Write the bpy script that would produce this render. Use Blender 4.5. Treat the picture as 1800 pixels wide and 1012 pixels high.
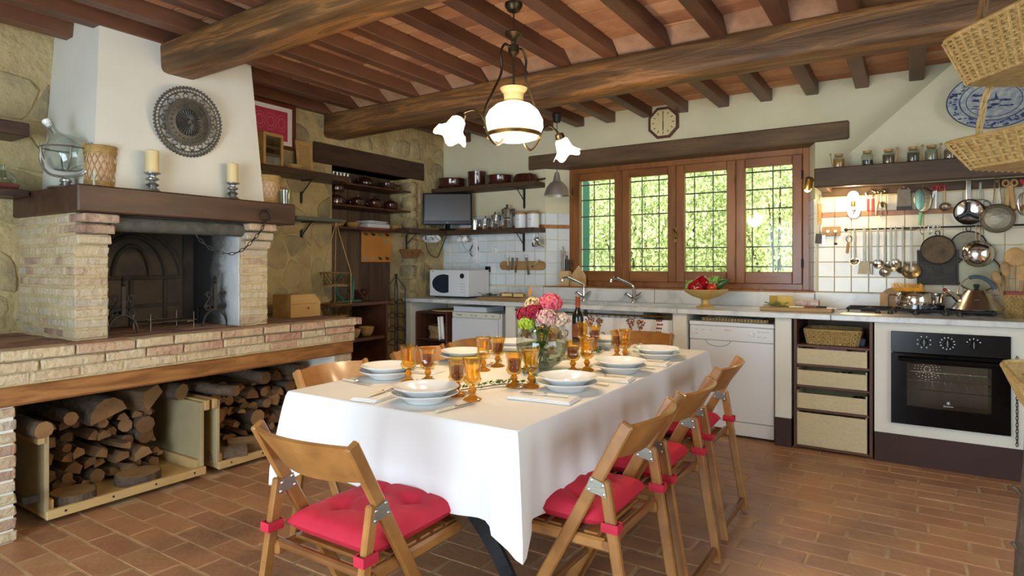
import bpy, bmesh, math, random
from mathutils import Vector, Matrix, Euler, noise
R = random.Random(7)
PI = math.pi
C = bpy.context.scene.collection
S = bpy.context.scene
for o in list(bpy.data.objects): bpy.data.objects.remove(o)

# ------------------------------------------------------------------ camera
cam_d = bpy.data.cameras.new('camera'); cam = bpy.data.objects.new('camera', cam_d); C.objects.link(cam)
F_PX = 1077.0; YAW = math.atan(700/1077.0); H = 1.28
cam_d.sensor_width = 36; cam_d.lens = F_PX/1800*36; cam_d.shift_y = -(506-465.5)/1800
cam_d.clip_start = .05; cam_d.clip_end = 200
cam.location = (0, 0, H); cam.rotation_euler = (PI/2, 0, YAW)
S.camera = cam

# ------------------------------------------------------------------ world, sun, daylight, exposure
W = bpy.data.worlds.new('world'); S.world = W; W.use_nodes = True
bg = W.node_tree.nodes['Background']; bg.inputs[0].default_value = (.78, .88, 1, 1); bg.inputs[1].default_value = 3.0
S.view_settings.view_transform = 'Standard'; S.view_settings.look = 'None'
S.view_settings.gamma = 1; S.view_settings.exposure = 0.6; S.view_settings.use_curve_mapping = False
def light(name, kind, loc, energy, col, rot=(0, 0, 0), size=.1, sizey=None):
    d = bpy.data.lights.new(name, kind); d.energy = energy; d.color = col
    if kind == 'AREA':
        d.shape = 'RECTANGLE' if sizey else 'SQUARE'; d.size = size
        if sizey: d.size_y = sizey
    elif kind in ('POINT', 'SPOT'): d.shadow_soft_size = size
    elif kind == 'SUN': d.angle = size
    o = bpy.data.objects.new(name, d); C.objects.link(o); o.location = loc; o.rotation_euler = rot; return o
# sun over the garden, coming over the roof from behind the house
light('sun', 'SUN', (0, 0, 6), 5.5, (1, .93, .78), (math.radians(38), 0, math.radians(28)), .03)
# daylight in the wide glazed door behind the camera (opening of wall_rear); added side fill, no known window, in wall_right
light('daylight_rear', 'AREA', (-1.25, -1.66, 1.05), 82, (.66, .84, 1), (PI/2, 0, 0), 2.1, 1.9)
light('side_fill', 'AREA', (2.04, 1.4, 1.45), 5, (.95, .96, 1), (0, PI/2, 0), 1.5, 2.6)

# ------------------------------------------------------------------ materials
def lin(h):
    h = h.lstrip('#'); c = [int(h[i:i+2], 16)/255 for i in (0, 2, 4)]
    return tuple(x/12.92 if x <= .04045 else ((x+.055)/1.055)**2.4 for x in c) + (1,)
MATS = {}
def mat(name, a, b=None, rough=.6, metal=0, scale=6, stretch=(1, 1, 1), bump=0, bscale=None, rnd=0, ramp=None, detail=5, trans=0, ior=1.45, emit=None, estr=0, coat=0, sss=0, spec=None, dist=0, alpha=1, noise_pos=(.3, .7)):
    """procedural material: noise between two colours a and b, per-object variation rnd, bump"""
    if name in MATS: return MATS[name]
    m = bpy.data.materials.new(name); m.use_nodes = True; MATS[name] = m
    nt = m.node_tree; N = nt.nodes; L = nt.links; p = N['Principled BSDF']
    p.inputs['Roughness'].default_value = rough; p.inputs['Metallic'].default_value = metal
    p.inputs['Transmission Weight'].default_value = trans; p.inputs['IOR'].default_value = ior
    p.inputs['Coat Weight'].default_value = coat; p.inputs['Coat Roughness'].default_value = .1
    if spec is not None: p.inputs['Specular IOR Level'].default_value = spec
    if sss: p.inputs['Subsurface Weight'].default_value = sss; p.inputs['Subsurface Radius'].default_value = (.02, .015, .01)
    if emit: p.inputs['Emission Color'].default_value = lin(emit); p.inputs['Emission Strength'].default_value = estr
    p.inputs['Base Color'].default_value = lin(a)
    if b or bump or ramp:
        tc = N.new('ShaderNodeTexCoord'); mp = N.new('ShaderNodeMapping'); mp.inputs['Scale'].default_value = stretch
        oi = N.new('ShaderNodeObjectInfo'); va = N.new('ShaderNodeVectorMath'); va.operation = 'ADD'
        mm = N.new('ShaderNodeMath'); mm.operation = 'MULTIPLY'; mm.inputs[1].default_value = 37
        L.new(oi.outputs['Random'], mm.inputs[0])
        L.new(tc.outputs['Object'], va.inputs[0]); L.new(mm.outputs[0], va.inputs[1]); L.new(va.outputs[0], mp.inputs['Vector'])
        nz = N.new('ShaderNodeTexNoise'); nz.inputs['Scale'].default_value = scale; nz.inputs['Detail'].default_value = detail
        nz.inputs['Roughness'].default_value = .6; nz.inputs['Distortion'].default_value = dist
        L.new(mp.outputs[0], nz.inputs['Vector'])
        if b or ramp:
            cr = N.new('ShaderNodeValToRGB'); el = cr.color_ramp.elements
            if ramp:
                while len(el) > 1: el.remove(el[-1])
                for i, (pos, c) in enumerate(ramp):
                    e = el[0] if i == 0 else el.new(pos)
                    e.position = pos; e.color = lin(c)
            else:
                el[0].position = noise_pos[0]; el[1].position = noise_pos[1]; el[0].color = lin(a); el[1].color = lin(b)
            src = nz.outputs['Fac']
            if rnd:
                ma = N.new('ShaderNodeMath'); ma.operation = 'MULTIPLY_ADD'; ma.inputs[1].default_value = rnd; ma.inputs[2].default_value = -rnd/2
                L.new(oi.outputs['Random'], ma.inputs[0])
                ad = N.new('ShaderNodeMath'); ad.operation = 'ADD'; L.new(src, ad.inputs[0]); L.new(ma.outputs[0], ad.inputs[1]); src = ad.outputs[0]
            L.new(src, cr.inputs[0]); L.new(cr.outputs[0], p.inputs['Base Color'])
        if bump:
            bz = nz
            if bscale:
                bz = N.new('ShaderNodeTexNoise'); bz.inputs['Scale'].default_value = bscale; bz.inputs['Detail'].default_value = 4; L.new(mp.outputs[0], bz.inputs['Vector'])
            bn = N.new('ShaderNodeBump'); bn.inputs['Strength'].default_value = bump; bn.inputs['Distance'].default_value = .02
            L.new(bz.outputs['Fac'], bn.inputs['Height']); L.new(bn.outputs[0], p.inputs['Normal'])
    return m
def thin_glass(name, col, gloss=.12):
    """thin clear glass: tinted see-through sheet with fresnel reflection"""
    if name in MATS: return MATS[name]
    m = bpy.data.materials.new(name); m.use_nodes = True; MATS[name] = m
    nt = m.node_tree; N = nt.nodes; L = nt.links; N.remove(N['Principled BSDF'])
    t = N.new('ShaderNodeBsdfTransparent'); t.inputs[0].default_value = lin(col)
    g = N.new('ShaderNodeBsdfGlossy'); g.inputs['Roughness'].default_value = .03
    f = N.new('ShaderNodeLayerWeight'); f.inputs[0].default_value = .5
    pw = N.new('ShaderNodeMath'); pw.operation = 'MULTIPLY_ADD'; pw.inputs[1].default_value = .75*gloss/.12*.6; pw.inputs[2].default_value = gloss*.4
    L.new(f.outputs['Facing'], pw.inputs[0])
    x = N.new('ShaderNodeMixShader'); L.new(pw.outputs[0], x.inputs[0]); L.new(t.outputs[0], x.inputs[1]); L.new(g.outputs[0], x.inputs[2])
    L.new(x.outputs[0], N['Material Output'].inputs[0]); return m

M = {}
def defm():
    M['plaster'] = mat('plaster', '#dad5b6', '#cbc7a4', .9, scale=1.5, bump=.06, bscale=30)
    M['hoodwhite'] = mat('hoodwhite', '#dfddd0', '#d6d4c6', .9, scale=2, bump=.05, bscale=25)
    M['mortar'] = mat('mortar', '#b9a882', ramp=[(.25, '#95835a'), (.5, '#b8a475'), (.75, '#c9b88a')], rough=.95, scale=4, bump=.9, bscale=26, detail=8)
    M['stone'] = mat('stone', '#8d8465', ramp=[(.1, '#7d7460'), (.35, '#9c8e6c'), (.55, '#b5a478'), (.8, '#ab9468'), (.95, '#8c7f66')], rough=.95, scale=5, bump=.9, bscale=24, rnd=.45, detail=9)
    M['brick'] = mat('brick', '#b09a70', ramp=[(.05, '#8a6f62'), (.22, '#a88c78'), (.4, '#bda98a'), (.55, '#c6b695'), (.75, '#b9ad98'), (.92, '#a89a88')], rough=.95, scale=9, bump=.8, bscale=34, rnd=.6, detail=9)
    M['hearthbrick'] = mat('hearthbrick', '#a58a66', ramp=[(.1, '#a87c68'), (.3, '#b8967c'), (.5, '#c0aa88'), (.7, '#c9b896'), (.9, '#b5a58c')], rough=.95, scale=9, bump=.8, bscale=34, rnd=.55, detail=9)
    M['hearthtop'] = mat('hearthtop', '#8a6a58', ramp=[(.2, '#6a4c40'), (.5, '#8b6955'), (.8, '#a5866d')], rough=.9, scale=9, bump=.4, rnd=.4)
    M['joint'] = mat('joint', '#c4b48c', '#ad9b72', .95, scale=9, bump=.6, bscale=35)
    M['floortile'] = mat('floortile', '#7c5130', ramp=[(.1, '#8a614b'), (.4, '#a57857'), (.6, '#b2835c'), (.9, '#ba946c')], rough=.4, scale=4, bump=.2, bscale=20, rnd=.3, detail=8)
    M['floorgrout'] = mat('floorgrout', '#c4a47c', '#a98862', .9, scale=14, bump=.3)
    M['ceiltile'] = mat('ceiltile', '#9a5f3e', ramp=[(.2, '#8d5f48'), (.45, '#aa7654'), (.65, '#bb8a62'), (.9, '#c39c80')], rough=.9, scale=4, bump=.25, bscale=20, rnd=.4)
    M['ceilgrout'] = mat('ceilgrout', '#d8c2a6', '#b89a7a', .95, scale=12)
    M['joist'] = mat('joist', '#4f3122', '#704b36', .45, scale=5, stretch=(2, .35, 2), bump=.15, rnd=.35)
    M['beam'] = mat('beam', '#5b3d1f', ramp=[(.25, '#33230f'), (.4, '#553b20'), (.5, '#6a4b2a'), (.56, '#8f6234'), (.63, '#5d4022'), (.8, '#9a6d3a')], rough=.55, scale=4, stretch=(.3, 3, 3), bump=.7, dist=.8, detail=10)
    M['darkwood'] = mat('darkwood', '#382419', '#50372b', .42, scale=6, stretch=(3, .4, 3), bump=.12)
    M['darkwoodx'] = mat('darkwoodx', '#3b2b1d', '#57432c', .6, scale=5, stretch=(.4, 3, 3), bump=.15)
    M['plank'] = mat('plank', '#4c3a2d', '#6e5845', .6, scale=5, stretch=(2, 3, .35), bump=.12, rnd=.3)
    M['cabwood'] = mat('cabwood', '#4a2c1e', '#623d2a', .5, scale=5, stretch=(2, 2, .5), bump=.1)
    M['hbeam'] = mat('hbeam', '#8a5c30', ramp=[(.2, '#5c3818'), (.45, '#8b5c2e'), (.65, '#a87440'), (.9, '#6f451f')], rough=.6, scale=3.4, stretch=(4, .6, 4), bump=.2, dist=1.5)
    M['winwood'] = mat('winwood', '#96602f', '#734322', .38, scale=4, stretch=(3, 3, .5), bump=.08, rnd=.2, coat=.15)
    M['winwoodx'] = mat('winwoodx', '#96602f', '#734322', .38, scale=4, stretch=(.5, 3, 3), bump=.08, rnd=.2, coat=.15)
    M['chair'] = mat('chair', '#a8763f', '#875a2c', .35, scale=5, stretch=(2, 2, 2), bump=.04, rnd=.25, coat=.2)
    M['chairdark'] = mat('chairdark', '#85572f', '#6a4324', .35, scale=5, bump=.04, rnd=.2, coat=.2)
    M['pine'] = mat('pine', '#cdb07a', '#b9965c', .55, scale=4, stretch=(1, .5, 1), bump=.04)
    M['ply'] = mat('ply', '#b7a67c', '#9c8a66', .6, scale=2.5, bump=.04)
    M['lightwood'] = mat('lightwood', '#c6a066', '#ae8548', .5, scale=5, stretch=(3, .5, 3), bump=.04)
    M['boardwood'] = mat('boardwood', '#b08d5c', '#93713f', .5, scale=5, stretch=(.5, 3, 3), bump=.05)
    M['marble'] = mat('marble', '#cfd2cf', ramp=[(.3, '#aeb3b3'), (.48, '#cdd0cd'), (.7, '#d8dad6')], rough=.25, scale=3.5, dist=2.2, detail=8)
    M['tile_daylit'] = mat('tile_daylit', '#dde4e6', '#d2dadc', .15, scale=4, bump=.05, rnd=.3); M['tile'] = mat('tile', '#dcd6c0', '#d1cab2', .15, scale=4, bump=.05, rnd=.3)  # one tile twice: daylight blue put into one, bulb warmth into the other
    M['tilegrout'] = mat('tilegrout', '#c9bb93', '#bfae82', .9, scale=20)
    M['tileband'] = mat('tileband', '#b57a4a', '#8f5c37', .25, scale=14, rnd=.2)
    M['white'] = mat('white', '#dfe2e4', rough=.3); M['appliance'] = mat('appliance', '#dcdfe1', rough=.28)
    M['cloth'] = mat('cloth', '#e6e6e4', '#dfdfdc', .85, scale=3, bump=.05, bscale=9)
    M['napkin'] = mat('napkin', '#ecebe8', '#e0dfdb', .9, scale=9, bump=.08)
    M['china'] = mat('china', '#e9ebe9', rough=.12, coat=.3)
    M['red'] = mat('red', '#c4243c', '#ad1c33', .75, scale=4, bump=.08, bscale=40)
    M['black'] = mat('black', '#1c1c1c', '#262422', .5, scale=12); M['iron'] = mat('iron', '#35322f', '#4a4540', .5, .7, scale=20, bump=.2)
    M['ironblk'] = mat('ironblk', '#2b2d31', '#3a3c40', .45, .5, scale=8, bump=.08)
    M['steel'] = mat('steel', '#d2cfc8', rough=.24, metal=1); M['chrome'] = mat('chrome', '#dedfe0', rough=.1, metal=1)
    M['brushed'] = mat('brushed', '#9a9a8e', '#88887c', .4, .8, scale=12, stretch=(1, 1, 20)); M['oldsteel'] = mat('oldsteel', '#8d8373', '#746a5b', .4, .9, scale=18, bump=.1)
    M['alu'] = mat('alu', '#cfcec8', rough=.38, metal=.85); M['brass'] = mat('brass', '#8d6f3a', '#6b5430', .35, .9, scale=9)
    M['pewter'] = mat('pewter', '#b3b4b0', '#8f918f', .32, .85, scale=14); M['bronze'] = mat('bronze', '#5a4b34', '#43382a', .38, .85, scale=10)
    M['browncer'] = mat('browncer', '#3a1d16', '#4a271d', .12, scale=6, coat=.6); M['wicker'] = mat('wicker', '#bd9f68', '#97793f', .6, scale=30, bump=.2, rnd=.1)
    M['wickerdark'] = mat('wickerdark', '#8a6234', '#6d4924', .6, scale=30, bump=.2); M['straw'] = mat('straw', '#c3a873', '#a98d59', .7, scale=30, bump=.3)
    M['terracotta'] = mat('terracotta', '#d0ac8c', '#c09a78', .8, scale=8); M['candle'] = mat('candle', '#dccb98', '#d2bf88', .5, scale=5, sss=.1)
    M['clear'] = thin_glass('clear', '#eef4f0'); M['pane'] = thin_glass('pane', '#f2f7f3', .03); M['greenglass'] = thin_glass('greenglass', '#f1f6f1', .12)
    M['amber'] = thin_glass('amber', '#ffe9a2', .13); M['wine'] = mat('wine', '#5f0a1c', rough=.1, spec=.5); M['ambersolid'] = mat('ambersolid', '#d88418', rough=.08, trans=.75, ior=1.25)
    M['water'] = thin_glass('water', '#d6e0d8', .05)
    M['bottle'] = mat('bottle', '#12140d', rough=.06, coat=.4); M['leaf'] = mat('leaf', '#3f6b2a', '#2c4f1d', .55, scale=9, rnd=.3); M['lettuce'] = mat('lettuce', '#6f9a3a', '#a9c46a', .5, scale=7, bump=.2)
    M['outleaf'] = mat('outleaf', '#7fa13c', ramp=[(.2, '#a8a57e'), (.4, '#b3bd80'), (.6, '#c9cf9a'), (.8, '#dedbb2')], rough=.6, scale=1.6, rnd=.4); M['bark'] = mat('bark', '#4b3d30', '#6a5846', .95, scale=14, stretch=(2, 2, 1), bump=.8, rnd=.3)  # outleaf whitened: garden haze is put into the leaf colours
    M['logend'] = mat('logend', '#8f6c44', '#6b4c2d', .85, scale=9, rnd=.6); M['split'] = mat('split', '#5d4730', '#846542', .85, scale=6, stretch=(1, 4, 4), bump=.2, rnd=.4)
    M['soot'] = mat('soot', '#2a2623', '#4b443c', .95, scale=4, bump=.3); M['firewall'] = mat('firewall', '#5a5650', ramp=[(.3, '#211f1e'), (.5, '#4c4844'), (.75, '#a9aaa6')], rough=.95, scale=2.6, bump=.15, detail=9)
    M['plinth'] = mat('plinth', '#45302c', '#3a2825', .8, scale=4); M['ovenglass'] = mat('ovenglass', '#0a0a0b', rough=.08, spec=.2); M['blackgloss'] = mat('blackgloss', '#101012', rough=.2, spec=.3)
    M['bulb'] = mat('bulb', '#ffffff', emit='#ffe2b4', estr=14); M['opal'] = mat('opal', '#fff6e6', rough=.2, emit='#ffe9c8', estr=2.4); M['opalneck'] = mat('opalneck', '#e8cf8c', rough=.15, coat=.5)
defm()

# ------------------------------------------------------------------ mesh helpers
class B:
    def __init__(s): s.v = []; s.f = []
    def add(s, v, f, T=None):
        n = len(s.v)
        for q in v:
            q = Vector(q)
            if T is not None: q = T @ q
            s.v.append(q[:])
        s.f += [tuple(i+n for i in q) for q in f]; return s
    def box(s, x0, x1, y0, y1, z0, z1, T=None, c=0):
        """axis box, c = chamfer"""
        if x0 > x1: x0, x1 = x1, x0
        if y0 > y1: y0, y1 = y1, y0
        if z0 > z1: z0, z1 = z1, z0
        if c <= 0:
            v = [(x, y, z) for x in (x0, x1) for y in (y0, y1) for z in (z0, z1)]
            return s.add(v, [(0, 1, 3, 2), (4, 6, 7, 5), (0, 4, 5, 1), (2, 3, 7, 6), (0, 2, 6, 4), (1, 5, 7, 3)], T)
        c = min(c, (x1-x0)*.45, (y1-y0)*.45, (z1-z0)*.45)
        v = []; ix = {}
        P = ((x0, x1), (y0, y1), (z0, z1))
        for a in (0, 1):
            for b in (0, 1):
                for d in (0, 1):
                    k = (a, b, d)
                    for ax in range(3):
                        p = [0, 0, 0]
                        for j in range(3):
                            p[j] = P[j][k[j]]
                            if j != ax: p[j] += c if k[j] == 0 else -c
                        ix[k+(ax,)] = len(v); v.append(tuple(p))
        f = []
        for ax in range(3):
            o1, o2 = [j for j in range(3) if j != ax]
            for sd in (0, 1):
                q = []
                for (u, w) in ((0, 0), (1, 0), (1, 1), (0, 1)):
                    k = [0, 0, 0]; k[ax] = sd; k[o1] = u; k[o2] = w; q.append(ix[tuple(k)+(ax,)])
                f.append(tuple(q))
        for e in range(3):
            o1, o2 = [j for j in range(3) if j != e]
            for u in (0, 1):
                for w in (0, 1):
                    k0 = [0, 0, 0]; k0[o1] = u; k0[o2] = w; k1 = list(k0); k1[e] = 1
                    f.append((ix[tuple(k0)+(o1,)], ix[tuple(k1)+(o1,)], ix[tuple(k1)+(o2,)], ix[tuple(k0)+(o2,)]))
        for a in (0, 1):
            for b in (0, 1):
                for d in (0, 1): f.append(tuple(ix[(a, b, d, ax)] for ax in range(3)))
        return s.add(v, f, T)
    def lathe(s, prof, n=24, T=None, cap=True, flute=0, nf=0):
        v = []; f = []
        for (r, z) in prof:
            for i in range(n):
                a = 2*PI*i/n; rr = r*(1+flute*math.cos(nf*a)) if nf else r
                v.append((rr*math.cos(a), rr*math.sin(a), z))
        for j in range(len(prof)-1):
            for i in range(n):
                k = (i+1) % n; f.append((j*n+i, j*n+k, (j+1)*n+k, (j+1)*n+i))
        if cap:
            if prof[0][0] > 1e-4: f.append(tuple(reversed(range(n))))
            if prof[-1][0] > 1e-4: f.append(tuple((len(prof)-1)*n+i for i in range(n)))
        return s.add(v, f, T)
    def tube(s, pts, r, n=8, T=None, closed=False, flat=None):
        pts = [Vector(p) for p in pts]; m = len(pts); v = []; f = []
        rr = r if isinstance(r, (list, tuple)) else [r]*m
        up = None
        for i, p in enumerate(pts):
            a = pts[i-1] if (i > 0 or closed) else p; b = pts[(i+1) % m] if (i < m-1 or closed) else p
            t = (b-a).normalized() if (b-a).length > 1e-9 else Vector((0, 0, 1))
            if up is None:
                up = Vector((0, 0, 1)) if abs(t.z) < .9 else Vector((1, 0, 0))
            x = t.cross(up)
            if x.length < 1e-6: x = t.cross(Vector((0, 1, 0)))
            x.normalize(); y = x.cross(t).normalized(); up = y
            for k in range(n):
                an = 2*PI*k/n
                v.append(p + x*math.cos(an)*rr[i] + y*math.sin(an)*rr[i]*(flat or 1))
        for j in range(m if closed else m-1):
            q = (j+1) % m
            for k in range(n):
                l = (k+1) % n; f.append((j*n+k, j*n+l, q*n+l, q*n+k))
        if not closed: f.append(tuple(reversed(range(n)))); f.append(tuple((m-1)*n+k for k in range(n)))
        return s.add(v, f, T)
    def prism(s, poly, h, T=None):
        """polygon in xy extruded from z 0 to h"""
        n = len(poly); v = [(x, y, 0) for x, y in poly]+[(x, y, h) for x, y in poly]
        f = [tuple(reversed(range(n))), tuple(range(n, 2*n))]+[(i, (i+1) % n, n+(i+1) % n, n+i) for i in range(n)]
        return s.add(v, f, T)
    def ball(s, c, r, n=10, m=6, T=None, sq=(1, 1, 1)):
        v = [(c[0], c[1], c[2]-r*sq[2])]; f = []
        for j in range(1, m):
            th = PI*j/m
            for i in range(n):
                a = 2*PI*i/n; v.append((c[0]+r*sq[0]*math.sin(th)*math.cos(a), c[1]+r*sq[1]*math.sin(th)*math.sin(a), c[2]-r*sq[2]*math.cos(th)))
        v.append((c[0], c[1], c[2]+r*sq[2])); e = len(v)-1
        for i in range(n):
            k = (i+1) % n; f.append((0, 1+k, 1+i)); f.append((e, e-n+i, e-n+k))
            for j in range(m-2): f.append((1+j*n+i, 1+j*n+k, 1+(j+1)*n+k, 1+(j+1)*n+i))
        return s.add(v, f, T)
    def mesh(s, name, smooth=False, angle=35):
        me = bpy.data.meshes.new(name); me.from_pydata(s.v, [], s.f)
        bm = bmesh.new(); bm.from_mesh(me); bmesh.ops.recalc_face_normals(bm, faces=bm.faces); bm.to_mesh(me); bm.free()
        if smooth:
            me.polygons.foreach_set('use_smooth', [True]*len(me.polygons))
            try: me.set_sharp_from_angle(angle=math.radians(angle))
            except Exception: pass
        me.update(); return me
    def build(s, name, m, parent=None, smooth=False, loc=(0, 0, 0), rot=(0, 0, 0), label=None, angle=35):
        return link(name, s.mesh(name, smooth, angle), m, parent, loc, rot, label)
def link(name, me, m, parent=None, loc=(0, 0, 0), rot=(0, 0, 0), label=None):
    if m is not None and not me.materials: me.materials.append(M[m] if isinstance(m, str) else m)
    o = bpy.data.objects.new(name, me); C.objects.link(o); o.parent = parent; o.location = loc; o.rotation_euler = rot
    if label: o['label'] = label
    return o
def tag(o, label, cat, group=None):
    o['label'] = label; o['category'] = cat
    if group: o['group'] = group
    return o
def thing(name, label, cat, loc=(0, 0, 0), rz=0, group=None):
    o = bpy.data.objects.new(name, None); C.objects.link(o); o.location = loc; o.rotation_euler = (0, 0, rz); o.empty_display_size = .05
    return tag(o, label, cat, group)
def copy_tree(o, loc=None, rz=None, label=None, group=None, parent=None):
    c = o.copy(); C.objects.link(c); c.parent = parent
    if loc is not None: c.location = loc
    if rz is not None: c.rotation_euler = (0, 0, rz)
    if label: c['label'] = label
    if group: c['group'] = group
    for ch in o.children: copy_tree(ch, parent=c)
    return c
def struct(o): o['kind'] = 'structure'; return o
def stuff(o): o['kind'] = 'stuff'; return o
def TR(x=0, y=0, z=0, rx=0, ry=0, rz=0, s=1):
    return Matrix.Translation((x, y, z)) @ Euler((rx, ry, rz)).to_matrix().to_4x4() @ Matrix.Diagonal((s, s, s, 1))
def arc(cx, cy, r, a0, a1, n): return [(cx+r*math.cos(a0+(a1-a0)*i/n), cy+r*math.sin(a0+(a1-a0)*i/n)) for i in range(n+1)]
def bez(p, n=14):
    """smooth Catmull-Rom through the points"""
    p = [Vector(q) for q in p]; out = []
    for i in range(len(p)-1):
        a = p[max(i-1, 0)]; b = p[i]; c = p[i+1]; d = p[min(i+2, len(p)-1)]
        for k in range(n):
            t = k/n; out.append(.5*((2*b)+(c-a)*t+(2*a-5*b+4*c-d)*t*t+(3*b-a-3*c+d)*t**3))
    out.append(p[-1]); return out
def text_mesh(txt, size, T, ext=.0006, name='lettering', align='CENTER'):
    cu = bpy.data.curves.new(name, 'FONT'); cu.body = txt; cu.size = size; cu.extrude = ext; cu.align_x = align; cu.resolution_u = 2
    o = bpy.data.objects.new(name, cu); C.objects.link(o); dg = bpy.context.evaluated_depsgraph_get()
    me = bpy.data.meshes.new_from_object(o.evaluated_get(dg)); bpy.data.objects.remove(o); me.transform(T); me.materials.clear(); return me
# ------------------------------------------------------------------ the setting
WX, WY, CZ = -4.33, 5.27, 2.685          # left wall face, back wall face, underside of ceiling tiles
XR, YR = 2.05, -1.65                      # right wall, rear wall (behind the camera)
def seg(name, boxes, m, parent=None):
    b = B()
    for q in boxes: b.box(*q)
    return b.build(name, m, parent)
# floor: terracotta bricks laid in running bond along the back wall
fl = struct(B().box(WX-.4, XR+.2, YR-.2, WY+.3, -.12, -.0022).build('floor', 'floorgrout'))
def proj(x, y, z):
    fx, fy = -math.sin(YAW), math.cos(YAW); d = fx*x+fy*y; l = fy*x-fx*y
    if d < .2: return None
    return 900+F_PX*l/d, 465.5-F_PX*(z-H)/d, d
def inview(x, y, z, m=30):
    p = proj(x, y, z); return p is not None and -m < p[0] < 1800+m and -m < p[1] < 1012+m
bl, bw, jt = .284, .131, .011
brick_me = []
for k in range(6):
    b = B(); b.box(-bl/2+jt/2, bl/2-jt/2, -bw/2+jt/2, bw/2-jt/2, -.02, 0, c=.0035)
    b.v = [(x+R.uniform(-.003, .003), y+R.uniform(-.003, .003), z) for x, y, z in b.v]
    me = b.mesh('floor_brick'); me.materials.append(M['floortile']); brick_me.append(me)
cand = []
row = 0; y = YR
while y < 5.3:
    x = WX-.3+(row % 2)*bl/2+R.uniform(-.03, .03)
    while x < XR+.2:
        if inview(x, y, 0): cand.append((proj(x, y, 0)[2], x, y))
        elif y < 5.2: cand.append((99, x, y))
        x += bl
    y += bw; row += 1
def hidden_floor(x, y):      # under fireplace, crates or counter
    return x < -3.62 or y > 4.68
vis = sorted([c for c in cand if c[0] < 50 and not hidden_floor(c[1], c[2])])
for i, (d, x, y) in enumerate(vis[:300]):
    o = link('brick', brick_me[R.randrange(6)], None, fl, (x, y, R.uniform(-.0008, .0008)), (R.uniform(-.002, .002), R.uniform(-.002, .002), R.choice((0, PI))+R.uniform(-.008, .008)))
b = B()
for (d, x, y) in vis[300:]+[c for c in cand if c[0] > 50 and c[2] > -1.5]:
    b.box(x-bl/2+jt/2, x+bl/2-jt/2, y-bw/2+jt/2, y+bw/2-jt/2, -.02, 0, c=.0035)
stuff(b.build('brick_field', 'floortile', fl))
# ceiling: terracotta tiles on joists
ce = struct(B().box(WX-.4, XR+.2, YR-1.2, WY+.5, CZ+.012, CZ+.16).build('ceiling', 'ceilgrout'))
JS = .336
bays = [(-3.79, YR, 2.1), (-1.602-JS*9, 2.1, 3.78), (-1.647-JS*9, 3.78, WY)]
jts = []
jm = {}
for k, (x0, ya, yb) in enumerate(bays):
    L = yb-ya
    for v in range(3):
        b = B(); b.box(-.045, .045, 0, L, 0, .098, c=.006)
        sg = R.uniform(-.004, .004)
        b.v = [(x+sg*math.sin(yy*2), yy, z+R.uniform(-.002, .002)) for x, yy, z in b.v]
        me = b.mesh('joist'); me.materials.append(M['joist']); jm[(k, v)] = me
    i = -2
    while True:
        x = x0+i*JS; i += 1
        if x > XR-.1: break
        if x < WX+.02: continue
        jts.append((k, x)); y1 = ya
        link('joist', jm[(k, R.randrange(3))], None, ce, (x+R.uniform(-.008, .008), ya, 2.6), (0, 0, R.uniform(-.004, .004)))
tl = .158
ct = []
for k, (x0, ya, yb) in enumerate(bays):
    for i in range(-3, 22):
        xa = x0+i*JS
        if xa > XR or xa+JS < WX: continue
        y = ya+R.uniform(-.1, 0)
        while y < yb:
            if inview(xa+JS/2, y, CZ, 60): ct.append((proj(xa+JS/2, y, CZ)[2], xa+JS/2, y))
            y += tl
ct.sort()
tm = []
for k in range(4):
    b = B(); b.box(-JS/2+.04, JS/2-.04, -tl/2+.0055, tl/2-.0055, 0, .018, c=.003); b.v = [(x, y+R.uniform(-.003, .003), z+R.uniform(-.002, .002)) for x, y, z in b.v]
    me = b.mesh('tile'); me.materials.append(M['ceiltile']); tm.append(me)
for (d, x, y) in ct[:300]: link('tile', tm[R.randrange(4)], None, ce, (x, y, CZ), (0, 0, R.choice((0, PI))))
b = B()
for (d, x, y) in ct[300:]: b.box(x-JS/2+.04, x+JS/2-.04, y-tl/2+.004, y+tl/2-.004, CZ, CZ+.018)
if b.v: stuff(b.build('tile_field', 'ceiltile', ce))
# plaster fillets between the joists on top of the beam and the wall ends
def log_beam(name, x0, x1, yc, z0, z1, w, m, label, seed):
    rr = random.Random(seed); prof = []
    hw = w/2; hh = (z1-z0)/2
    for i in range(16):
        a = 2*PI*i/16+PI/16; c, s_ = math.cos(a), math.sin(a)
        e = .3
        prof.append((hw*math.copysign(abs(c)**e, c), hh*math.copysign(abs(s_)**e, s_)))
    b = B(); n = 26; v = []; f = []
    for i in range(n+1):
        x = x0+(x1-x0)*i/n
        oy = .012*math.sin(x*1.7+seed); oz = .010*math.sin(x*2.3+seed*2)
        for j, (py, pz) in enumerate(prof):
            q = 1+.05*noise.noise((x*1.1, py*9+seed, pz*9))
            v.append((x, yc+py*q+oy, (z0+z1)/2+pz*(q if pz < 0 else 1)+(oz if pz < 0 else 0)))
    for i in range(n):
        for j in range(16): f.append((i*16+j, i*16+(j+1) % 16, (i+1)*16+(j+1) % 16, (i+1)*16+j))
    f.append(tuple(range(16))); f.append(tuple(n*16+j for j in range(16))[::-1])
    return tag(b.add(v, f).build(name, m, None, True, angle=50), label, 'beam')
log_beam('ceiling_beam', -3.9, XR, 2.02, 2.43, 2.612, .21, 'beam', 'massive rough-hewn ceiling beam running into the white chimney hood', 3)
log_beam('ceiling_beam', WX-.05, XR, 3.72, 2.405, 2.612, .22, 'beam', 'massive knotty ceiling beam between the lamp and the window wall', 8)
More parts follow.
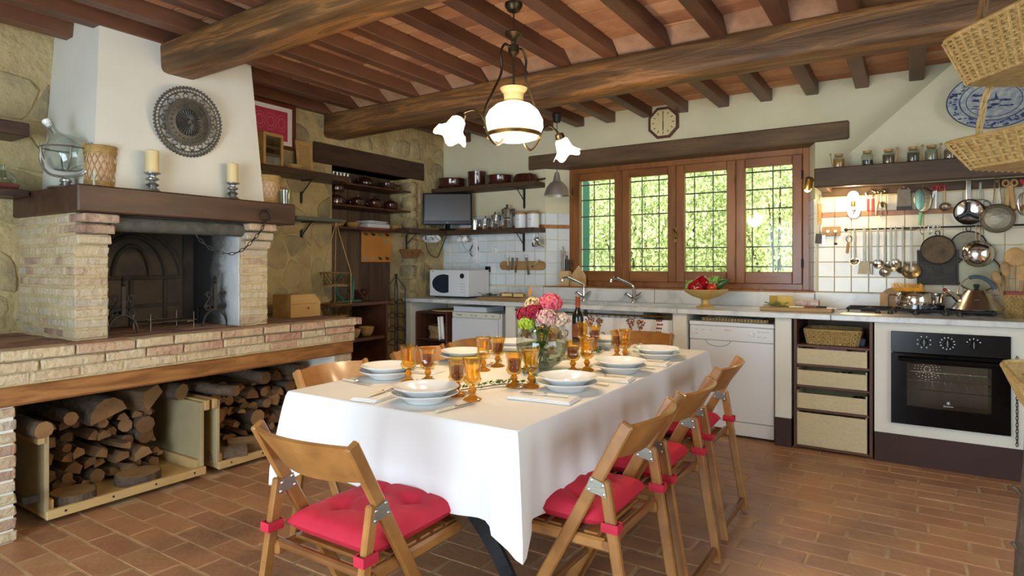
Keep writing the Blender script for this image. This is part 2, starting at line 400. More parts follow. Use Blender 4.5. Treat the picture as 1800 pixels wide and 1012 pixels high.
fm_ = B(); fm_.add([(-.123, -.11, CZ+.005), (.123, -.11, CZ+.005), (.123, 0, 2.612), (-.123, 0, 2.612), (-.123, 0, CZ+.005), (.123, 0, CZ+.005)], [(0, 1, 2, 3), (0, 3, 4), (1, 5, 2), (3, 2, 5, 4), (0, 4, 5, 1)])
fm_.v = [(x, y+R.uniform(-.01, .01), z) for x, y, z in fm_.v]; fm_ = fm_.mesh('mortar_fillet'); fm_.materials.append(mat('fillet', '#a88468', '#8c664c', .95, scale=9, bump=.4))
for i in range(13): link('mortar_fillet', fm_, None, ce, (-1.602-JS*8.5+JS*i, 3.64, 0))
# walls
NY0, NY1, NZ1, NX = 3.71, 4.74, 2.17, -4.63      # shelf niche in the left wall
wl = struct(seg('wall_left', [(NX-.25, WX, YR-.2, NY0, 0, CZ+.1), (NX-.25, WX, NY1, WY+.3, 0, CZ+.1), (NX-.25, WX, NY0, NY1, NZ1, CZ+.1), (NX-.25, NX, NY0, NY1, 0, NZ1)], 'mortar'))
def clip(poly, m, n):
    out = []
    for i in range(len(poly)):
        p, q = poly[i], poly[(i+1) % len(poly)]; dp = (p[0]-m[0])*n[0]+(p[1]-m[1])*n[1]; dq = (q[0]-m[0])*n[0]+(q[1]-m[1])*n[1]
        if dp <= 0: out.append(p)
        if (dp < 0) != (dq < 0) and dp != dq: t = dp/(dp-dq); out.append((p[0]+(q[0]-p[0])*t, p[1]+(q[1]-p[1])*t))
    return out
def stones(areas, seed):
    """irregular rubble: jittered cells, shrunk and rounded, lying a little proud of the smeared mortar"""
    rr = random.Random(seed)
    for (y0, y1, z0, z1) in areas:
        pts = []; z = z0-.1; row = 0
        while z < z1+.2:
            y = y0-.2+(row % 2)*.14
            while y < y1+.3: pts.append((y+rr.uniform(-.09, .09), z+rr.uniform(-.06, .06))); y += rr.choice((.2, .27, .34))
            z += rr.uniform(.14, .21); row += 1
        for i, p in enumerate(pts):
            if not (y0-.05 < p[0] < y1+.05 and z0-.03 < p[1] < z1+.03) or rr.random() < .1: continue
            poly = [(y0, z0), (y1, z0), (y1, z1), (y0, z1)]
            for j, q in enumerate(pts):
                if i != j and abs(q[0]-p[0]) < .7 and abs(q[1]-p[1]) < .55 and poly: poly = clip(poly, ((p[0]+q[0])/2, (p[1]+q[1])/2), (q[0]-p[0], q[1]-p[1]))
            if len(poly) < 3: continue
            cy = sum(q[0] for q in poly)/len(poly); cz = sum(q[1] for q in poly)/len(poly)
            for _ in range(2): poly = [((a[0]*w+b[0]*(1-w)), (a[1]*w+b[1]*(1-w))) for a, b in zip(poly, poly[1:]+poly[:1]) for w in (.78, .22)]
            if len(poly) > 22: poly = poly[::2]
            if max(abs(q[0]-cy) for q in poly) < .04: continue
            n = len(poly); v = []; f = []; d = rr.uniform(.004, .017); tl_ = (rr.uniform(-.06, .06), rr.uniform(-.06, .06))
            for (sc, x) in ((.97, -.01), (.93, d*.5), (.84, d*.9), (.5, d)):
                for q in poly: v.append((x+(tl_[0]*(q[0]-cy)+tl_[1]*(q[1]-cz))*(sc < .96)*.6+rr.uniform(-.0015, .0015), (q[0]-cy)*sc*rr.uniform(.97, 1.02), (q[1]-cz)*sc*rr.uniform(.97, 1.02)))
            for j in range(3):
                for i2 in range(n): f.append((j*n+i2, j*n+(i2+1) % n, (j+1)*n+(i2+1) % n, (j+1)*n+i2))
            f.append(tuple(3*n+i2 for i2 in range(n)))
            me = B().add(v, f).mesh('stone', True, 70); me.materials.append(M['stone']); link('stone', me, None, wl, (WX, cy, cz))
stones([(.9, 1.57, .95, 2.62), (2.6, 3.48, .92, 2.58), (3.48, NY0-.01, .92, 2.14), (3.48, 4.95, 2.37, 2.59), (NY1+.11, 4.95, .95, 2.14), (4.955, WY-.01, .95, 2.59)], 5)
# the rounded rubble jamb right of the niche
rr = random.Random(21); z = .9
while z < 2.12:
    h = rr.uniform(.09, .16)
    w_ = rr.uniform(.07, .12); b = B(); b.box(-.15, .012+rr.uniform(0, .015), -.014, w_, -h*.47, h*.47, c=.022)
    b.v = [(x+rr.uniform(-.008, .008), y+rr.uniform(-.01, .01), q+rr.uniform(-.008, .008)) for x, y, q in b.v]
    b.build('stone', 'stone', wl, True, (WX, NY1+.004, z+h/2), angle=60); z += h*.98
# niche back planks
for i in range(7):
    y0 = NY0+i*(NY1-NY0)/7; B().box(NX-.01, NX+.012+.003*(i % 2), y0+.002, y0+(NY1-NY0)/7-.002, .9, NZ1, c=.003).build('plank', 'plank', wl)
B().box(WX-.25, WX+.012, 3.5, 4.945, NZ1, 2.352, c=.008).build('niche_lintel', 'darkwood', wl)
# back wall with the window recess
RX0, RX1 = -3.03, -.618; FX0, FX1, FY = -2.867, -.683, 5.47      # recess at wall face, window frame behind
SZ, LZ = 1.072, 2.23
wb = struct(seg('wall_back', [(WX-.6, RX0, WY, WY+.5, 0, CZ+.1), (RX1, XR+.2, WY, WY+.5, 0, CZ+.1), (RX0, RX1, WY, WY+.5, 0, SZ-.03), (RX0, RX1, WY, WY+.5, LZ+.03, CZ+.1)], 'plaster'))
# splayed reveals
b = B(); b.add([(RX0, WY, SZ-.05), (RX0, WY, LZ+.02), (FX0, FY, LZ+.02), (FX0, FY, SZ-.05), (RX0, WY+.5, SZ-.05), (RX0, WY+.5, LZ+.02), (FX0, WY+.5, LZ+.02), (FX0, WY+.5, SZ-.05)], [(0, 3, 2, 1), (3, 7, 6, 2), (0, 1, 5, 4), (4, 5, 6, 7), (1, 2, 6, 5), (0, 4, 7, 3)])
b.build('reveal', 'plaster', wb)
b = B(); b.add([(RX1, WY, SZ-.05), (RX1, WY, LZ+.02), (FX1, FY, LZ+.02), (FX1, FY, SZ-.05), (RX1, WY+.5, SZ-.05), (RX1, WY+.5, LZ+.02), (FX1, WY+.5, LZ+.02), (FX1, WY+.5, SZ-.05)], [(0, 1, 2, 3), (3, 2, 6, 7), (0, 4, 5, 1), (4, 7, 6, 5), (1, 5, 6, 2), (0, 3, 7, 4)])
b.build('reveal', 'plaster', wb)
# lintel and brick sill
lt = struct(B().box(-3.22, -.386, WY-.022, FY+.06, LZ, 2.372, c=.01).build('trim_1', mat('lintelwood', '#4c3a27', '#715a3d', .65, scale=5, stretch=(.4, 3, 3), bump=.25)))
sl = struct(B().box(RX0-.02, RX1+.02, WY-.01, FY+.02, SZ-.05, SZ-.004).build('trim_2', 'joint'))
sx = RX0-.015; k = 0
while sx < RX1:
    w = min(.285, RX1+.02-sx)
    B().box(sx+.003, sx+w-.003, WY-.035, FY, SZ-.022, SZ, c=.004).build('brick', 'tileband', sl); sx += w
# unseen walls: rear wall with a wide glazed-door opening, right wall opened for the added side fill
wr = struct(seg('wall_rear', [(WX-.3, -2.4, YR-.25, YR, 0, CZ+.1), (-.1, XR+.25, YR-.25, YR, 0, CZ+.1), (-2.4, -.1, YR-.25, YR, 2.1, CZ+.1)], 'plaster'))
wri = struct(seg('wall_right', [(XR, XR+.25, YR-.25, 0, 0, CZ+.1), (XR, XR+.25, 2.8, WY+.4, 0, CZ+.1), (XR, XR+.25, 0, 2.8, 0, .7), (XR, XR+.25, 0, 2.8, 2.2, CZ+.1)], 'plaster'))
# backsplash tiles on the back wall
ts = .1135
tmes = []
for k in range(3):
    b = B(); b.box(-ts/2+.0018, ts/2-.0018, -.008, 0, -ts/2+.0018, ts/2-.0018, c=.0022); b.v = [(x, y+R.uniform(-.0006, .0006), z) for x, y, z in b.v]
    me = b.mesh('tile'); me.materials.append(M['tile']); tmes.append(me)
def tile_field(x0, x1, z0, z1, bandz=None, tmes=tmes):
    base = B().box(x0, x1, WY-.003, WY, z0, z1).build('grout_bed', 'tilegrout', wb)
    nx = round((x1-x0)/ts); w = (x1-x0)/nx; z = z0
    while z < z1-.01:
        if bandz and abs(z-bandz) < .02:
            for i in range(nx):
                B().box(x0+i*w+.001, x0+(i+1)*w-.001, WY-.010, WY-.002, z+.001, z+.036, c=.002).build('band_tile', 'tileband', wb)
            z += .037; continue
        hh = min(ts, z1-z)
        if bandz and z < bandz and z+hh > bandz: hh = bandz-z
        if hh > .02:
            for i in range(nx):
                link('tile', tmes[R.randrange(3)], None, wb, (x0+(i+.5)*w, WY-.003, z+hh/2), (0, 0, 0)).scale = (w/ts, 1, hh/ts)
        z += hh
tile_field(RX1+.02, 1.1, 1.075, 1.80, 1.075+.1135*5)
tmw = [q.copy() for q in tmes]
for q in tmw: q.materials.clear(); q.materials.append(M['tile_daylit'])
tile_field(WX+.01, RX0, 1.075, 1.80, 1.075+.1135*5, tmw); tmes = tmw
# tiles on the left reveal
dx, dy = FX0-RX0, FY-WY; ln = math.hypot(dx, dy); an = math.atan2(dy, dx)
for j in range(7):
    for i in range(2):
        t = (i+.5)/2
        if j == 5: 
            B().box(-ln/4+.001, ln/4-.001, -.008, 0, .001, .036, c=.002).build('band_tile', 'tileband', wb, loc=(RX0+dx*t, WY+dy*t, 1.075+.1135*5), rot=(0, 0, an)); continue
        zc = 1.075+.1135*(j+.5) if j < 5 else 1.075+.1135*5+.037+.1135/2
        o = link('tile', tmes[0], None, wb, (RX0+dx*t, WY+dy*t, zc), (0, 0, an)); o.scale = (ln/2/ts, 1, 1)
dx, dy = RX1-FX1, WY-FY; ln = math.hypot(dx, dy); an = math.atan2(dy, dx)
for j in range(7):
    if j == 5: zc = 1.075+.1135*5+.018
    elif j == 6: zc = 1.075+.1135*5.5+.037
    else: zc = 1.075+.1135*(j+.5)
    for i in range(2):
        t = (i+.5)/2; o = link('band_tile' if j == 5 else 'tile', tmes[0], None, wb, (FX1+dx*t, FY+dy*t, zc), (0, 0, an)); o.scale = (ln/2/ts, 1, .32 if j == 5 else 1)
        
# ------------------------------------------------------------------ window
win = struct(thing('window_1', 'wide four-sash wooden window with iron grille outside', 'window', (0, 0, 0)))
win['kind'] = 'structure'
fz0, fz1 = SZ, 2.245
def bar(x0, x1, y0, y1, z0, z1, name, parent, m): return B().box(x0, x1, y0, y1, z0, z1, c=.005).build(name, m, parent)
fr = B(); 
fr.box(FX0, FX0+.05, FY-.005, FY+.07, fz0, fz1, c=.004); fr.box(FX1-.05, FX1, FY-.005, FY+.07, fz0, fz1, c=.004)
fr.box(FX0+.05, FX1-.05, FY-.005, FY+.07, fz1-.075, fz1, c=.004); fr.box(FX0+.05, FX1-.05, FY-.005, FY+.07, fz0, fz0+.06, c=.004)
fr.build('window_frame', 'winwood', win)
xs0, xs1 = FX0+.05, FX1-.05; sw = (xs1-xs0)/4
for i in range(4):
    a = xs0+i*sw+.0008; c = xs0+(i+1)*sw-.0008; z0 = fz0+.05; z1 = fz1-.065; st = .075
    sh = B().box(a, a+st, FY-.028, FY+.03, z0, z1, c=.006).build('sash', 'winwood', win)
    B().box(c-st, c, FY-.028, FY+.03, z0, z1, c=.006).build('stile', 'winwood', sh)
    B().box(a+st, c-st, FY-.026, FY+.028, z1-.075, z1, c=.006).build('top_rail', 'winwoodx', sh)
    B().box(a+st, c-st, FY-.026, FY+.028, z0, z0+.1, c=.006).build('bottom_rail', 'winwoodx', sh)
    B().box(a+st-.005, c-st+.005, FY, FY+.004, z0+.095, z1-.07).build('pane', 'pane', sh)
    hx = {0: a, 1: a, 2: c, 3: c}[i]
    for zz in (z0+.17, z1-.17): B().lathe([(.007, -.035), (.007, .035)], 8).build('hinge', 'brass' if i in (1, 2) else 'black', sh, loc=(hx, FY-.034, zz))
hb = B(); hb.box(-.018, .018, -.006, 0, -.07, .07, c=.003); hb.tube(bez([(0, -.012, -.03), (.02, -.04, -.02), (.01, -.045, .02), (-.012, -.03, .05)], 6), .007, 6)
hb.build('latch_handle', 'brass', win, True, (xs0+2*sw-.002, FY-.03, 1.55))
# grille and green shutters outside
gr = tag(B().build('window_grille', 'iron') if False else thing('window_grille', 'black iron grille of square bars outside the window', 'grille', (0, WY+.46, 0)), 'black iron grille of square bars outside the window', 'grille')
gx0, gx1 = FX0-.02, FX1+.02; M['grillegrey'] = mat('grillegrey', '#6d6f70', rough=.6)  # outdoor glare painted into the bars: dark iron lightened to grey
n = 13
for i in range(n+1):
    x = gx0+(gx1-gx0)*i/n; B().box(x-.0042, x+.0042, -.005, .005, 1.04, 2.3).build('vertical_bar', 'grillegrey', gr)
for z in (1.10, 1.265, 1.44, 1.775, 1.945, 2.1): B().box(gx0-.04, gx1+.04, -.009, -.001, z-.006, z+.006).build('cross_bar', 'grillegrey', gr)
M['shutter'] = mat('shutter', '#1f5c4f', '#2a6a5b', .5, scale=5)
for (xx, s_) in ((FX0-.13, -1), (FX1+.05, 1)):
    sh = thing('window_shutter', 'dark green outside shutter folded back at the %s end of the window' % ('left' if s_ < 0 else 'right'), 'shutter', (xx, WY+.4, 1.1))
    B().box(-.02, .02, 0, .03, 0, 1.1, c=.003).build('stile', 'shutter', sh); B().box(-.015, .015, .03, .5, 0, 1.1, c=.003).build('panel', 'shutter', sh)
# garden beyond the window
v = []; f = []
for i in range(25):
    for j in range(9): x = -16+1.2*i; y = 12.5+1.0*j; v.append((x, y, -.4+j*1.1+.5*noise.noise((x*.4, y*.4, 2))))
for i in range(24):
    for j in range(8): f.append((i*9+j, (i+1)*9+j, (i+1)*9+j+1, i*9+j+1))
stuff(tag(B().add(v, f).build('hillside', mat('hill', '#8d9a52', ramp=[(.3, '#8a8058'), (.5, '#a3ad62'), (.7, '#c9c98a')], rough=.95, scale=1.5, detail=9), None, True), 'sunny overgrown hillside behind the garden bushes', 'hillside'))
gd = B(); gd.box(-14, 10, WY+.5, 20, -.4, -.3)
stuff(tag(gd.build('garden_ground', mat('soil', '#7d7a4a', '#a09a66', .95, scale=2)), 'grassy garden ground outside the window', 'ground')); 
def leafmass(name, label, c, rad, n, seed, group):
    rr = random.Random(seed); t = thing(name, label, 'bush', (c[0], c[1], -.3), 0, group); v = []; f = []
    for i in range(n):
        while True:
            p = Vector((rr.uniform(-1, 1), rr.uniform(-1, 1), rr.uniform(-1, 1)))
            if .35 < p.length < 1 and noise.noise(p*2.2+Vector((seed, 0, 0))) > -.18: break
        p = Vector((p.x*rad[0], p.y*rad[1], p.z*rad[2]+c[2])); s_ = rr.uniform(.022, .05)
        a = Euler((rr.uniform(0, 6), rr.uniform(0, 6), rr.uniform(0, 6))).to_matrix(); k = len(v)
        for q in ((-1, 0, 0), (0, .5, .12), (1, 0, 0), (0, -.5, .12)): v.append(p+a @ (Vector(q)*s_))
        f.append((k, k+1, k+2)); f.append((k, k+2, k+3))
    stuff(B().add(v, f).build('foliage', 'outleaf', t))
    b = B()
    for i in range(5):
        a = rr.uniform(0, 6.28); b.tube(bez([(0, 0, 0), (.25*math.cos(a), .25*math.sin(a), c[2]*.6), (rad[0]*.7*math.cos(a), rad[1]*.7*math.sin(a), c[2]+rad[2]*rr.uniform(.1, .7))], 5), [.05*(1-.9*q/10) for q in range(11)], 6)
    b.build('trunk', 'bark', t); return t
for i, (x, y, z, a, b_, c_) in enumerate([(-5.6, 9.4, 1.9, 1.6, 1.1, 2.2), (-3.4, 9.0, 1.7, 1.5, 1.1, 2.1), (-1.6, 9.6, 2.1, 1.5, 1.2, 2.4), (.2, 9.2, 1.8, 1.5, 1.1, 2.2), (-4.4, 11.8, 3.6, 2.4, 1.5, 2.6), (-1.0, 12.2, 3.4, 2.4, 1.5, 2.8), (-7.6, 10.6, 3.0, 2.0, 1.4, 2.8)]):
    leafmass('garden_tree' if c_ > 2.5 else 'garden_bush', ['yellow-green bush seen through the leftmost window sash', 'yellow-green bush seen through the second window sash', 'yellow-green bush seen through the third window sash', 'bright green bush seen through the rightmost window sash', 'tall tree behind the bushes, seen through the left half of the window', 'tall tree behind the bushes, seen through the right half of the window', 'tall tree at the far left, seen through the leftmost sash'][i], (x, y, z), (a, b_, c_), 15000, 31+i, 'garden greenery beyond the window')
# ------------------------------------------------------------------ fireplace
def wpart(b, name, m, parent, smooth=False, label=None, angle=35):
    """part given in room coordinates under a thing standing at parent.location"""
    p = parent; off = Vector((0, 0, 0))
    while p is not None: off += p.location; p = p.parent
    return b.build(name, m, parent, smooth, tuple(-off), label=label, angle=angle)
fp = thing('fireplace', 'large raised brick fireplace with dark mantel beam and white tapering hood', 'fireplace', (-3.9, 2.0, 0))
def brick(x0, x1, y0, y1, z0, z1, m='brick', name='brick', j=.004, c=.007):
    b = B(); cx, cy, cz = (x0+x1)/2, (y0+y1)/2, (z0+z1)/2
    b.box(x0-cx, x1-cx, y0-cy, y1-cy, z0-cz, z1-cz, c=c)
    b.v = [(x+R.uniform(-j, j), y+R.uniform(-j, j), z+R.uniform(-j, j)*.6) for x, y, z in b.v]
    return b.build(name, m, fp, loc=(cx+3.9, cy-2.0, cz))
# piers of the firebox, the top courses corbelled forward under the mantel
zc = .89; nco = 12; ch = (1.55-.89)/nco
for q in ((-4.33, -3.605, 1.4195, 1.572, .885, 1.55), (-4.33, -3.605, 2.352, 2.542, .885, 1.55), (-4.33, -4.15, 1.5, 2.4, .885, 1.6)): wpart(B().box(*q), 'pier_core', 'joint', fp)
for i in range(nco):
    z0 = .89+i*ch+.004; z1 = z0+ch-.009
    xf = -3.60+max(0, i-8)*.032
    # left pier: corner brick shows both faces, then stretchers back to the wall
    a = R.uniform(.1, .24)
    brick(xf-a, xf, 1.415, 1.575+max(0, i-8)*.004, z0, z1)
    x = xf-a-.012
    while x > -4.31:
        w = min(R.choice((.12, .2, .24, .26)), x+4.325)
        if w > .03: brick(x-w, x, 1.417, 1.55, z0, z1)
        x -= w+.012
    brick(xf-.2, xf, 2.35, 2.545, z0, z1)
    if i % 2: brick(xf-.46, xf-.21, 2.352, 2.54, z0, z1)
fwm = mat('firewall2', '#b9bbb8', ramp=[(.3, '#24211f'), (.45, '#5c5853'), (.62, '#b4b6b4'), (.8, '#cfd1cf')], rough=.95, scale=5, bump=.15, detail=10)
nt = fwm.node_tree; tc_ = nt.nodes.new('ShaderNodeTexCoord'); sx_ = nt.nodes.new('ShaderNodeSeparateXYZ'); nt.links.new(tc_.outputs['Object'], sx_.inputs[0])
m1_ = nt.nodes.new('ShaderNodeMath'); m1_.operation = 'MULTIPLY_ADD'; m1_.inputs[1].default_value = 1.55; m1_.inputs[2].default_value = 6.12; nt.links.new(sx_.outputs[0], m1_.inputs[0])   # soot blackens the back of the box
cr_ = [n for n in nt.nodes if n.type == 'VALTORGB'][0]; nz_ = [n for n in nt.nodes if n.type == 'TEX_NOISE'][0]; m2_ = nt.nodes.new('ShaderNodeMath'); m2_.operation = 'MULTIPLY_ADD'; m2_.inputs[1].default_value = .55; nt.links.new(nz_.outputs['Fac'], m2_.inputs[0]); nt.links.new(m1_.outputs[0], m2_.inputs[2]); nt.links.new(m2_.outputs[0], cr_.inputs[0])
fb = B(); fb.box(-4.145, -3.62, 2.342, 2.35, .89, 1.55); wpart(fb, 'firebox_side', fwm, fp)
fb = B(); fb.box(-4.145, -3.66, 1.57, 1.578, .89, 1.55); wpart(fb, 'firebox_side', 'soot', fp)
fb = B(); fb.box(-4.152, -4.14, 1.57, 2.35, .89, 1.6); wpart(fb, 'firebox_back', 'soot', fp)
# carved iron fireback with a pointed-arch relief
fbk = wpart(B().box(-4.14, -4.12, 1.6, 2.26, .89, 1.5, c=.006), 'fireback', mat('fireback', '#3a342d', '#57493a', .7, .2, scale=6, bump=.3), fp)
def gothic(y0, y1, zb, zt, r):
    b = B(); yc = (y0+y1)/2; pl = []
    for i in range(9): t = i/8; pl.append((-4.112, y0+(yc-y0)*(1-math.cos(t*PI/2)), zb+(zt-zb)*math.sin(t*PI/2)))
    pr = [(q[0], 2*yc-q[1], q[2]) for q in pl]
    b.tube(pl, r, 6); b.tube(pr, r, 6); return b
for q in ((1.62, 2.24, 1.2, 1.5), (1.72, 2.14, 1.2, 1.46), (1.82, 2.04, 1.2, 1.4)):
    b = gothic(*q, .014); o = wpart(b, 'arch_rib', 'soot', fbk, True)
for q in ((1.2, .014), (1.02, .01)): wpart(B().box(-4.125, -4.105, 1.62, 2.24, q[0]-q[1], q[0]+q[1], c=.004), 'relief_band', 'soot', fbk)
for yy in (1.72, 1.93, 2.14): wpart(B().box(-4.125, -4.107, yy-.014, yy+.014, .89, 1.19, c=.005), 'relief_post', 'soot', fbk)
sm = B(); sm.tube([(-3.60, 1.57, 1.502), (-3.60, 2.38, 1.502)], .042, 12); sm.box(-4.1, -3.6, 1.57, 2.38, 1.5, 1.55); wpart(sm, 'smoke_lintel', mat('smokegrey', '#5d5b52', '#45433d', .9, scale=20, bump=.4), fp, True)
# mantel beam and tapering hood
wpart(B().box(-4.34, -3.5, 1.39, 2.69, 1.55, 1.69, c=.008), 'mantel', 'darkwood', fp)
hd = B(); hd.add([(-4.34, 1.525, 1.68), (-3.66, 1.525, 1.68), (-3.66, 2.56, 1.68), (-4.34, 2.56, 1.68), (-4.34, 1.6, 2.70), (-3.76, 1.6, 2.70), (-3.76, 2.52, 2.70), (-4.34, 2.52, 2.70)], [(0, 1, 5, 4), (1, 2, 6, 5), (2, 3, 7, 6), (3, 0, 4, 7), (4, 5, 6, 7), (0, 3, 2, 1)])
wpart(hd, 'hood', 'hoodwhite', fp)
# hearth: wooden lintel beam, three oversailing brick courses, paved top, brick legs
HY0, HY1 = .5, 3.2
hc = B(); hc.box(-4.33, -3.453, HY0, HY1-.03, .723, .872); wpart(hc, 'hearth_slab', 'joint', fp)
wpart(B().box(-3.62, -3.455, HY0, 3.17, .628, .722, c=.012), 'hearth_beam', 'hbeam', fp)
for (z0, z1, xf, ye, off) in ((.73, .779, -3.447, 3.12, 0), (.785, .834, -3.433, 3.16, .11), (.84, .889, -3.418, 3.22, .05)):
    y = HY0+off
    while y < ye:
        w = min(R.choice((.2, .24, .28, .3)), ye-y)
        if w > .04: brick(xf-.13, xf, y+.004, y+w-.004, z0, z1, 'hearthbrick', j=.003)
        y += w
x = -3.565; r = 0
while x > -4.3:
    y = HY0+(r % 2)*.14
    while y < 3.2:
        w = min(.28, 3.2-y)
        if w > .05 and not (x < -3.62 and (1.42 < y+w/2 < 1.57 or 2.36 < y+w/2 < 2.54)): brick(x-.13, x-.003, y+.003, y+w-.003, .862, .888, 'hearthtop', 'hearth_tile', .002, .004)
        y += w
    x -= .135; r += 1
wpart(B().box(-4.33, -3.482, .6, 1.12, 0, .63), 'leg_core', 'hoodwhite', fp); wpart(B().box(-4.33, -3.484, 3.0, 3.16, 0, .63), 'leg_core', 'hoodwhite', fp)
z = 0
for i in range(11):
    h = .057
    for (ya, yb) in ((.62, .88), (.89, 1.13)): brick(-3.62, -3.475+R.uniform(-.006, .006), ya, yb, z+.003, z+h-.004)
    brick(-3.6, -3.478, 3.005, 3.17, z+.003, z+h-.004); z += h

# ring and chain hanging on the mantel
ch_ = thing('fire_chain', 'black iron chain looped from a ring on the mantel beam', 'chain', (-3.48, 2.45, 1.61))
b = B(); b.tube([(.0, .034*math.sin(a), .034*math.cos(a)-.01) for a in [2*PI*i/16 for i in range(16)]], .005, 6, closed=True); b.build('ring', 'iron', ch_, True)
B().tube([(-.025, 0, .026), (.012, 0, .026), (.014, 0, .034)], .004, 6).build('nail', 'iron', ch_)
cp = bez([(-.01, -.0, -.05), (-.01, -.05, -.13), (-.03, -.15, -.235), (-.05, -.24, -.26), (-.09, -.34, -.22), (-.13, -.42, -.12)], 8)
nl = 18
def along(pts, t):
    tot = [0]
    for p, q in zip(pts, pts[1:]): tot.append(tot[-1]+(q-p).length)
    d = t*tot[-1]
    for i in range(len(pts)-1):
        if tot[i+1] >= d: return pts[i]+(pts[i+1]-pts[i])*((d-tot[i])/max(1e-9, tot[i+1]-tot[i])), (pts[i+1]-pts[i]).normalized()
    return pts[-1], (pts[-1]-pts[-2]).normalized()
lk = B(); lk.tube([(.008*math.cos(a), 0, .02*math.sin(a)) for a in [2*PI*i/10 for i in range(10)]], .0028, 5, closed=True); lkm = lk.mesh('link', True); lkm.materials.append(M['iron'])
for i in range(nl):
    p, t = along(cp, (i+.5)/nl); q = t.to_track_quat('Z', 'X' if i % 2 else 'Y'); o = link('link', lkm, None, ch_, p); o.rotation_euler = q.to_euler()
# andirons
def scroll(cy, cz, r, sgn, turns=1.25, n=16): return [(0, cy+sgn*r*(1-.55*i/n)*math.cos(2*PI*turns*i/n), cz+r*(1-.55*i/n)*math.sin(2*PI*turns*i/n)) for i in range(n+1)]
def andiron(loc, label, rz):
    t = thing('andiron', label, 'andiron', loc, rz, 'wrought iron andirons in the fireplace')
    b = B(); b.tube([(0, .075*math.cos(a), .105*math.sin(a)) for a in [PI*i/14 for i in range(15)]], .008, 6); b.build('foot_arch', 'iron', t, True)
    b = B(); b.box(-.009, .009, -.009, .009, .1, .27); b.build('post', 'iron', t)
    b = B(); b.lathe([(.006, 0), (.014, .01), (.008, .024), (.013, .036), (.006, .05), (0, .056)], 10); b.build('finial', 'iron', t, True, (0, 0, .27))
    for s_ in (-1, 1):
        b = B(); b.tube(scroll(s_*.04, .2, .022, s_), .0045, 6); b.tube(scroll(s_*.045, .115, .02, s_), .0045, 6); b.tube([(0, s_*.02, .2), (0, s_*.066, .125)], .0045, 6); b.build('scroll', 'iron', t, True)
    b = B(); b.tube([(-.01, 0, .12), (-.3, 0, .1), (-.32, 0, 0)], .009, 6); b.build('log_bar', 'iron', t); return t
andiron((-3.76, 1.72, .889), 'wrought iron andiron with scrolls at the left of the firebox', -.2)
andiron((-3.76, 2.27, .889), 'wrought iron andiron with scrolls at the right of the firebox', -.2)
g = thing('grill_basket', 'folding wire grill resting on the hearth between the andirons', 'grill', (-3.85, 2.0, .889))
b = B(); b.tube([(-.12, -.14, .05), (.1, -.14, .05), (.1, .14, .05), (-.12, .14, .05)], .003, 5, closed=True)
for i in range(9): y = -.12+.03*i; b.tube([(-.12, y, .05), (.1, y, .05)], .0018, 4)
b.build('wire_rack', 'oldsteel', g)
b = B()
for (x, y) in ((-.11, -.13), (.09, -.13), (-.11, .13), (.09, .13)): b.tube([(x, y, 0), (x, y, .1)], .003, 5)
b.build('legs', 'oldsteel', g); B().tube([(.1, .03, .05), (.2, .03, .052), (.2, .07, .052), (.1, .07, .05)], .003, 5).build('handle', 'oldsteel', g)

# ------------------------------------------------------------------ firewood crates, logs
def crate(y0, y1, label):
    t = thing('firewood_crate', label, 'crate', (-3.86, y0, 0), 0, 'plywood firewood crates under the hearth'); L = y1-y0
    B().box(-.32, .3, 0, L, .035, .055).build('base_panel', 'pine', t)
    B().box(.3, .325, 0, L, .03, .075, c=.003).build('front_rail', 'pine', t)
    for (a, b_) in ((0, .02), (L-.02, L)): B().box(-.32, .3, a, b_, .055, .455, c=.002).build('side_panel', 'ply', t)
    for (a, b_) in ((.02, .045), (L-.045, L-.02)): B().box(-.3, .285, a, b_, .055, .115, c=.002).build('foot_batten', 'pine', t)
    for (a, b_) in ((-.03, 0), (L, L+.03)): B().box(-.32, .31, a, b_, .405, .465, c=.003).build('top_batten', 'pine', t)
    for k in range(4):
        y = L*(.1+.27*k); B().lathe([(.006, 0), (.006, .002)], 8).build('screw_head', 'black', t, loc=(.325, y, .055), rot=(0, PI/2, 0))
    for (x, y) in ((-.27, .06), (.22, .06), (-.27, L-.06), (.22, L-.06)):
        B().lathe([(.0165, -.009), (.0165, .009)], 10).build('caster', 'black', t, loc=(x, y, .0175), rot=(PI/2, 0, 0))
    return t
crate(1.27, 2.08, 'left plywood firewood crate with two round wood slices at its front')
crate(2.16, 2.97, 'right plywood firewood crate, half hidden by the white tablecloth')
rr = random.Random(4)
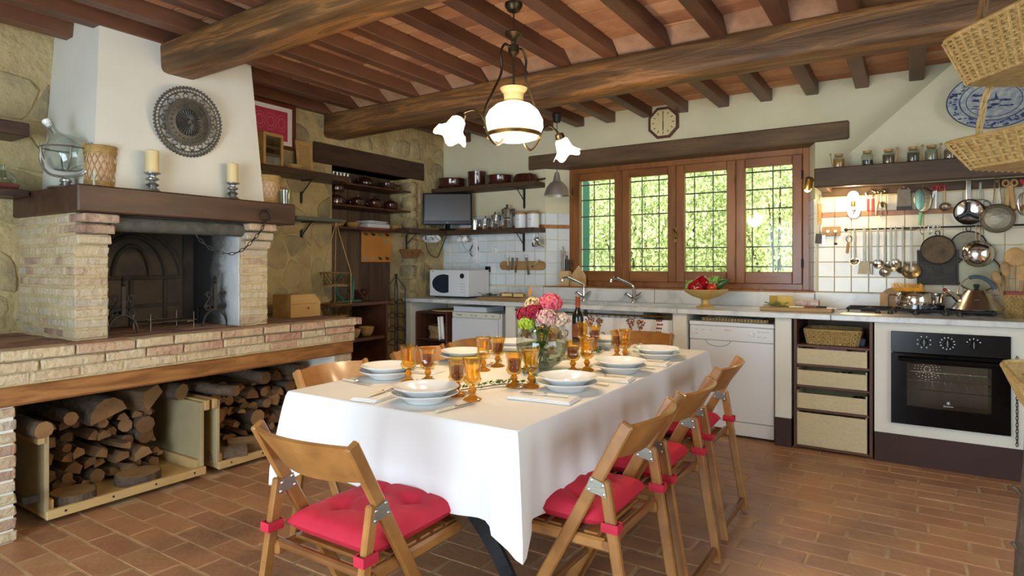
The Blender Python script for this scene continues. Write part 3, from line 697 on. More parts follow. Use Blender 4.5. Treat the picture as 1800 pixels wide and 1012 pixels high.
def log(kind, r, L):
    b = B(); nb = 9 if kind == 'round' else None
    if kind == 'round': prof = [(r*math.cos(2*PI*i/9)*rr.uniform(.93, 1.06), r*math.sin(2*PI*i/9)*rr.uniform(.93, 1.06)) for i in range(9)]
    elif kind == 'half': prof = [(r*math.cos(PI*i/6)*1.1, r*math.sin(PI*i/6)*1.1-.4*r) for i in range(7)]
    else: prof = [(-r*.9, -r*.5), (r*rr.uniform(.6, 1), -r*rr.uniform(.4, .7)), (r*.8, r*rr.uniform(-.1, .5)), (r*rr.uniform(-.3, .3), r*rr.uniform(.6, 1)), (-r*.7, r*.3)]
    n = len(prof); v = []; f = []; ns = 4
    for i in range(ns+1):
        x = -L/2+L*i/ns; o = rr.uniform(-.006, .006)
        for (a, c) in prof: v.append((x+rr.uniform(-.004, .004), a+o, c+o))
    for i in range(ns):
        for j in range(n): f.append((i*n+j, i*n+(j+1) % n, (i+1)*n+(j+1) % n, (i+1)*n+j))
    f += [tuple(range(n))[::-1], tuple(ns*n+j for j in range(n))]
    me = b.add(v, f).mesh('firewood_log', kind != 'split', 50)
    me.materials.append(M['bark'] if kind != 'split' else M['split']); me.materials.append(M['logend'])
    me.polygons[-1].material_index = 1; me.polygons[-2].material_index = 1
    if kind == 'half': me.polygons[-3].material_index = 1
    return me
ORD = ['first', 'second', 'third', 'fourth', 'fifth', 'sixth', 'seventh', 'eighth', 'ninth', 'tenth', 'eleventh', 'twelfth', 'thirteenth', 'fourteenth', 'fifteenth', 'sixteenth', 'seventeenth', 'eighteenth']
def pile(y0, y1, z0, top, xf, xb, where, group):
    """logs laid crosswise, ends to the room, stacked row on row"""
    z = z0; row = 0
    while z < top:
        rmax = 0; y = y0+rr.uniform(0, .03); k = 0
        while y < y1-.03:
            kind = rr.choice(('round', 'round', 'split', 'split', 'split', 'half')); r = rr.uniform(.022, .04) if rr.random() < .7 else rr.uniform(.04, .058)
            if z+r > top+.05 or y+2*r > y1+.02: r = .024
            r = min(r, (y1-y)/2) if y1-y > .04 else .02
            L = rr.uniform(.30, .42); dz = rr.uniform(-.006, .008)
            o = link('firewood_log', log(kind, r, L), None, None, (xb+(xf-xb)/2+rr.uniform(-.06, .05), y+r, z+r*.9+dz), (rr.uniform(-.4, .4), rr.uniform(-.06, .08), rr.uniform(-.18, .18)))
            tag(o, '%s firewood log, %s from the left in the %s row of the %s crate' % ({'round': 'round', 'split': 'split', 'half': 'half-round'}[kind], ORD[k], ['bottom', 'second', 'third', 'fourth', 'fifth', 'sixth', 'seventh', 'eighth', 'ninth', 'tenth'][row], where), 'firewood log', group)
            y += 2*r*.95; rmax = max(rmax, r); k += 1
        z += rmax*1.45; row += 1
pile(1.30, 1.95, .06, .46, -3.74, -4.18, 'left', 'logs in the left crate')
pile(2.19, 2.93, .06, .46, -3.72, -4.16, 'right', 'logs in the right crate')
def biglog(kind, r, L, loc, rot, label):
    tag(link('firewood_log', log(kind, r, L), None, None, loc, rot), label, 'firewood log')
biglog('half', .095, .42, (-3.88, 1.56, .50), (.25, .04, .22), 'thickest bark-backed half log lying on top of the left crate')
biglog('split', .085, .44, (-3.9, 1.78, .52), (.7, .05, .3), 'large split log leaning beside the thickest half log')
biglog('round', .05, .44, (-3.9, 1.95, .52), (.1, .06, .3), 'thick round log at the top right of the left crate')
biglog('round', .036, .40, (-3.85, 1.40, .495), (0, .05, .1), 'round log on top left of the left crate')
biglog('round', .042, .46, (-3.72, 1.22, .49), (0, .02, .1), 'round log resting on the rim of the left crate beside the brick leg')
biglog('round', .042, .40, (-3.84, 2.52, .535), (0, .1, .2), 'thick pale-ended round log on top of the right crate')
biglog('round', .036, .46, (-3.75, 2.19, .505), (0, .08, .35), 'bark-covered log lying over the rim of the right crate')
biglog('round', .045, .40, (-3.86, 2.80, .535), (0, .1, .3), 'round log at the far top of the right crate')
biglog('split', .07, .30, (-3.64, 2.45, .105), (.2, .02, 1.2), 'large split log lying across the front of the right crate')
biglog('half', .055, .22, (-3.62, 2.27, .10), (0, 0, 1.1), 'short stubby log at the front left of the right crate')
for (c, r, rz, lab) in (((-3.655, 1.43, .056), .112, .2, 'round wood slice with bark rim lying at the left front of the crate'), ((-3.68, 1.76, .056), .118, 1.3, 'round wood slice with bark rim lying in the middle of the crate floor')):
    t = thing('wood_slice', lab, 'wood slice', c, rz)
    pr = [(r*(1+.06*noise.noise((math.cos(a)*2, math.sin(a)*2, r*30)))*math.cos(a), r*(1+.06*noise.noise((math.cos(a)*2, math.sin(a)*2, r*30)))*math.sin(a)*.9) for a in [2*PI*i/26 for i in range(26)]]
    B().prism(pr, .05).build('bark_rim', 'bark', t); B().prism([(x*.95, y*.95) for x, y in pr], .002).build('cut_face', mat('slice', '#977748', '#7a5a34', .85, scale=8, rnd=.2), t, loc=(0, 0, .05))
ib = B(); ib.box(-.16, 0, -.004, .004, -.016, .016); ib.box(-.004, .004, 0, .06, -.016, .016)
tag(ib.build('iron_strap', 'iron', None, False, (-3.49, 1.165, .17)), 'flat black iron strap bent around the corner of the brick leg', 'iron strap')
# ------------------------------------------------------------------ kitchen counter and units
CT, CF = .945, 4.62                      # worktop height and front edge
wt = thing('marble_worktop', 'long grey-veined marble worktop under the window and hob', 'worktop', (-1.6, 5.0, .9))
SX = ((-2.86, -2.36), (-2.32, -1.82))
for (a, b_, c, d) in ((-4.33, SX[0][0], CF, 5.25), (SX[1][1], -1.5, CF, 5.25), (-1.497, -.45, CF, 5.25), (-.447, 1.15, CF, 5.25), (SX[0][0], SX[1][1], CF, 4.76), (SX[0][0], SX[1][1], 5.08, 5.25), (SX[0][1], SX[1][0], 4.76, 5.08)):
    wpart(B().box(a, b_, c, d, .908, CT, c=.004), 'marble_slab', 'marble', wt)
for (a, b_) in SX:
    s_ = B(); t_ = .015
    s_.box(a, b_, 4.76, 5.08, .76, .775); s_.box(a, a+t_, 4.76, 5.08, .775, .94); s_.box(b_-t_, b_, 4.76, 5.08, .775, .94); s_.box(a+t_, b_-t_, 4.76, 4.775, .775, .94); s_.box(a+t_, b_-t_, 5.065, 5.08, .775, .94)
    wpart(s_, 'sink_basin', 'marble', wt)
for (a, b_) in ((-4.29, -3.04), (-3.035, -1.9), (-1.897, -.62), (-.615, 1.15)): wpart(B().box(a, b_, 5.232, 5.262, CT, 1.062 if a < -.7 else 1.07, c=.003), 'upstand', 'marble', wt)
cb = thing('counter_base', 'white plastered masonry piers carrying the marble worktop', 'counter base', (-1.6, 5.0, 0))
for (a, b_) in ((-4.33, -4.265), (-3.11, -3.005), (-1.549, -1.438), (-.807, -.699)):
    wpart(B().box(a, b_, 4.67, 5.25, .2, .908, c=.004), 'pier', 'hoodwhite', cb); wpart(B().box(a-.001, b_+.001, 4.667, 5.25, 0, .2, c=.003), 'plinth', 'plinth', cb)
OX0, OX1, OZ0, OZ1 = -.104, .499, .267, .855
for (a, b_, c, d) in ((-.197, OX0+.01, .19, .908), (OX1-.01, 1.15, .19, .908)): wpart(B().box(a, b_, 4.67, 5.25, c, d), 'oven_wall', 'hoodwhite', cb)
wpart(B().box(OX0+.01, OX1-.01, 4.67, 5.25, OZ1-.01, .908), 'oven_wall', 'hoodwhite', cb); wpart(B().box(OX0+.01, OX1-.01, 4.67, 5.25, .19, OZ0+.01), 'oven_wall', 'hoodwhite', cb)
wpart(B().box(-.197, 1.15, 4.664, 5.25, 0, .19, c=.002), 'plinth', 'plinth', cb)
# oven
ov = thing('built_in_oven', 'black built-in oven with glass door and three knobs', 'oven', (.1975, 4.66, .267))
w, h = OX1-OX0, OZ1-OZ0; x0 = -w/2
B().box(x0, -x0, -.02, 0, .455, h, c=.002).build('control_panel', 'blackgloss', ov)
df = B(); wz0, wz1, wx0, wx1 = .115, .39, -.215, .21
for q in ((x0, wx0, 0, .45), (wx1, -x0, 0, .45), (wx0, wx1, 0, wz0), (wx0, wx1, wz1, .45)): df.box(q[0], q[1], -.02, .01, q[2], q[3])
dr = df.build('door', 'ovenglass', ov)
B().box(wx0-.01, wx1+.01, -.014, -.011, wz0-.01, wz1+.01).build('door_glass', thin_glass('ovenpane', '#e6e2dc', .06), dr)
hn = B(); hn.tube([(x0+.04, -.055, .418), (-x0-.03, -.055, .418)], .011, 8); 
for q in (x0+.06, -x0-.05): hn.tube([(q, -.055, .418), (q, -.015, .41)], .008, 6)
hn.build('door_handle', 'blackgloss', dr, True)
cv = B(); cv.box(wx0-.02, wx1+.02, .42, .43, .06, .43); cv.box(wx0-.03, wx0-.02, .02, .43, .06, .43); cv.box(wx1+.02, wx1+.03, .02, .43, .06, .43); cv.box(wx0-.02, wx1+.02, .02, .43, .05, .06); cv.box(wx0-.02, wx1+.02, .02, .43, .43, .44)
cv.build('cavity', mat('cavity', '#9a9288', rough=.45), ov)
for zz in (.22, .28):
    rk = B(); rk.tube([(wx0-.015, .03, zz), (wx1+.015, .03, zz), (wx1+.015, .4, zz), (wx0-.015, .4, zz)], .003, 5, closed=True)
    for i in range(13): q = wx0+i*(wx1-wx0)/12; rk.tube([(q, .03, zz), (q, .4, zz)], .0018, 4)
    rk.build('oven_rack', 'steel', ov)
fn = B()
for k in range(4):
    rd = .018+.018*k
    for i in range(10+4*k):
        a = 2*PI*i/(10+4*k); fn.box(-.0035, .0035, -.002, .002, -.003, .003, TR(-.1+rd*math.cos(a), .41, .3+rd*math.sin(a)))
stuff(fn.build('fan_grille', 'steel', ov))
for k, q in enumerate((-.125, -.005, .125)):
    kb = B(); kb.lathe([(.022, 0), (.02, .018), (.015, .022)], 20); kn = kb.build('knob', 'blackgloss', ov, True, (q, -.02, .528), (PI/2, 0, 0)); B().box(-.002, .002, -.02, .02, .022, .025).build('pointer', 'oldsteel', kn)
    mk = B()
    for i in range(8 if k == 0 else 12 if k == 1 else 5):
        n_ = 8 if k == 0 else 12 if k == 1 else 5; a = 2*PI*i/n_+.4
        if k == 2: a = PI*.15+PI*.7*i/4
        mk.box(-.0035, .0035, -.0008, 0, -.0025, .0025, TR(q+.036*math.cos(a), -.02, .528+.036*math.sin(a), 0, -a, 0))
    stuff(mk.build('dial_marks', 'white', ov))
lg_ = B(); lg_.tube([(.009*math.cos(a)*s2, -.021, .158+.009*math.sin(a)*s2) for a, s2 in [(PI/4+i*PI/2, 1.25) for i in range(4)]], .0012, 4, closed=True); lg_.box(-.004, .004, -.0212, -.0205, .154, .162); lg_.build('logo_emblem', 'white', dr)
link('lettering', text_mesh('Electrolux', .012, TR(0, -.0206, .134, PI/2)), 'white', dr)
# dishwasher
dw = thing('dishwasher', 'white dishwasher with curved grip under the marble worktop', 'dishwasher', (-1.12, 4.98, 0))
B().box(-.3, .3, -.26, .26, .1, .84).build('body', 'appliance', dw); B().box(-.305, .305, -.285, .26, .823, .853, c=.004).build('top_plate', 'appliance', dw)
B().box(-.302, .302, -.282, -.26, .715, .82, c=.004).build('control_panel', 'appliance', dw); B().box(-.302, .302, -.28, -.26, .125, .712, c=.004).build('door', 'appliance', dw)
B().box(-.3, .3, -.265, -.25, .02, .12, c=.003).build('kick_plate', 'appliance', dw)
gp = B(); gp.tube([(-.09+.09*math.cos(a), -.283, .715-.045*math.sin(a)) for a in [PI*i/12 for i in range(13)]], .004, 6); gp.build('grip', mat('gripgrey', '#b9bcc0', rough=.3), dw, True)
kn = B().lathe([(.02, 0), (.019, .012), (.012, .015)], 20).build('knob', 'white', dw, True, (.15, -.282, .772), (PI/2, 0, 0))
link('lettering', text_mesh('BOSCH', .014, TR(-.02, -.2825, .79, PI/2)), mat('redprint', '#b0342f', rough=.5), dw)
mk = B()
for (a, z_) in ((-.25, .79), (-.2, .79), (-.14, .79), (.2, .792), (.23, .792), (.26, .792), (.2, .755), (.24, .755), (-.25, .76)): mk.box(a-.012, a+.012, -.2828, -.2822, z_-.0015, z_+.0015)
stuff(mk.build('panel_marks', mat('printgrey', '#8a8d92', rough=.6), dw))
# trays on the dishwasher
def tray(loc, label, L, Wd, rz=0):
    t = thing('serving_tray', label, 'tray', loc, rz)
    B().box(-L/2+.02, L/2-.02, -Wd/2+.02, Wd/2-.02, 0, .006).build('tray_base', 'pewter', t)
    b = B(); pts = [(-L/2, -Wd/2, .012), (L/2, -Wd/2, .012), (L/2, Wd/2, .012), (-L/2, Wd/2, .012)]
    for i in range(4):
        p, q = Vector(pts[i]), Vector(pts[(i+1) % 4]); n_ = int((q-p).length/.022)
        for k in range(n_):
            c = p+(q-p)*((k+.5)/n_); b.box(-.009, .009, -.009, .009, -.010, .012, TR(c.x, c.y, c.z))
    stuff(b.build('rim', 'wicker', t)); return t
tray((-1.105, 4.9, .854), 'shallow tray with brown woven rim on top of the dishwasher', .46, .3)
b = B(); n_ = 10
tag(B().box(-.2, .2, -.13, .13, 0, .004, c=.001).build('silver_tray', 'chrome', None, False, (-1.12, 4.92, .879), (.0, .015, .03)), 'thin silver tray lying on the woven-rim tray', 'tray')
# drawer-shelf unit with boxes
su = thing('shelf_unit', 'narrow dark wooden shelf unit with boxes beside the oven', 'shelf unit', (-.445, 4.95, 0))
for a in (-.239, .219): B().box(a, a+.02, -.28, .29, .01, .905, c=.002).build('side_panel', 'cabwood', su)
for z_ in (.012, .268, .43, .578, .712): B().box(-.219, .219, -.275, .29, z_, z_+.016, c=.002).build('shelf', 'cabwood', su)
B().box(-.219, .219, .28, .29, .03, .9).build('back_panel', 'cabwood', su)
M['paperbox'] = mat('paperbox', '#cdbf9b', '#c2b48e', .8, scale=60, bump=.25)
def obox(x0, x1, z0, z1, label, inside=None):
    t = thing('storage_box', label, 'box', (-.452, 4.7, z0)); hw = (x1-x0)/2; h_ = z1-z0
    B().box(-hw, hw, -.02, -.012, 0, h_, c=.002).build('front', 'paperbox', t); B().box(-hw, -hw+.008, -.012, .4, 0, h_+.015).build('side', 'paperbox', t); B().box(hw-.008, hw, -.012, .4, 0, h_+.015).build('side', 'paperbox', t)
    B().box(-hw+.008, hw-.008, -.012, .4, 0, .006).build('bottom', 'paperbox', t); B().box(-hw+.008, hw-.008, .392, .4, 0, h_+.015).build('back', 'paperbox', t); return t
for (z0, z1, lab) in ((.594, .70, 'beige woven box just below the wicker basket, with pink packets inside'), (.446, .55, 'beige woven box on the third shelf from the top, holding dark utensils'), (.284, .39, 'beige woven box on the shelf above the biggest box'), (.028, .255, 'biggest beige box on the bottom of the shelf unit')): obox(-.213, .213, z0, z1, lab)
for (x, y, z0, wd, hh, m_, lab) in ((-.46, 4.78, .601, .2, .105, mat('pinkpack', '#b5708a', rough=.6), 'pink packet standing in the topmost woven box'), (-.29, 4.79, .601, .08, .1, mat('rosepack', '#a8606a', rough=.6), 'small dark pink packet at the right in the topmost woven box')):
    tag(B().box(-wd/2, wd/2, -.03, .03, 0, hh, c=.004).build('packet', m_, None, False, (x, y, z0)), lab, 'packet')
for k in range(5):
    b = B(); b.tube([(-.06, 0, .05), (.06, .01, .075)], .012, 6); b.ball((.07, .01, .08), .022, 8, 5)
    tag(b.build('dark_utensil', 'black', None, True, (-.50+.05*k, 4.78, .44 if k < 3 else .275), (0, 0, .3*k)), 'dark utensil in the %s, %s from the left' % ('box on the third shelf from the top' if k < 3 else 'box above the biggest one', ORD[k if k < 3 else k-3]), 'utensil', 'dark utensils in the boxes')
def weave_basket(t, w0, d0, w1, d1, h_, m_='wicker', rows=7, posts=40, rect=True, rr_=.004, dark=False):
    """rectangular or oval woven basket: stakes and rows of round cane"""
    def ring(f, n_=48):
        wa, da = w0+(w1-w0)*f, d0+(d1-d0)*f; out = []
        for i in range(n_):
            a = 2*PI*i/n_; c, s2 = math.cos(a), math.sin(a); e = .3 if rect else 1
            out.append((wa/2*math.copysign(abs(c)**e, c), da/2*math.copysign(abs(s2)**e, s2)))
        return out
    def ring(f, n_=48, raw=ring):
        p = [Vector(q) for q in raw(f, 240)]; p.append(p[0]); tot = [0]
        for a, b2 in zip(p, p[1:]): tot.append(tot[-1]+(b2-a).length)
        out = []; j = 0
        for i in range(n_):
            d = tot[-1]*i/n_
            while tot[j+1] < d: j += 1
            q = p[j]+(p[j+1]-p[j])*((d-tot[j])/max(1e-9, tot[j+1]-tot[j])); out.append((q.x, q.y))
        return out
    b = B(); r0 = ring(0); b.prism([(x*.99, y*.99) for x, y in r0], .006); b.build('base', m_, t)
    inner = B(); v = []; f = []; ra, rb = ring(0), ring(1); n_ = len(ra)
    for q, z_ in ((ra, .0), (rb, h_)): v += [(x*.985, y*.985, z_) for x, y in q]
    for i in range(n_): f.append((i, (i+1) % n_, n_+(i+1) % n_, n_+i))
    inner.add(v, f).build('lining_weave', m_, t)
    b = B()
    for k in range(rows):
        z_ = h_*(k+.5)/rows; rg = ring((k+.5)/rows, posts*2); wv_ = h_/rows*.42; b.tube([(x*(1+wv_*(-1)**(i+k)/max(.03, math.hypot(x, y))), y*(1+wv_*(-1)**(i+k)/max(.03, math.hypot(x, y))), z_) for i, (x, y) in enumerate(rg)], h_/rows*.44, 5, closed=True)
    stuff(b.build('weave', m_, t, True))
    b = B(); rg = ring(1.0); b.tube([(x*1.01, y*1.01, h_) for x, y in rg], rr_*2, 6, closed=True); b.build('rim', m_, t, True)
    b = B(); ra, rb = ring(0, posts), ring(1, posts)
    for (p, q) in zip(ra, rb): b.tube([(p[0]*1.025, p[1]*1.025, 0), (q[0]*1.03, q[1]*1.03, h_)], rr_*1.15, 5)
    stuff(b.build('stakes', m_, t))
t = thing('wicker_basket', 'honey-coloured wicker basket on the top shelf of the shelf unit', 'basket', (-.452, 4.86, .729)); weave_basket(t, .31, .28, .35, .32, .1)
for k, (x, c_) in enumerate(((-.55, '#7c9bb5'), (-.43, '#c8ccd0'), (-.34, '#51616e'))):
    tag(B().box(-.05, .05, -.1, .1, 0, .06, c=.01).build('cloth_packet', mat('packet%d' % k, c_, rough=.5), None, False, (x, 4.86, .737), (.1, .1*k, .2*k)), ['pale blue packet lying in the wicker basket of the shelf unit', 'silver grey packet in the middle of that wicker basket', 'dark slate packet at the right of that wicker basket'][k], 'packet')
# left open shelf, fridge, box
lc = thing('open_shelf', 'dark wooden open shelf unit under the worktop beside the fridge', 'shelf', (-4.05, 4.98, 0))
for a in (-.205, .19): B().box(a, a+.018, -.25, .25, 0, .805, c=.002).build('side_panel', 'cabwood', lc)
for z_ in (.03, .52, .79): B().box(-.187, .19, -.25, .25, z_, z_+.018, c=.002).build('shelf', 'cabwood', lc)
B().box(-.187, .19, .24, .25, 0, .8).build('back_panel', 'cabwood', lc)
def mat_disc(r, h_, n_=8):
    b = B(); pr = [(0, 0)]
    for i in range(n_): q = r*(i+.5)/n_; pr += [(r*i/n_+.001, h_*.7), (q, h_), (r*(i+1)/n_-.001, h_*.7)]
    pr += [(r, 0)]; b.lathe([(0.0001, 0), (r, 0), (r, h_*.6)]+[(a, c) for a, c in reversed(pr[:-1])], 28, cap=False); return b.mesh('straw_mat', True, 60)
mm_ = mat_disc(.155, .014); mm_.materials.append(M['straw'])
for k in range(9):
    tag(link('straw_placemat', mm_, None, None, (-4.03+R.uniform(-.012, .012), 4.92+R.uniform(-.012, .012), .539+.0135*k), (0, 0, k)), 'round woven straw placemat in the stack on the open shelf, %s from the bottom' % ['lowest,', 'second', 'third', 'fourth', 'fifth', 'sixth', 'seventh', 'eighth', 'topmost, ninth'][k], 'placemat', 'straw placemats on the open shelf')
m2 = mat_disc(.19, .014); m2.materials.append(M['straw']); tag(link('straw_placemat', m2, None, None, (-3.98, 4.95, .812)), 'large straw mat lying flat on top of the open shelf', 'placemat')
tw = B(); v = []; f = []
for i in range(9):
    for j in range(6): v.append((-.012+.012*math.sin(i*1.4)+.004*j, -.05+.0125*i, -.045*j*1.0))
for i in range(8):
    for j in range(5): f.append((i*6+j, (i+1)*6+j, (i+1)*6+j+1, i*6+j+1))
o = tag(tw.add(v, f).build('tea_towel', 'napkin', None, True, (-3.885, 4.7, .77)), 'folded cloth hanging at the right end of the open shelf', 'tea towel'); sm_ = o.modifiers.new('s', 'SOLIDIFY'); sm_.thickness = .004
fr_ = thing('small_fridge', 'small white under-counter fridge left of the curtain', 'fridge', (-3.495, 4.98, 0))
B().box(-.29, .29, -.22, .26, .03, .82).build('body', 'appliance', fr_); B().box(-.29, .255, -.245, -.222, .05, .765, c=.006).build('door', 'appliance', fr_); B().box(-.29, .275, -.24, -.222, .77, .822, c=.005).build('control_panel', mat('cream', '#d9dac6', rough=.4), fr_)
link('lettering', text_mesh('Candy', .026, TR(-.2, -.2405, .788, PI/2)), 'black', fr_)
mk = B()
for a in (-.05, .0, .12, .2): mk.box(a-.012, a+.012, -.2408, -.24, .79, .8)
stuff(mk.build('panel_marks', MATS['printgrey'], fr_))
tag(B().box(-.2, .2, -.15, .15, 0, .05, c=.004).build('white_box', 'appliance', None, False, (-3.6, 4.93, .823)), 'flat white box lying on top of the small fridge', 'box')
# curtain on a rod with brown grape print
cu = thing('sink_curtain', 'white cotton curtain with brown grape print under the sinks', 'curtain', (-2.28, 4.70, 0))
def cy_(x): return .012*math.sin(x*38)+.008*math.sin(x*17+1)
b = B(); v = []; f = []; nx = 150; x0, x1 = -.71, .715
for i in range(nx+1):
    x = x0+(x1-x0)*i/nx
    for z_ in (.06, .45, .845): v.append((x, cy_(x), z_))
for i in range(nx):
    for j in range(2): f.append((i*3+j, (i+1)*3+j, (i+1)*3+j+1, i*3+j+1))
b.add(v, f).build('fabric', 'napkin', cu, True)
pm = mat('grapeprint', '#9a5f3c', '#7f4a2c', .9, scale=20); pb = B()
def dot(x, z_, r):
    n_ = 8; ring = [(x+r*math.cos(2*PI*i/n_), z_+r*math.sin(2*PI*i/n_)) for i in range(n_)]; pb.add([(a, cy_(a)-.0025, c) for a, c in ring], [tuple(range(n_))])
def vine(p0, r=.0042):
    pts = bez([(a, 0, c) for a, c in p0], 6); 
    for p, q in zip(pts, pts[1:]):
        d = (q-p); nn = Vector((-d.z, 0, d.x)).normalized()*r; pb.add([(w_.x, cy_(w_.x)-.0025, w_.z) for w_ in (p-nn, q-nn, q+nn, p+nn)], [(0, 1, 2, 3)])
def grapes(x, z_, s_=1):
    for rw, n_ in enumerate((4, 5, 4, 3, 2, 1)):
        for k in range(n_): dot(x+(k-(n_-1)/2)*.016*s_+R.uniform(-.005, .005), z_-rw*.016*s_+R.uniform(-.006, .006), .0088*s_*R.uniform(.75, 1.1))
def vleaf(x, z_, s_):
    n_ = 18; ring = [(x+s_*(1+.35*math.cos(5*a+.5))*math.cos(a), z_+s_*(1+.3*math.cos(5*a+.5))*math.sin(a)) for a in [2*PI*i/n_ for i in range(n_)]]
    c0 = (x, cy_(x)-.0027, z_); pb.add([c0]+[(a, cy_(a)-.0027, c) for a, c in ring], [(0, 1+i, 1+(i+1) % n_) for i in range(n_)])
for cx in (-.62, -.28, .06, .42):
    grapes(cx-.05, .835); grapes(cx+.04, .83); vleaf(cx-.01, .665, .05); vine([(cx-.05, .75), (cx-.01, .71), (cx+.03, .66), (cx+.08, .67), (cx+.09, .71), (cx+.06, .72)]); vine([(cx+.01, .7), (cx+.06, .64), (cx+.1, .6)]); vleaf(cx+.06, .56, .05); grapes(cx-.02, .6)
for cx in (-.45, -.11, .62):
    for k in range(14):
        for j in range(3): dot(cx+(j-1)*.016+.006*math.sin(k*1.7), .84-.03*k, .0085)
stuff(pb.build('grape_print', pm, cu))
b = B(); b.tube([(-.725, -.025, .872), (.73, -.025, .872)], .007, 8); b.build('curtain_rod', 'brass', cu, True)
rgm = B(); rgm.tube([(0, .012*math.cos(a), .016*math.sin(a)) for a in [2*PI*i/10 for i in range(10)]], .002, 5, closed=True); rgm = rgm.mesh('ring', True); rgm.materials.append(M['ironblk'])
for i in range(26): link('ring', rgm, None, cu, (-.7+.056*i, -.022, .864))
# faucets
def faucet(loc, label):
    t = thing('mixer_tap', label, 'tap', loc, 0, 'chrome two-handle taps')
    B().lathe([(.024, 0), (.022, .012), (.012, .02), (.012, .03)], 16).build('base', 'chrome', t, True)
    b = B(); b.tube(bez([(0, 0, .02), (0, 0, .12), (-.01, -.01, .15), (-.09, -.07, .2), (-.13, -.1, .218), (-.155, -.117, .21), (-.162, -.122, .185)], 6), .0095, 8); b.build('spout', 'chrome', t, True)
    for s_ in (-1, 1):
        b = B(); b.tube([(0, -.005, .03), (s_*.06, -.02, .075)], .011, 8); q = b.build('valve', 'chrome', t, True)
        h_ = B()
        for k in range(2):
            a = k*PI/2+.5; h_.tube([(s_*.062+.026*math.cos(a)*.6, -.024+.026*math.sin(a), .078+.015*math.cos(a)), (s_*.062-.026*math.cos(a)*.6, -.024-.026*math.sin(a), .078-.015*math.cos(a))], .005, 6)
        h_.build('cross_handle', 'chrome', q, True)
    return t
faucet((-2.56, 5.17, CT), 'chrome swan-neck tap nearest the knife block'); faucet((-2.07, 5.17, CT), 'chrome swan-neck tap below the second window sash')

# ------------------------------------------------------------------ hob, hood
hb = thing('gas_hob', 'stainless steel gas hob with black grates on the marble worktop', 'hob', (.03, 4.93, CT))
hp = B(); hp.add([(-.44, -.235, .001), (.46, -.235, .001), (.44, .25, .001), (-.42, .25, .001), (-.42, -.215, .012), (.44, -.215, .012), (.42, .23, .018), (-.40, .23, .018)], [(0, 1, 5, 4), (1, 2, 6, 5), (2, 3, 7, 6), (3, 0, 4, 7), (4, 5, 6, 7), (0, 3, 2, 1)]); hp.build('steel_plate', mat('hobsteel', '#c3c6c8', rough=.35, metal=.8), hb)
for (cx, r) in ((-.27, .033), (-.27, .035), (.02, .06), (.3, .033), (.3, .035)): pass
for (cx, cyy, r) in ((-.27, -.02, .04), (-.27, .16, .032), (.02, .08, .055), (.3, -.02, .032), (.3, .16, .042)):
    B().lathe([(r*1.3, 0), (r*1.25, .008), (r, .012), (r, .02), (r*.8, .024)], 18).build('burner', 'black', hb, True, (cx, cyy, .014))
for (a, b_) in ((-.4, -.14), (-.12, .16), (.18, .42)):
    g = B(); g.tube([(a, -.09, .033), (b_, -.09, .033), (b_, .22, .033), (a, .22, .033)], .007, 6, closed=True); c = (a+b_)/2
    for (p, q) in (((a, -.01), (c-.03, -.01)), ((c+.03, -.01), (b_, -.01)), ((a, .15), (c-.03, .15)), ((c+.03, .15), (b_, .15)), ((c, -.09), (c, -.04)), ((c, .22), (c, .18)), ((c, .03), (c, .11))): g.tube([(p[0], p[1], .033), (q[0], q[1], .033)], .006, 6)
    for (p, q) in ((a+.01, -.09), (b_-.01, -.09), (a+.01, .22), (b_-.01, .22)): g.tube([(p, q, .033), (p, q, .014)], .006, 6)
    g.build('pan_grate', 'ironblk', hb, True)
for q in (-.21, -.14, -.0, .16, .23):
    k_ = B(); k_.lathe([(.017, 0), (.016, .014), (.012, .018)], 14); k_.box(-.004, .004, -.018, .018, .014, .026); k_.build('knob', 'black', hb, True, (q, -.185, .012))
# hood over the hob
hd2 = thing('cooker_hood', 'white sloping plaster hood on a dark beam over the hob', 'hood', (.2, 5.0, 1.82))
wpart(B().box(-.57, 1.3, 4.79, 4.86, 1.825, 1.96, c=.006), 'front_beam', 'darkwoodx', hd2); wpart(B().box(-.57, -.50, 4.862, 5.265, 1.83, 1.955, c=.006), 'side_beam', 'darkwoodx', hd2)
wpart(B().box(-.5, 1.3, 4.86, 5.262, 1.938, 1.958), 'shelf_board', 'darkwoodx', hd2); wpart(B().box(-.57, 1.3, 5.236, 5.262, 1.80, 1.86, c=.004), 'hook_board', 'darkwoodx', hd2)
pl = B(); pl.add([(-.5, 5.0, 1.958), (1.3, 5.0, 1.958), (1.3, 5.3, 1.958), (-.5, 5.3, 1.958), (.3, 5.12, 2.7), (1.3, 5.12, 2.7), (1.3, 5.3, 2.7), (.3, 5.3, 2.7)], [(0, 1, 5, 4), (3, 0, 4, 7), (1, 2, 6, 5), (2, 3, 7, 6), (4, 5, 6, 7), (0, 3, 2, 1)]); wpart(pl, 'plaster_hood', 'plaster', hd2)
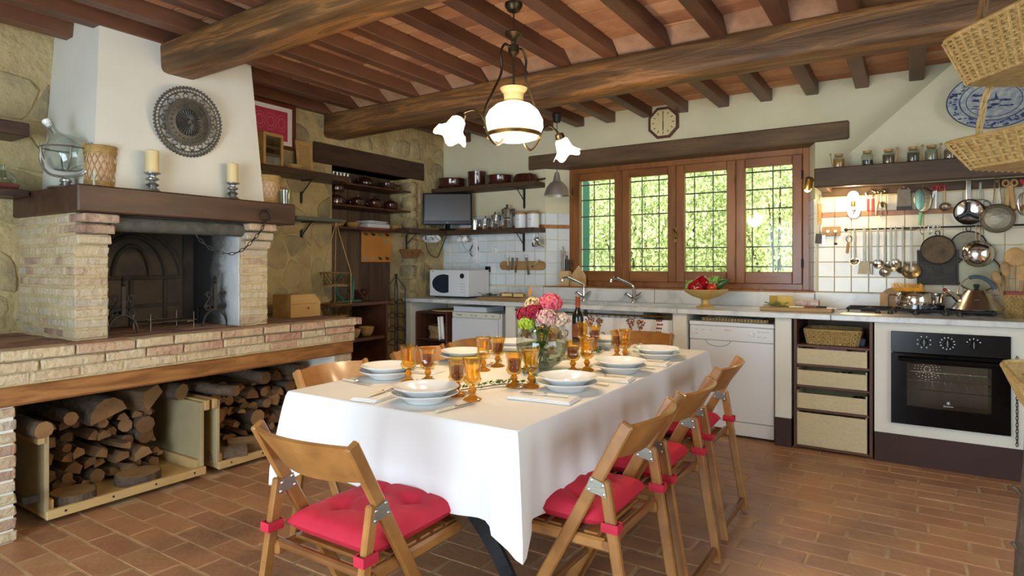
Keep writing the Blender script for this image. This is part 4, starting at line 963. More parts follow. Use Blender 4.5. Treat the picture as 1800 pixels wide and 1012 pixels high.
# bare bulb under the hood, spot lamp at the window side
bl_ = thing('wall_bulb', 'glowing bare bulb in a brass socket under the hood beam', 'lamp', (-.354, 5.18, 1.79))
B().ball((0, 0, 0), .036, 16, 10).build('bulb', 'bulb', bl_, True); B().lathe([(.014, 0), (.014, .035), (.009, .04)], 12).build('socket', 'brass', bl_, True, (0, 0, -.075)); B().tube([(0, 0, -.06), (0, .05, -.07)], .006, 6).build('arm', 'brass', bl_)
light('hood_bulb', 'POINT', (-.354, 5.10, 1.77), 4.0, (1, .68, .32), size=.03)
sp = thing('spot_lamp', 'small brass-rimmed spot lamp clipped at the hood beam end', 'lamp', (-.63, 4.98, 1.87))
Tm = TR(0, 0, 0, .5, .25, 0)
B().lathe([(.026, .055), (.028, .05), (.03, -.03), (.03, -.033)], 16, Tm).build('shade', 'brass', sp, True); B().ball((0, 0, -.033), .024, 12, 8, Tm).build('bulb', 'bulb', sp, True); B().tube([(.0, 0, .03), (.045, .0, .03), (.075, 0, .02)], .006, 6).build('bracket', 'black', sp)
light('spot_bulb', 'POINT', (-.66, 4.93, 1.79), 1.6, (1, .75, .42), size=.02)
# clock
ck = thing('wall_clock', 'octagonal wooden wall clock above the window lintel', 'clock', (-1.82, WY, 2.53))
def octo(r, y0, y1): b = B(); b.prism([(r*math.cos(a), r*math.sin(a)) for a in [PI/8+PI/4*i for i in range(8)]], y1-y0, TR(0, -y0, 0, PI/2)); return b
octo(.142, 0, .025).build('case', 'boardwood', ck); octo(.148, .025, .032).build('bezel', 'cabwood', ck); octo(.122, .032, .036).build('dial', mat('dial', '#d8cb9a', rough=.6), ck)
b = B()
for i in range(12): a = PI/6*i; b.box(-.003, .003, -.0375, -.036, .08, .1, Matrix.Rotation(a, 4, 'Y'))
stuff(b.build('hour_marks', 'black', ck)); B().box(-.0025, .0025, -.041, -.039, -.015, .095).build('minute_hand', 'black', ck); B().box(-.004, .004, -.039, -.0375, -.068, .01).build('hour_hand', 'black', ck)
# ------------------------------------------------------------------ dining table
TX0, TX1, TY0, TY1, TZ = -2.13, -1.02, 1.6, 3.72, .76
tb = thing('dining_table', 'long dining table on curved black iron legs under the white cloth', 'table', (-1.575, 2.66, 0))
B().box(TX0+.015-tb.location.x, TX1-.015-tb.location.x, TY0+.015-2.66, TY1-.015-2.66, .72, .757, c=.004).build('table_top', 'chairdark', tb)
for yy in (1.86-2.66, 3.46-2.66):
    for s_ in (-1, 1):
        b = B(); pts = bez([(s_*.0, yy, .445), (s_*.1, yy, .41), (s_*.23, yy, .31), (s_*.35, yy, .15), (s_*.41, yy, .0)], 6)
        for p, q in zip(pts, pts[1:]):
            d = (q-p).normalized(); n_ = Vector((d.z, 0, -d.x)); w_ = .03
            b.add([tuple(c+n_*a+Vector((0, e, 0))) for c in (p, q) for a in (-w_, w_) for e in (-.008, .008)], [(0, 1, 3, 2), (4, 6, 7, 5), (0, 4, 5, 1), (2, 3, 7, 6), (0, 2, 6, 4), (1, 5, 7, 3)])
        b.build('leg', 'ironblk', tb)
    B().box(-.03, .03, yy-.012, yy+.012, .43, .72, c=.004).build('post', 'ironblk', tb)
B().tube([(0, -.79, .42), (0, .79, .42)], .014, 8).build('stretcher', 'ironblk', tb)
# tablecloth
def cloth():
    rr = random.Random(3); v = []; f = []
    cx, cy = (TX0+TX1)/2, (TY0+TY1)/2; hx, hy = (TX1-TX0)/2, (TY1-TY0)/2; r = .014
    per = []
    def side(p, q, n): return [((p[0]+(q[0]-p[0])*i/n), (p[1]+(q[1]-p[1])*i/n)) for i in range(n)]
    cs = [(-hx, -hy), (hx, -hy), (hx, hy), (-hx, hy)]; nn = [46, 84, 46, 84]
    for k in range(4): per += side(cs[k], cs[(k+1) % 4], nn[k])
    n = len(per); zz = [0, -.006, -.02, -.055, -.1, -.15, -.2, -.25, -.29, -.30]
    for (x, y) in per: v.append((x*.99, y*.995, TZ+.006))
    for j, dz in enumerate(zz):
        for (x, y) in per:
            dc = min(math.hypot(abs(x)-hx, abs(y)-hy), .5); corner = math.exp(-(dc/.085)**2); g = min(1, -dz/.26)
            nx_, ny_ = (x/hx if abs(abs(x)-hx) < 1e-4 else 0), (y/hy if abs(abs(y)-hy) < 1e-4 else 0)
            if corner > .5: l = math.hypot(x, y)*0+1; nx_, ny_ = (1 if x > 0 else -1)*.7, (1 if y > 0 else -1)*.7
            s_ = x*1.0+y*1.0 if nx_ == 0 else y
            wv = .010*math.sin(s_*9+.6)+.006*math.sin(s_*23+1)+.004*math.sin(s_*41)
            pinch = math.exp(-((dc-.1)/.05)**2)
            o = .008*(1-math.exp(dz*60))+g*(wv+.010+.055*corner-.03*pinch)
            drop = dz*(1+.24*corner*g+.03*math.sin(s_*7+2))
            v.append((x+nx_*o, y+ny_*o, TZ+.006+drop))
    for j in range(len(zz)):
        for i in range(n):
            a = j*n+i; b = j*n+(i+1) % n; f.append((a, b, b+n, a+n))
    # top grid
    base = len(v); NX, NY = 12, 24
    for i in range(NX+1):
        for j in range(NY+1):
            x = -hx*.99+2*hx*.99*i/NX; y = -hy*.995+2*hy*.995*j/NY; v.append((x, y, TZ+.006+(.0006*noise.noise((x*5, y*5, 0)) if 0 < i < NX and 0 < j < NY else 0)))
    for i in range(NX):
        for j in range(NY): a = base+i*(NY+1)+j; f.append((a, a+NY+1, a+NY+2, a+1))
    b = B(); b.add(v, f); o = b.build('tablecloth', 'cloth', None, True, (cx, cy, 0), angle=80); return o
o = tag(cloth(), 'white tablecloth hanging over the long dining table', 'tablecloth'); o.location.z = 0
ZT = TZ+.0072
# ------------------------------------------------------------------ chairs
def chair_proto():
    t = thing('folding_chair', 'x', 'chair'); hw = .205
    def bar2(p, q, x, wd=.022, th=.042, name='leg', m='chair', slot=False):
        p, q = Vector((x, p[0], p[1])), Vector((x, q[0], q[1])); d = (q-p).normalized(); n_ = Vector((0, d.z, -d.y)); b = B(); c = []
        L = (q-p).length; T = Matrix((Vector((1, 0, 0)).to_4d(), n_.to_4d(), d.to_4d(), (0, 0, 0, 1))).transposed(); T.col[3] = p.to_4d()
        T = Matrix.Translation(p) @ Matrix(((1, n_.x, d.x, 0), (0, n_.y, d.y, 0), (0, n_.z, d.z, 0), (0, 0, 0, 1)))
        b.box(-wd/2, wd/2, -th/2, th/2, 0, L, T, c=.005); return b.build(name, m, t)
    for s_ in (-1, 1):
        bar2((.147, 0.006), (-.285, .80), s_*hw, name='back_post')
        bar2((-.31, 0.006), (-.207, .615), s_*hw, .024, .036, name='leg')
        for (x, e_) in ((s_*(hw+.0135), s_), (s_*(hw-.0135), -s_)):
            b = B(); P4 = [(-.212, .608), (-.22, .566), (-.15, .578), (-.165, .622)]; b.add([(x, y, z) for y, z in P4]+[(x+.002*e_, y, z) for y, z in P4], [(0, 1, 2, 3), (7, 6, 5, 4), (0, 4, 5, 1), (1, 5, 6, 2), (2, 6, 7, 3), (3, 7, 4, 0)])
            pl_ = b.build('bracket', 'brushed', t)
            for (y, z) in ((-.207, .6), (-.211, .574), (-.16, .582), (-.17, .612)): B().ball((x+.002*e_, y, z), .005, 8, 5, sq=(.6, 1, 1)).build('rivet', 'steel', pl_, True)
        B().box(s_*(hw-.02)-.011, s_*(hw-.02)+.011, -.235, .215, .385, .425, c=.008).build('seat_rail', 'chair', t)
        # cushion tie around the rear leg
        b = B(); b.tube([(s_*hw+.017*a, -.231+.026*c, .475) for a, c in ((-1, -1), (1, -1), (1, 1), (-1, 1))], .004, 6, closed=True, flat=4.2); b.build('cushion_tie', 'red', t)
    # curved backrest
    v = []; f = []; n_ = 16
    for i in range(n_+1):
        u = -1+2*i/n_; x = u*(hw-.008); bow = -.05*(1-u*u)
        for (y, z) in ((-.195, .68), (-.285, .795), (-.297, .79), (-.208, .675)): v.append((x, y+bow, z+.006*(1-u*u)*(1 if z > .7 else -1)))
    for i in range(n_):
        for j in range(4): f.append((i*4+j, i*4+(j+1) % 4, (i+1)*4+(j+1) % 4, (i+1)*4+j))
    f += [(0, 1, 2, 3), tuple(n_*4+j for j in (3, 2, 1, 0))]
    B().add(v, f).build('backrest', 'chair', t, True, angle=40)
    B().tube([(-hw-.012, -.215, .418), (hw+.012, -.215, .418)], .014, 10).build('seat_bar', 'chairdark', t, True)
    B().tube([(-hw+.01, .2, .405), (hw-.01, .2, .405)], .012, 8).build('seat_bar', 'chairdark', t, True)
    for k in range(6): y = -.17+.065*k; B().box(-hw+.03, hw-.03, y, y+.05, .418, .43, c=.003).build('seat_slat', 'chair', t)
    B().tube([(-hw, .05, .18), (hw, .05, .18)], .012, 8).build('stretcher', 'chairdark', t, True); B().box(-hw, hw, -.308, -.288, .04, .075, c=.004).build('stretcher', 'chairdark', t)
    # tufted cushion
    nu, nv = 28, 28; v = []; f = []; hx, hy = .193, .2
    tufts = [(-.08, -.08), (.08, -.08), (-.08, .08), (.08, .08)]
    for side in (1, -1):
        for i in range(nu+1):
            for j in range(nv+1):
                u, w_ = -1+2*i/nu, -1+2*j/nv; x, y = u*hx, w_*hy
                e = max(0, (1-abs(u)**5))**.5*max(0, (1-abs(w_)**5))**.5; h_ = .048*e
                d = 0
                for (a, c) in tufts: q = math.hypot(x-a, y-c); d += .034*math.exp(-(q/.028)**2)+.012*math.exp(-(q/.07)**2)
                d += sum(.007*math.exp(-((x-a)/.010)**2)+.007*math.exp(-((y-a)/.010)**2) for a in (-.08, .08))*e; h_ = max(.006*e, h_-d)+.004*noise.noise((x*14, y*14, side*3))*e
                v.append((x, y, .473+side*h_ if side > 0 else .473-.040*e))
    m_ = (nu+1)*(nv+1)
    for s0, fl_ in ((0, False), (m_, True)):
        for i in range(nu):
            for j in range(nv):
                a = s0+i*(nv+1)+j; q = (a, a+nv+1, a+nv+2, a+1); f.append(q[::-1] if fl_ else q)
    B().add(v, f).build('cushion', 'red', t, True, (0, .005, .002), angle=80)
    return t
ch0 = chair_proto()
chairs = [(-1.455, 1.42, 0, 'folding wooden chair with red cushion at the near end of the table'),
          (-1.0, 1.95, PI/2, 'folding wooden chair on the right of the table, nearest the camera, red cushion'),
          (-1.0, 2.47, PI/2, 'folding wooden chair on the right of the table, middle of three'),
          (-1.03, 3.12, PI/2, 'folding wooden chair on the right of the table, nearest the dishwasher'),
          (-2.05, 2.0, -PI/2, 'folding wooden chair on the fireplace side of the table, nearest the camera'),
          (-2.09, 2.66, -PI/2, 'folding wooden chair on the fireplace side of the table, middle of three'),
          (-2.09, 3.14, -PI/2, 'folding wooden chair on the fireplace side of the table, farthest from the camera'),
          (-1.6, 3.92, PI, 'folding wooden chair at the far end of the table before the curtain')]
for i, (x, y, a, lab) in enumerate(chairs):
    if i == 0: ch0.location = (x, y, 0); ch0.rotation_euler = (0, 0, a); ch0['label'] = lab; ch0['group'] = 'folding chairs around the table'
    else: copy_tree(ch0, (x, y, 0), a, lab, 'folding chairs around the table')
# ------------------------------------------------------------------ place settings
def plate_me(r, h, deep):
    pr = [(0.0001, 0), (r*.55, 0), (r*.58, .004)]
    if deep: pr += [(r*.74, h*.55), (r*.98, h*.93), (r, h), (r*.985, h+.002), (r*.74, h*.72), (r*.6, .007), (0.0001, .006)]
    else: pr += [(r*.72, h*.5), (r, h), (r*.985, h+.003), (r*.7, h*.62), (r*.6, .007), (0.0001, .006)]
    return B().lathe(pr, 40, cap=False).mesh('plate', True, 60)
pd, pf = plate_me(.123, .036, True), plate_me(.127, .036, True)
for q in (pd, pf): q.materials.append(M['china'])
def napkin_me():
    b = B(); v = []; f = []
    for L in range(3):
        z = .0026+.0035*L; s_ = 1-.03*L
        b.box(-.06*s_, .06*s_, -.13*s_, .13*s_, z-.0025, z+.0022, TR(0, 0, 0, 0, 0, .02*L), c=.002)
    return b.mesh('napkin')
nm = napkin_me(); nm.materials.append(M['napkin'])
M['cream_handle'] = mat('cream_handle', '#d9cdb2', rough=.3)
def cutlery(kind):
    t = thing(kind, 'x', kind.replace('_', ' '))
    B().box(-.006, .006, -.1, -.01, .002, .011, c=.003).build('handle', 'cream_handle', t); B().box(-.007, .007, -.012, .0, .001, .012, c=.002).build('collar', 'steel', t)
    b = B()
    if kind == 'table_knife': b.prism([(-.007, 0), (.006, 0), (.009, .06), (.004, .095), (-.006, .105)], .002, TR(0, 0, .004))
    elif kind == 'table_fork':
        b.box(-.004, .004, 0, .05, .004, .007); b.box(-.011, .011, .048, .062, .004, .007, c=.001)
        for q in (-.0095, -.003, .0035, .010): b.box(q-.0015, q+.0015, .06, .1, .004, .006)
    else: b.box(-.003, .003, 0, .06, .004, .007); b.ball((0, .078, .007), .018, 12, 7, sq=(1, 1.4, .3))
    b.build('blade' if kind == 'table_knife' else 'head', 'steel', t, True); return t
def goblet(h, wine):
    t = thing('goblet', 'x', 'goblet'); s_ = h/.16; R_ = .038*s_**.6
    foot = B().lathe([(.0001, .0), (.034, 0), (.034, .005), (.018, .013), (.008, .022), (.012, .03), (.016, .038), (.010, .048), (.009, .053)], 16, flute=.06, nf=8, cap=False).build('foot', 'amber_stem', t, True)
    out = [(.009, .053), (.024, .060), (.033, .072), (.034, .08), (.030, .086), (.029, .10), (.031, .125), (.036, .15), (.038, .157), (.037, .16)]
    inn = [(.035, .158), (.029, .13), (.026, .1), (.025, .08), (.015, .066), (.0001, .062)]
    B().lathe([(r, z*s_) for r, z in out], 30, flute=.035, nf=10, cap=False).build('bowl', 'amber', t, True); B().lathe([(r, z*s_) for r, z in out[-1:]+inn], 24, cap=False).build('inner_wall', 'amber', t, True)
    if wine: B().lathe([(.0001, .064*s_), (.014, .067*s_), (.024, .081*s_), (.0248, .1*s_), (.0268, .128*s_), (.0001, .128*s_)], 24, cap=False).build('wine', 'wine', t, True)
    return t
M['amber_stem'] = mat('amber_stem', '#e3a038', rough=.1, trans=.7, ior=1.25)
gw, gv = goblet(.162, False), goblet(.146, True)
kn_, fk_, spn_ = cutlery('table_knife'), cutlery('table_fork'), cutlery('table_spoon')
seats = [(-1.53, 1.755, 0, 'near end of the table'), (-1.995, 2.03, -PI/2, 'fireplace side, nearest the camera'), (-2.0, 2.6, -PI/2, 'fireplace side, middle'), (-2.0, 3.1, -PI/2, 'fireplace side, farthest'),
         (-1.185, 2.235, PI/2, 'right side, nearest the camera'), (-1.165, 2.74, PI/2, 'right side, middle'), (-1.17, 3.25, PI/2, 'right side, farthest'), (-1.6, 3.56, PI, 'far end of the table')]
gobs = [((-1.395, 1.87), (-1.492, 1.9)), ((-1.84, 2.0), (-1.79, 2.07)), ((-1.74, 2.42), (-1.75, 2.56)), ((-1.76, 3.02), (-1.74, 3.1)), ((-1.335, 2.2), (-1.40, 2.17)), ((-1.32, 2.70), (-1.365, 2.64)), ((-1.305, 3.14), (-1.37, 3.18)), ((-1.69, 3.40), (-1.6, 3.38))]
first = {}
def place(proto, loc, rz, lab, grp):
    if proto.name not in first: first[proto.name] = 1; proto.location = loc; proto.rotation_euler = (0, 0, rz); proto['label'] = lab; proto['group'] = grp; return proto
    return copy_tree(proto, loc, rz, lab, grp)
for i, (x, y, a, w_) in enumerate(seats):
    c, s_ = math.cos(a), math.sin(a)
    def L(u, v): return (x+u*c-v*s_, y+u*s_+v*c)
    tag(link('dinner_plate', pf, None, None, (x, y, ZT), (0, 0, a)), 'lower white dinner plate of the stacked pair, %s' % w_, 'plate', 'lower dinner plates')
    tag(link('soup_plate', pd, None, None, (x+.003, y+.002, ZT+.0225), (0, 0, a)), 'upper white deep soup plate of the pair, %s' % w_, 'plate', 'upper soup plates')
    p = L(-.205, -.01); tag(link('napkin', nm, None, None, (p[0], p[1], ZT), (0, 0, a+.12)), 'folded white napkin beside the plates, %s' % w_, 'napkin', 'folded napkins')
    q = L(-.2, -.01); place(fk_, (q[0], q[1], ZT+.0121), a+.15, 'fork with cream handle lying on the napkin, %s' % w_, 'forks')
    q = L(.165, -.02); place(kn_, (q[0], q[1], ZT), a-.1, 'knife with cream handle right of the plates, %s' % w_, 'knives')
    q = L(.0, .185); place(spn_, (q[0], q[1], ZT), a+PI/2+.1, 'spoon with cream handle above the plates, %s' % w_, 'spoons')
    (g1, g2) = gobs[i]
    place(gw, (g1[0], g1[1], ZT), .2*i, 'taller empty amber glass goblet, %s' % w_, 'tall amber goblets'); place(gv, (g2[0], g2[1], ZT), .3*i, 'shorter amber goblet filled with red wine, %s' % w_, 'wine goblets')
# ------------------------------------------------------------------ vase with flowers
VX, VY = -1.515, 2.60
vs = thing('glass_vase', 'round clear glass vase of flowers in the middle of the table', 'vase', (VX, VY, ZT))
pr = [(.0001, .004), (.05, 0)]+[(.128*math.sin(a), .122-.122*math.cos(a)) for a in [.45+(2.45-.45)*i/14 for i in range(15)]]+[(.073, .224), (.08, .232)]
B().lathe(pr, 36, cap=False).build('glass', 'greenglass', vs, True); B().lathe([(.0001, .01), (.05, .01)]+[(.122*math.sin(a), .122-.116*math.cos(a)) for a in [.5+(1.6-.5)*i/10 for i in range(11)]]+[(.0001, .125)], 30, cap=False).build('water', 'water', vs, True)
flw = [(-.075, .03, .315, .055, '#d8c9a0', '#c9b080', 'cream flower head at the upper left of the bouquet'), (-.10, -.03, .26, .05, '#b8233c', '#8f1c30', 'crimson flower head at the left edge of the bouquet'), (-.02, -.06, .275, .055, '#8e1a34', '#b02a44', 'dark red flower head in the middle of the bouquet'),
       (.055, .01, .33, .065, '#d1485a', '#e0808a', 'coral pink flower head at the top right of the bouquet'), (-.055, -.09, .215, .045, '#9cb52e', '#b8cc4a', 'lime green flower head at the front of the bouquet'), (.07, -.06, .25, .06, '#e3d2bd', '#b9566a', 'pale cream and pink flower head at the right front of the bouquet'),
       (.12, .01, .235, .055, '#e6dac6', '#cfae96', 'ivory flower head at the right edge of the bouquet'), (.02, .06, .305, .05, '#dccfa6', '#c47e70', 'pale flower head at the back of the bouquet')]
flw = [(x*.8, y*.8, .235+(z-.2)*.85, r*.84, *q) for x, y, z, r, *q in flw]
for k, (x, y, z, r, c1, c2, lab) in enumerate(flw):
    t = thing('flower', lab, 'flower', (VX, VY, ZT), 0, 'cut flowers in the vase'); rr = random.Random(k+50)
    m1 = mat('petal%d' % k, c1, c2, .7, scale=40)
    b = B()
    for i in range(260):
        th = math.acos(1-1.55*rr.random()); ph = rr.uniform(0, 6.283); d = Vector((math.sin(th)*math.cos(ph), math.sin(th)*math.sin(ph), math.cos(th)*.8)); p = Vector((x, y, z-.02))+d*r*rr.uniform(.82, 1.05); s_ = rr.uniform(.006, .011)
        q = d.to_track_quat('Z', 'Y').to_matrix().to_4x4(); b.add([(0, 0, 0), (s_, 0, s_*.5), (0, s_, s_*.5), (-s_, 0, s_*.5), (0, -s_, s_*.5)], [(0, 1, 2), (0, 2, 3), (0, 3, 4), (0, 4, 1)], Matrix.Translation(p) @ q @ Matrix.Rotation(rr.uniform(0, 3), 4, 'Z'))
    b.ball((x, y, z-.02), r*.78, 12, 8, sq=(1, 1, .75)); stuff(b.build('bloom', m1, t))
    B().tube(bez([(-x*.4, -y*.4, .02), (x*.15, y*.15, .13), (x*.5, y*.5, .22), (x, y, z-.04)], 5), .0035, 6).build('stem', 'leaf', t, True)
    for q in range(3):
        a = rr.uniform(0, 6.28); zz = .06+.06*q; lx, ly = .03*math.cos(a), .03*math.sin(a); T = TR(x*.25, y*.25, zz+.02, rr.uniform(-.6, .6), .5, a)
        B().add([(0, 0, 0), (.025, .012, .004), (.06, 0, -.004), (.025, -.012, .004)], [(0, 1, 2), (0, 2, 3)], T).build('leaf', 'leaf', t)
for k, (x, y, z, a) in enumerate(((-.13, .0, .25, 2.8), (.155, -.02, .225, .2), (-.035, -.02, .35, 1.3))):
    tag(B().add([(0, 0, 0), (.03, .014, .006), (.075, 0, .012), (.03, -.014, .006)], [(0, 1, 2), (0, 2, 3)]).build('bouquet_leaf', 'leaf' if k < 2 else mat('brownleaf', '#9a6a34', rough=.6), None, False, (VX+x-.03*math.cos(a), VY+y-.03*math.sin(a), ZT+z), (0, -.3 if k < 2 else -1.2, a)), ['green leaf sticking out at the left of the bouquet', 'green leaf sticking out at the right of the bouquet', 'brown pointed leaf standing up among the flowers'][k], 'leaf')
# ivy garland along the table
iv = thing('leaf_garland', 'thin garland of green box leaves lying along the table', 'garland', (-1.55, 2.2, ZT)); rr = random.Random(12)
gp = bez([(.02, -.23, .006), (.07, -.12, .008), (.12, -.02, .008), (.2, .05, .006), (.1, .2, .006), (.0, .3, .008), (-.02, .75, .006), (.04, 1.0, .008), (.0, 1.15, .006)], 10); B().tube(gp, .002, 5).build('stem', 'leaf', iv)
b = B()
for i in range(230):
    p, t_ = along(gp, rr.random()); a = rr.uniform(0, 6.28); s_ = rr.uniform(.016, .028); b.add([(0, 0, 0), (s_*.5, s_*.32, .004), (s_, 0, .003), (s_*.5, -s_*.32, .004)], [(0, 1, 2), (0, 2, 3)], TR(p.x, p.y, p.z+rr.uniform(0, .012), rr.uniform(-.5, .5), rr.uniform(-.6, .2), a))
stuff(b.build('leaves', 'leaf', iv))
# wine bottle
wbt = thing('wine_bottle', 'dark wine bottle with copper foil standing behind the vase', 'bottle', (-1.80, 3.55, ZT))
B().lathe([(.0001, 0), (.037, 0), (.0375, .01), (.0375, .17), (.034, .195), (.018, .225), (.0145, .24), (.0145, .262)], 24, cap=False).build('glass', 'bottle', wbt, True); B().lathe([(.0146, .235), (.0152, .24), (.0152, .298), (.0165, .3), (.0165, .308), (.0001, .309)], 20, cap=False).build('foil', mat('copperfoil', '#9a4c2e', rough=.35, metal=.5), wbt, True)
b = B(); b.add([(.0382*math.cos(a), .0382*math.sin(a), z) for a in [-2.6+1.9*i/10 for i in range(11)] for z in (.05, .135)], [(2*i, 2*i+2, 2*i+3, 2*i+1) for i in range(10)]); b.build('label_paper', mat('winelabel', '#5d2c1e', '#7a4a32', .7, scale=30), wbt, True)
# ------------------------------------------------------------------ chandelier
cl = thing('chandelier', 'brass hanging lamp with white glass dome and two tulip shades', 'lamp', (-1.68, 2.6, 0), math.atan2(.401, .1125)-PI/2)
B().lathe([(.0001, 2.6), (.045, 2.6), (.045, 2.585), (.03, 2.562), (.008, 2.555)], 20, cap=False).build('ceiling_rose', 'bronze', cl, True)
B().tube([(0, 0, 2.56), (0, 0, 2.44)], .004, 6).build('rod', 'bronze', cl); B().lathe([(.004, 2.455), (.045, 2.452), (.046, 2.445), (.02, 2.425), (.012, 2.415), (.014, 2.405), (.008, 2.395)], 20).build('saucer', 'bronze', cl, True)
B().lathe([(.012, 2.395), (.028, 2.385), (.028, 2.35), (.018, 2.34), (.006, 2.325)], 18).build('hub', 'bronze', cl, True); B().tube([(0, 0, 2.33), (0, 0, 2.16)], .006, 8).build('stem', 'bronze', cl)
B().lathe([(.062, 2.165), (.07, 2.17), (.066, 2.16), (.052, 2.145), (.048, 2.11), (.058, 2.095)], 28, cap=False).build('dome_neck', 'opalneck', cl, True)
B().lathe([(.058, 2.097), (.09, 2.085), (.125, 2.055), (.148, 2.01), (.15, 1.975), (.138, 1.945), (.125, 1.93)], 36, cap=False).build('dome_shade', 'opal', cl, True)
B().lathe([(.138, 1.945), (.142, 1.94), (.142, 1.925), (.135, 1.922)], 36, cap=False).build('shade_ring', 'brass', cl, True)
B().lathe([(.125, 1.931), (.12, 1.92), (.08, 1.908), (.0001, 1.903)], 28, cap=False).build('diffuser', 'opal', cl, True)
for s_ in (-1, 1):
    b = B(); b.tube(bez([(0, s_*.02, 2.375), (0, s_*.06, 2.38), (0, s_*.085, 2.33), (0, s_*.08, 2.24), (0, s_*.13, 2.14), (0, s_*.185, 2.03), (0, s_*.175, 1.93), (0, s_*.12, 1.875), (0, s_*.075, 1.9), (0, s_*.08, 1.94), (0, s_*.11, 1.935)], 7), .0065, 7); b.build('arm', 'bronze', cl, True)
    b = B(); b.tube(bez([(0, s_*.178, 1.93), (0, s_*.2, 1.985), (0, s_*.25, 2.02), (0, s_*.31, 2.0), (0, s_*.335, 1.975)], 6), .0055, 7); b.build('side_arm', 'bronze', cl, True)
    T = TR(0, s_*.33, 1.98, -s_*(PI-.55) if True else 0)
    b = B(); b.lathe([(.0001, -.01), (.022, -.008), (.026, .01), (.024, .022)], 16, T); b.build('shade_cap', 'bronze', cl, True)
    v = []; f = []; n_ = 30; prof = [(.02, .015), (.035, .03), (.04, .055), (.045, .08), (.065, .105), (.078, .115)]
    for j, (r, z) in enumerate(prof):
        for i in range(n_):
            a = 2*PI*i/n_; q = max(0, j-2)/3; v.append(T @ Vector((r*(1+.10*q*math.cos(5*a))*math.cos(a), r*(1+.10*q*math.cos(5*a))*math.sin(a), z+.012*q*math.cos(5*a))))
    for j in range(len(prof)-1):
        for i in range(n_): f.append((j*n_+i, j*n_+(i+1) % n_, (j+1)*n_+(i+1) % n_, (j+1)*n_+i))
    B().add(v, f).build('tulip_shade', 'opal', cl, True)
    bb = B(); bb.ball((0, 0, .07), .026, 12, 8, T); bb.build('bulb', 'bulb', cl, True)
    d = Vector((.1125, .401, 0)).normalized()*s_*.44; light('tulip_bulb', 'POINT', (-1.68+d.x, 2.6+d.y, 1.85), 8, (1, .74, .44), size=.05)
light('dome_bulb', 'POINT', (-1.68, 2.6, 1.86), 16, (1, .74, .44), size=.09)
# pendant lamp over the sinks
pn = thing('pendant_lamp', 'brushed aluminium dome pendant lamp hanging before the window', 'lamp', (-2.587, 4.7, 0))
B().lathe([(.0001, 2.6), (.035, 2.6), (.042, 2.59), (.03, 2.525), (.006, 2.52)], 18, cap=False).build('canopy', 'black', pn, True); B().tube([(0, 0, 2.53), (0, 0, 2.08)], .003, 6).build('cord', 'black', pn)
B().lathe([(.004, 2.095), (.018, 2.085), (.026, 2.055), (.032, 2.02), (.036, 2.01), (.06, 1.995), (.092, 1.955), (.108, 1.905), (.114, 1.885), (.112, 1.883), (.09, 1.95), (.0001, 1.99)], 32, cap=False).build('shade', 'alu', pn, True)
# ------------------------------------------------------------------ things on and around the fireplace
MZ = 1.69
ip = thing('iron_plate', 'round openwork cast iron plate hanging on the white hood', 'plate', (-3.672, 2.045, 2.145))
ip.rotation_euler = (0, 0.092, 0)
def ringx(b, r, tr, n_=48, x=.01): b.tube([(x, r*math.cos(2*PI*i/n_), r*math.sin(2*PI*i/n_)) for i in range(n_)], tr, 6, closed=True)
M['castiron'] = mat('castiron', '#4a4843', '#65625a', .45, .5, scale=30, bump=.25)
b = B(); ringx(b, .2, .006); ringx(b, .178, .0045); ringx(b, .135, .006); ringx(b, .128, .005); b.build('rings', 'castiron', ip, True)
b = B(); b.lathe([(.0001, .022), (.012, .022), (.016, .012), (.075, .008), (.082, .012), (.125, .006), (.125, .002), (.0001, .002)], 40, TR(0, 0, 0, 0, PI/2), cap=False); b.build('centre_disc', 'castiron', ip, True)
for i in range(28):
    a = 2*PI*i/28; bb = B(); bb.ball((0, 0, 0), 1, 8, 5); bb.v = [(x*.008, y*.005, z*.032) for x, y, z in bb.v]; bb.build('gadroon', 'castiron', ip, True, (.016, .048*math.sin(a), .048*math.cos(a)), (-a, 0, 0))
b = B()
for i in range(60): a = 2*PI*i/60; b.ball((.01, .205*math.cos(a), .205*math.sin(a)), .0075, 6, 4)
for i in range(60): a = 2*PI*i/60; b.tube([(.01, .179*math.cos(a), .179*math.sin(a)), (.01, .199*math.cos(a+.05), .199*math.sin(a+.05))], .003, 4)
for i in range(18):
    a = 2*PI*i/18
    for s_ in (-1, 1):
        pts = []
        for k in range(13): t = k/12; rr_ = .138+.037*t; aa = a+s_*.11*math.sin(t*PI*1.2); pts.append((.009, rr_*math.cos(aa), rr_*math.sin(aa)))
        b.tube(pts, .003, 4)
for i in range(24): a = 2*PI*i/24; b.ball((.012, .105*math.cos(a), .105*math.sin(a)), .006, 6, 4)
stuff(b.build('lace_rim', 'castiron', ip, True))
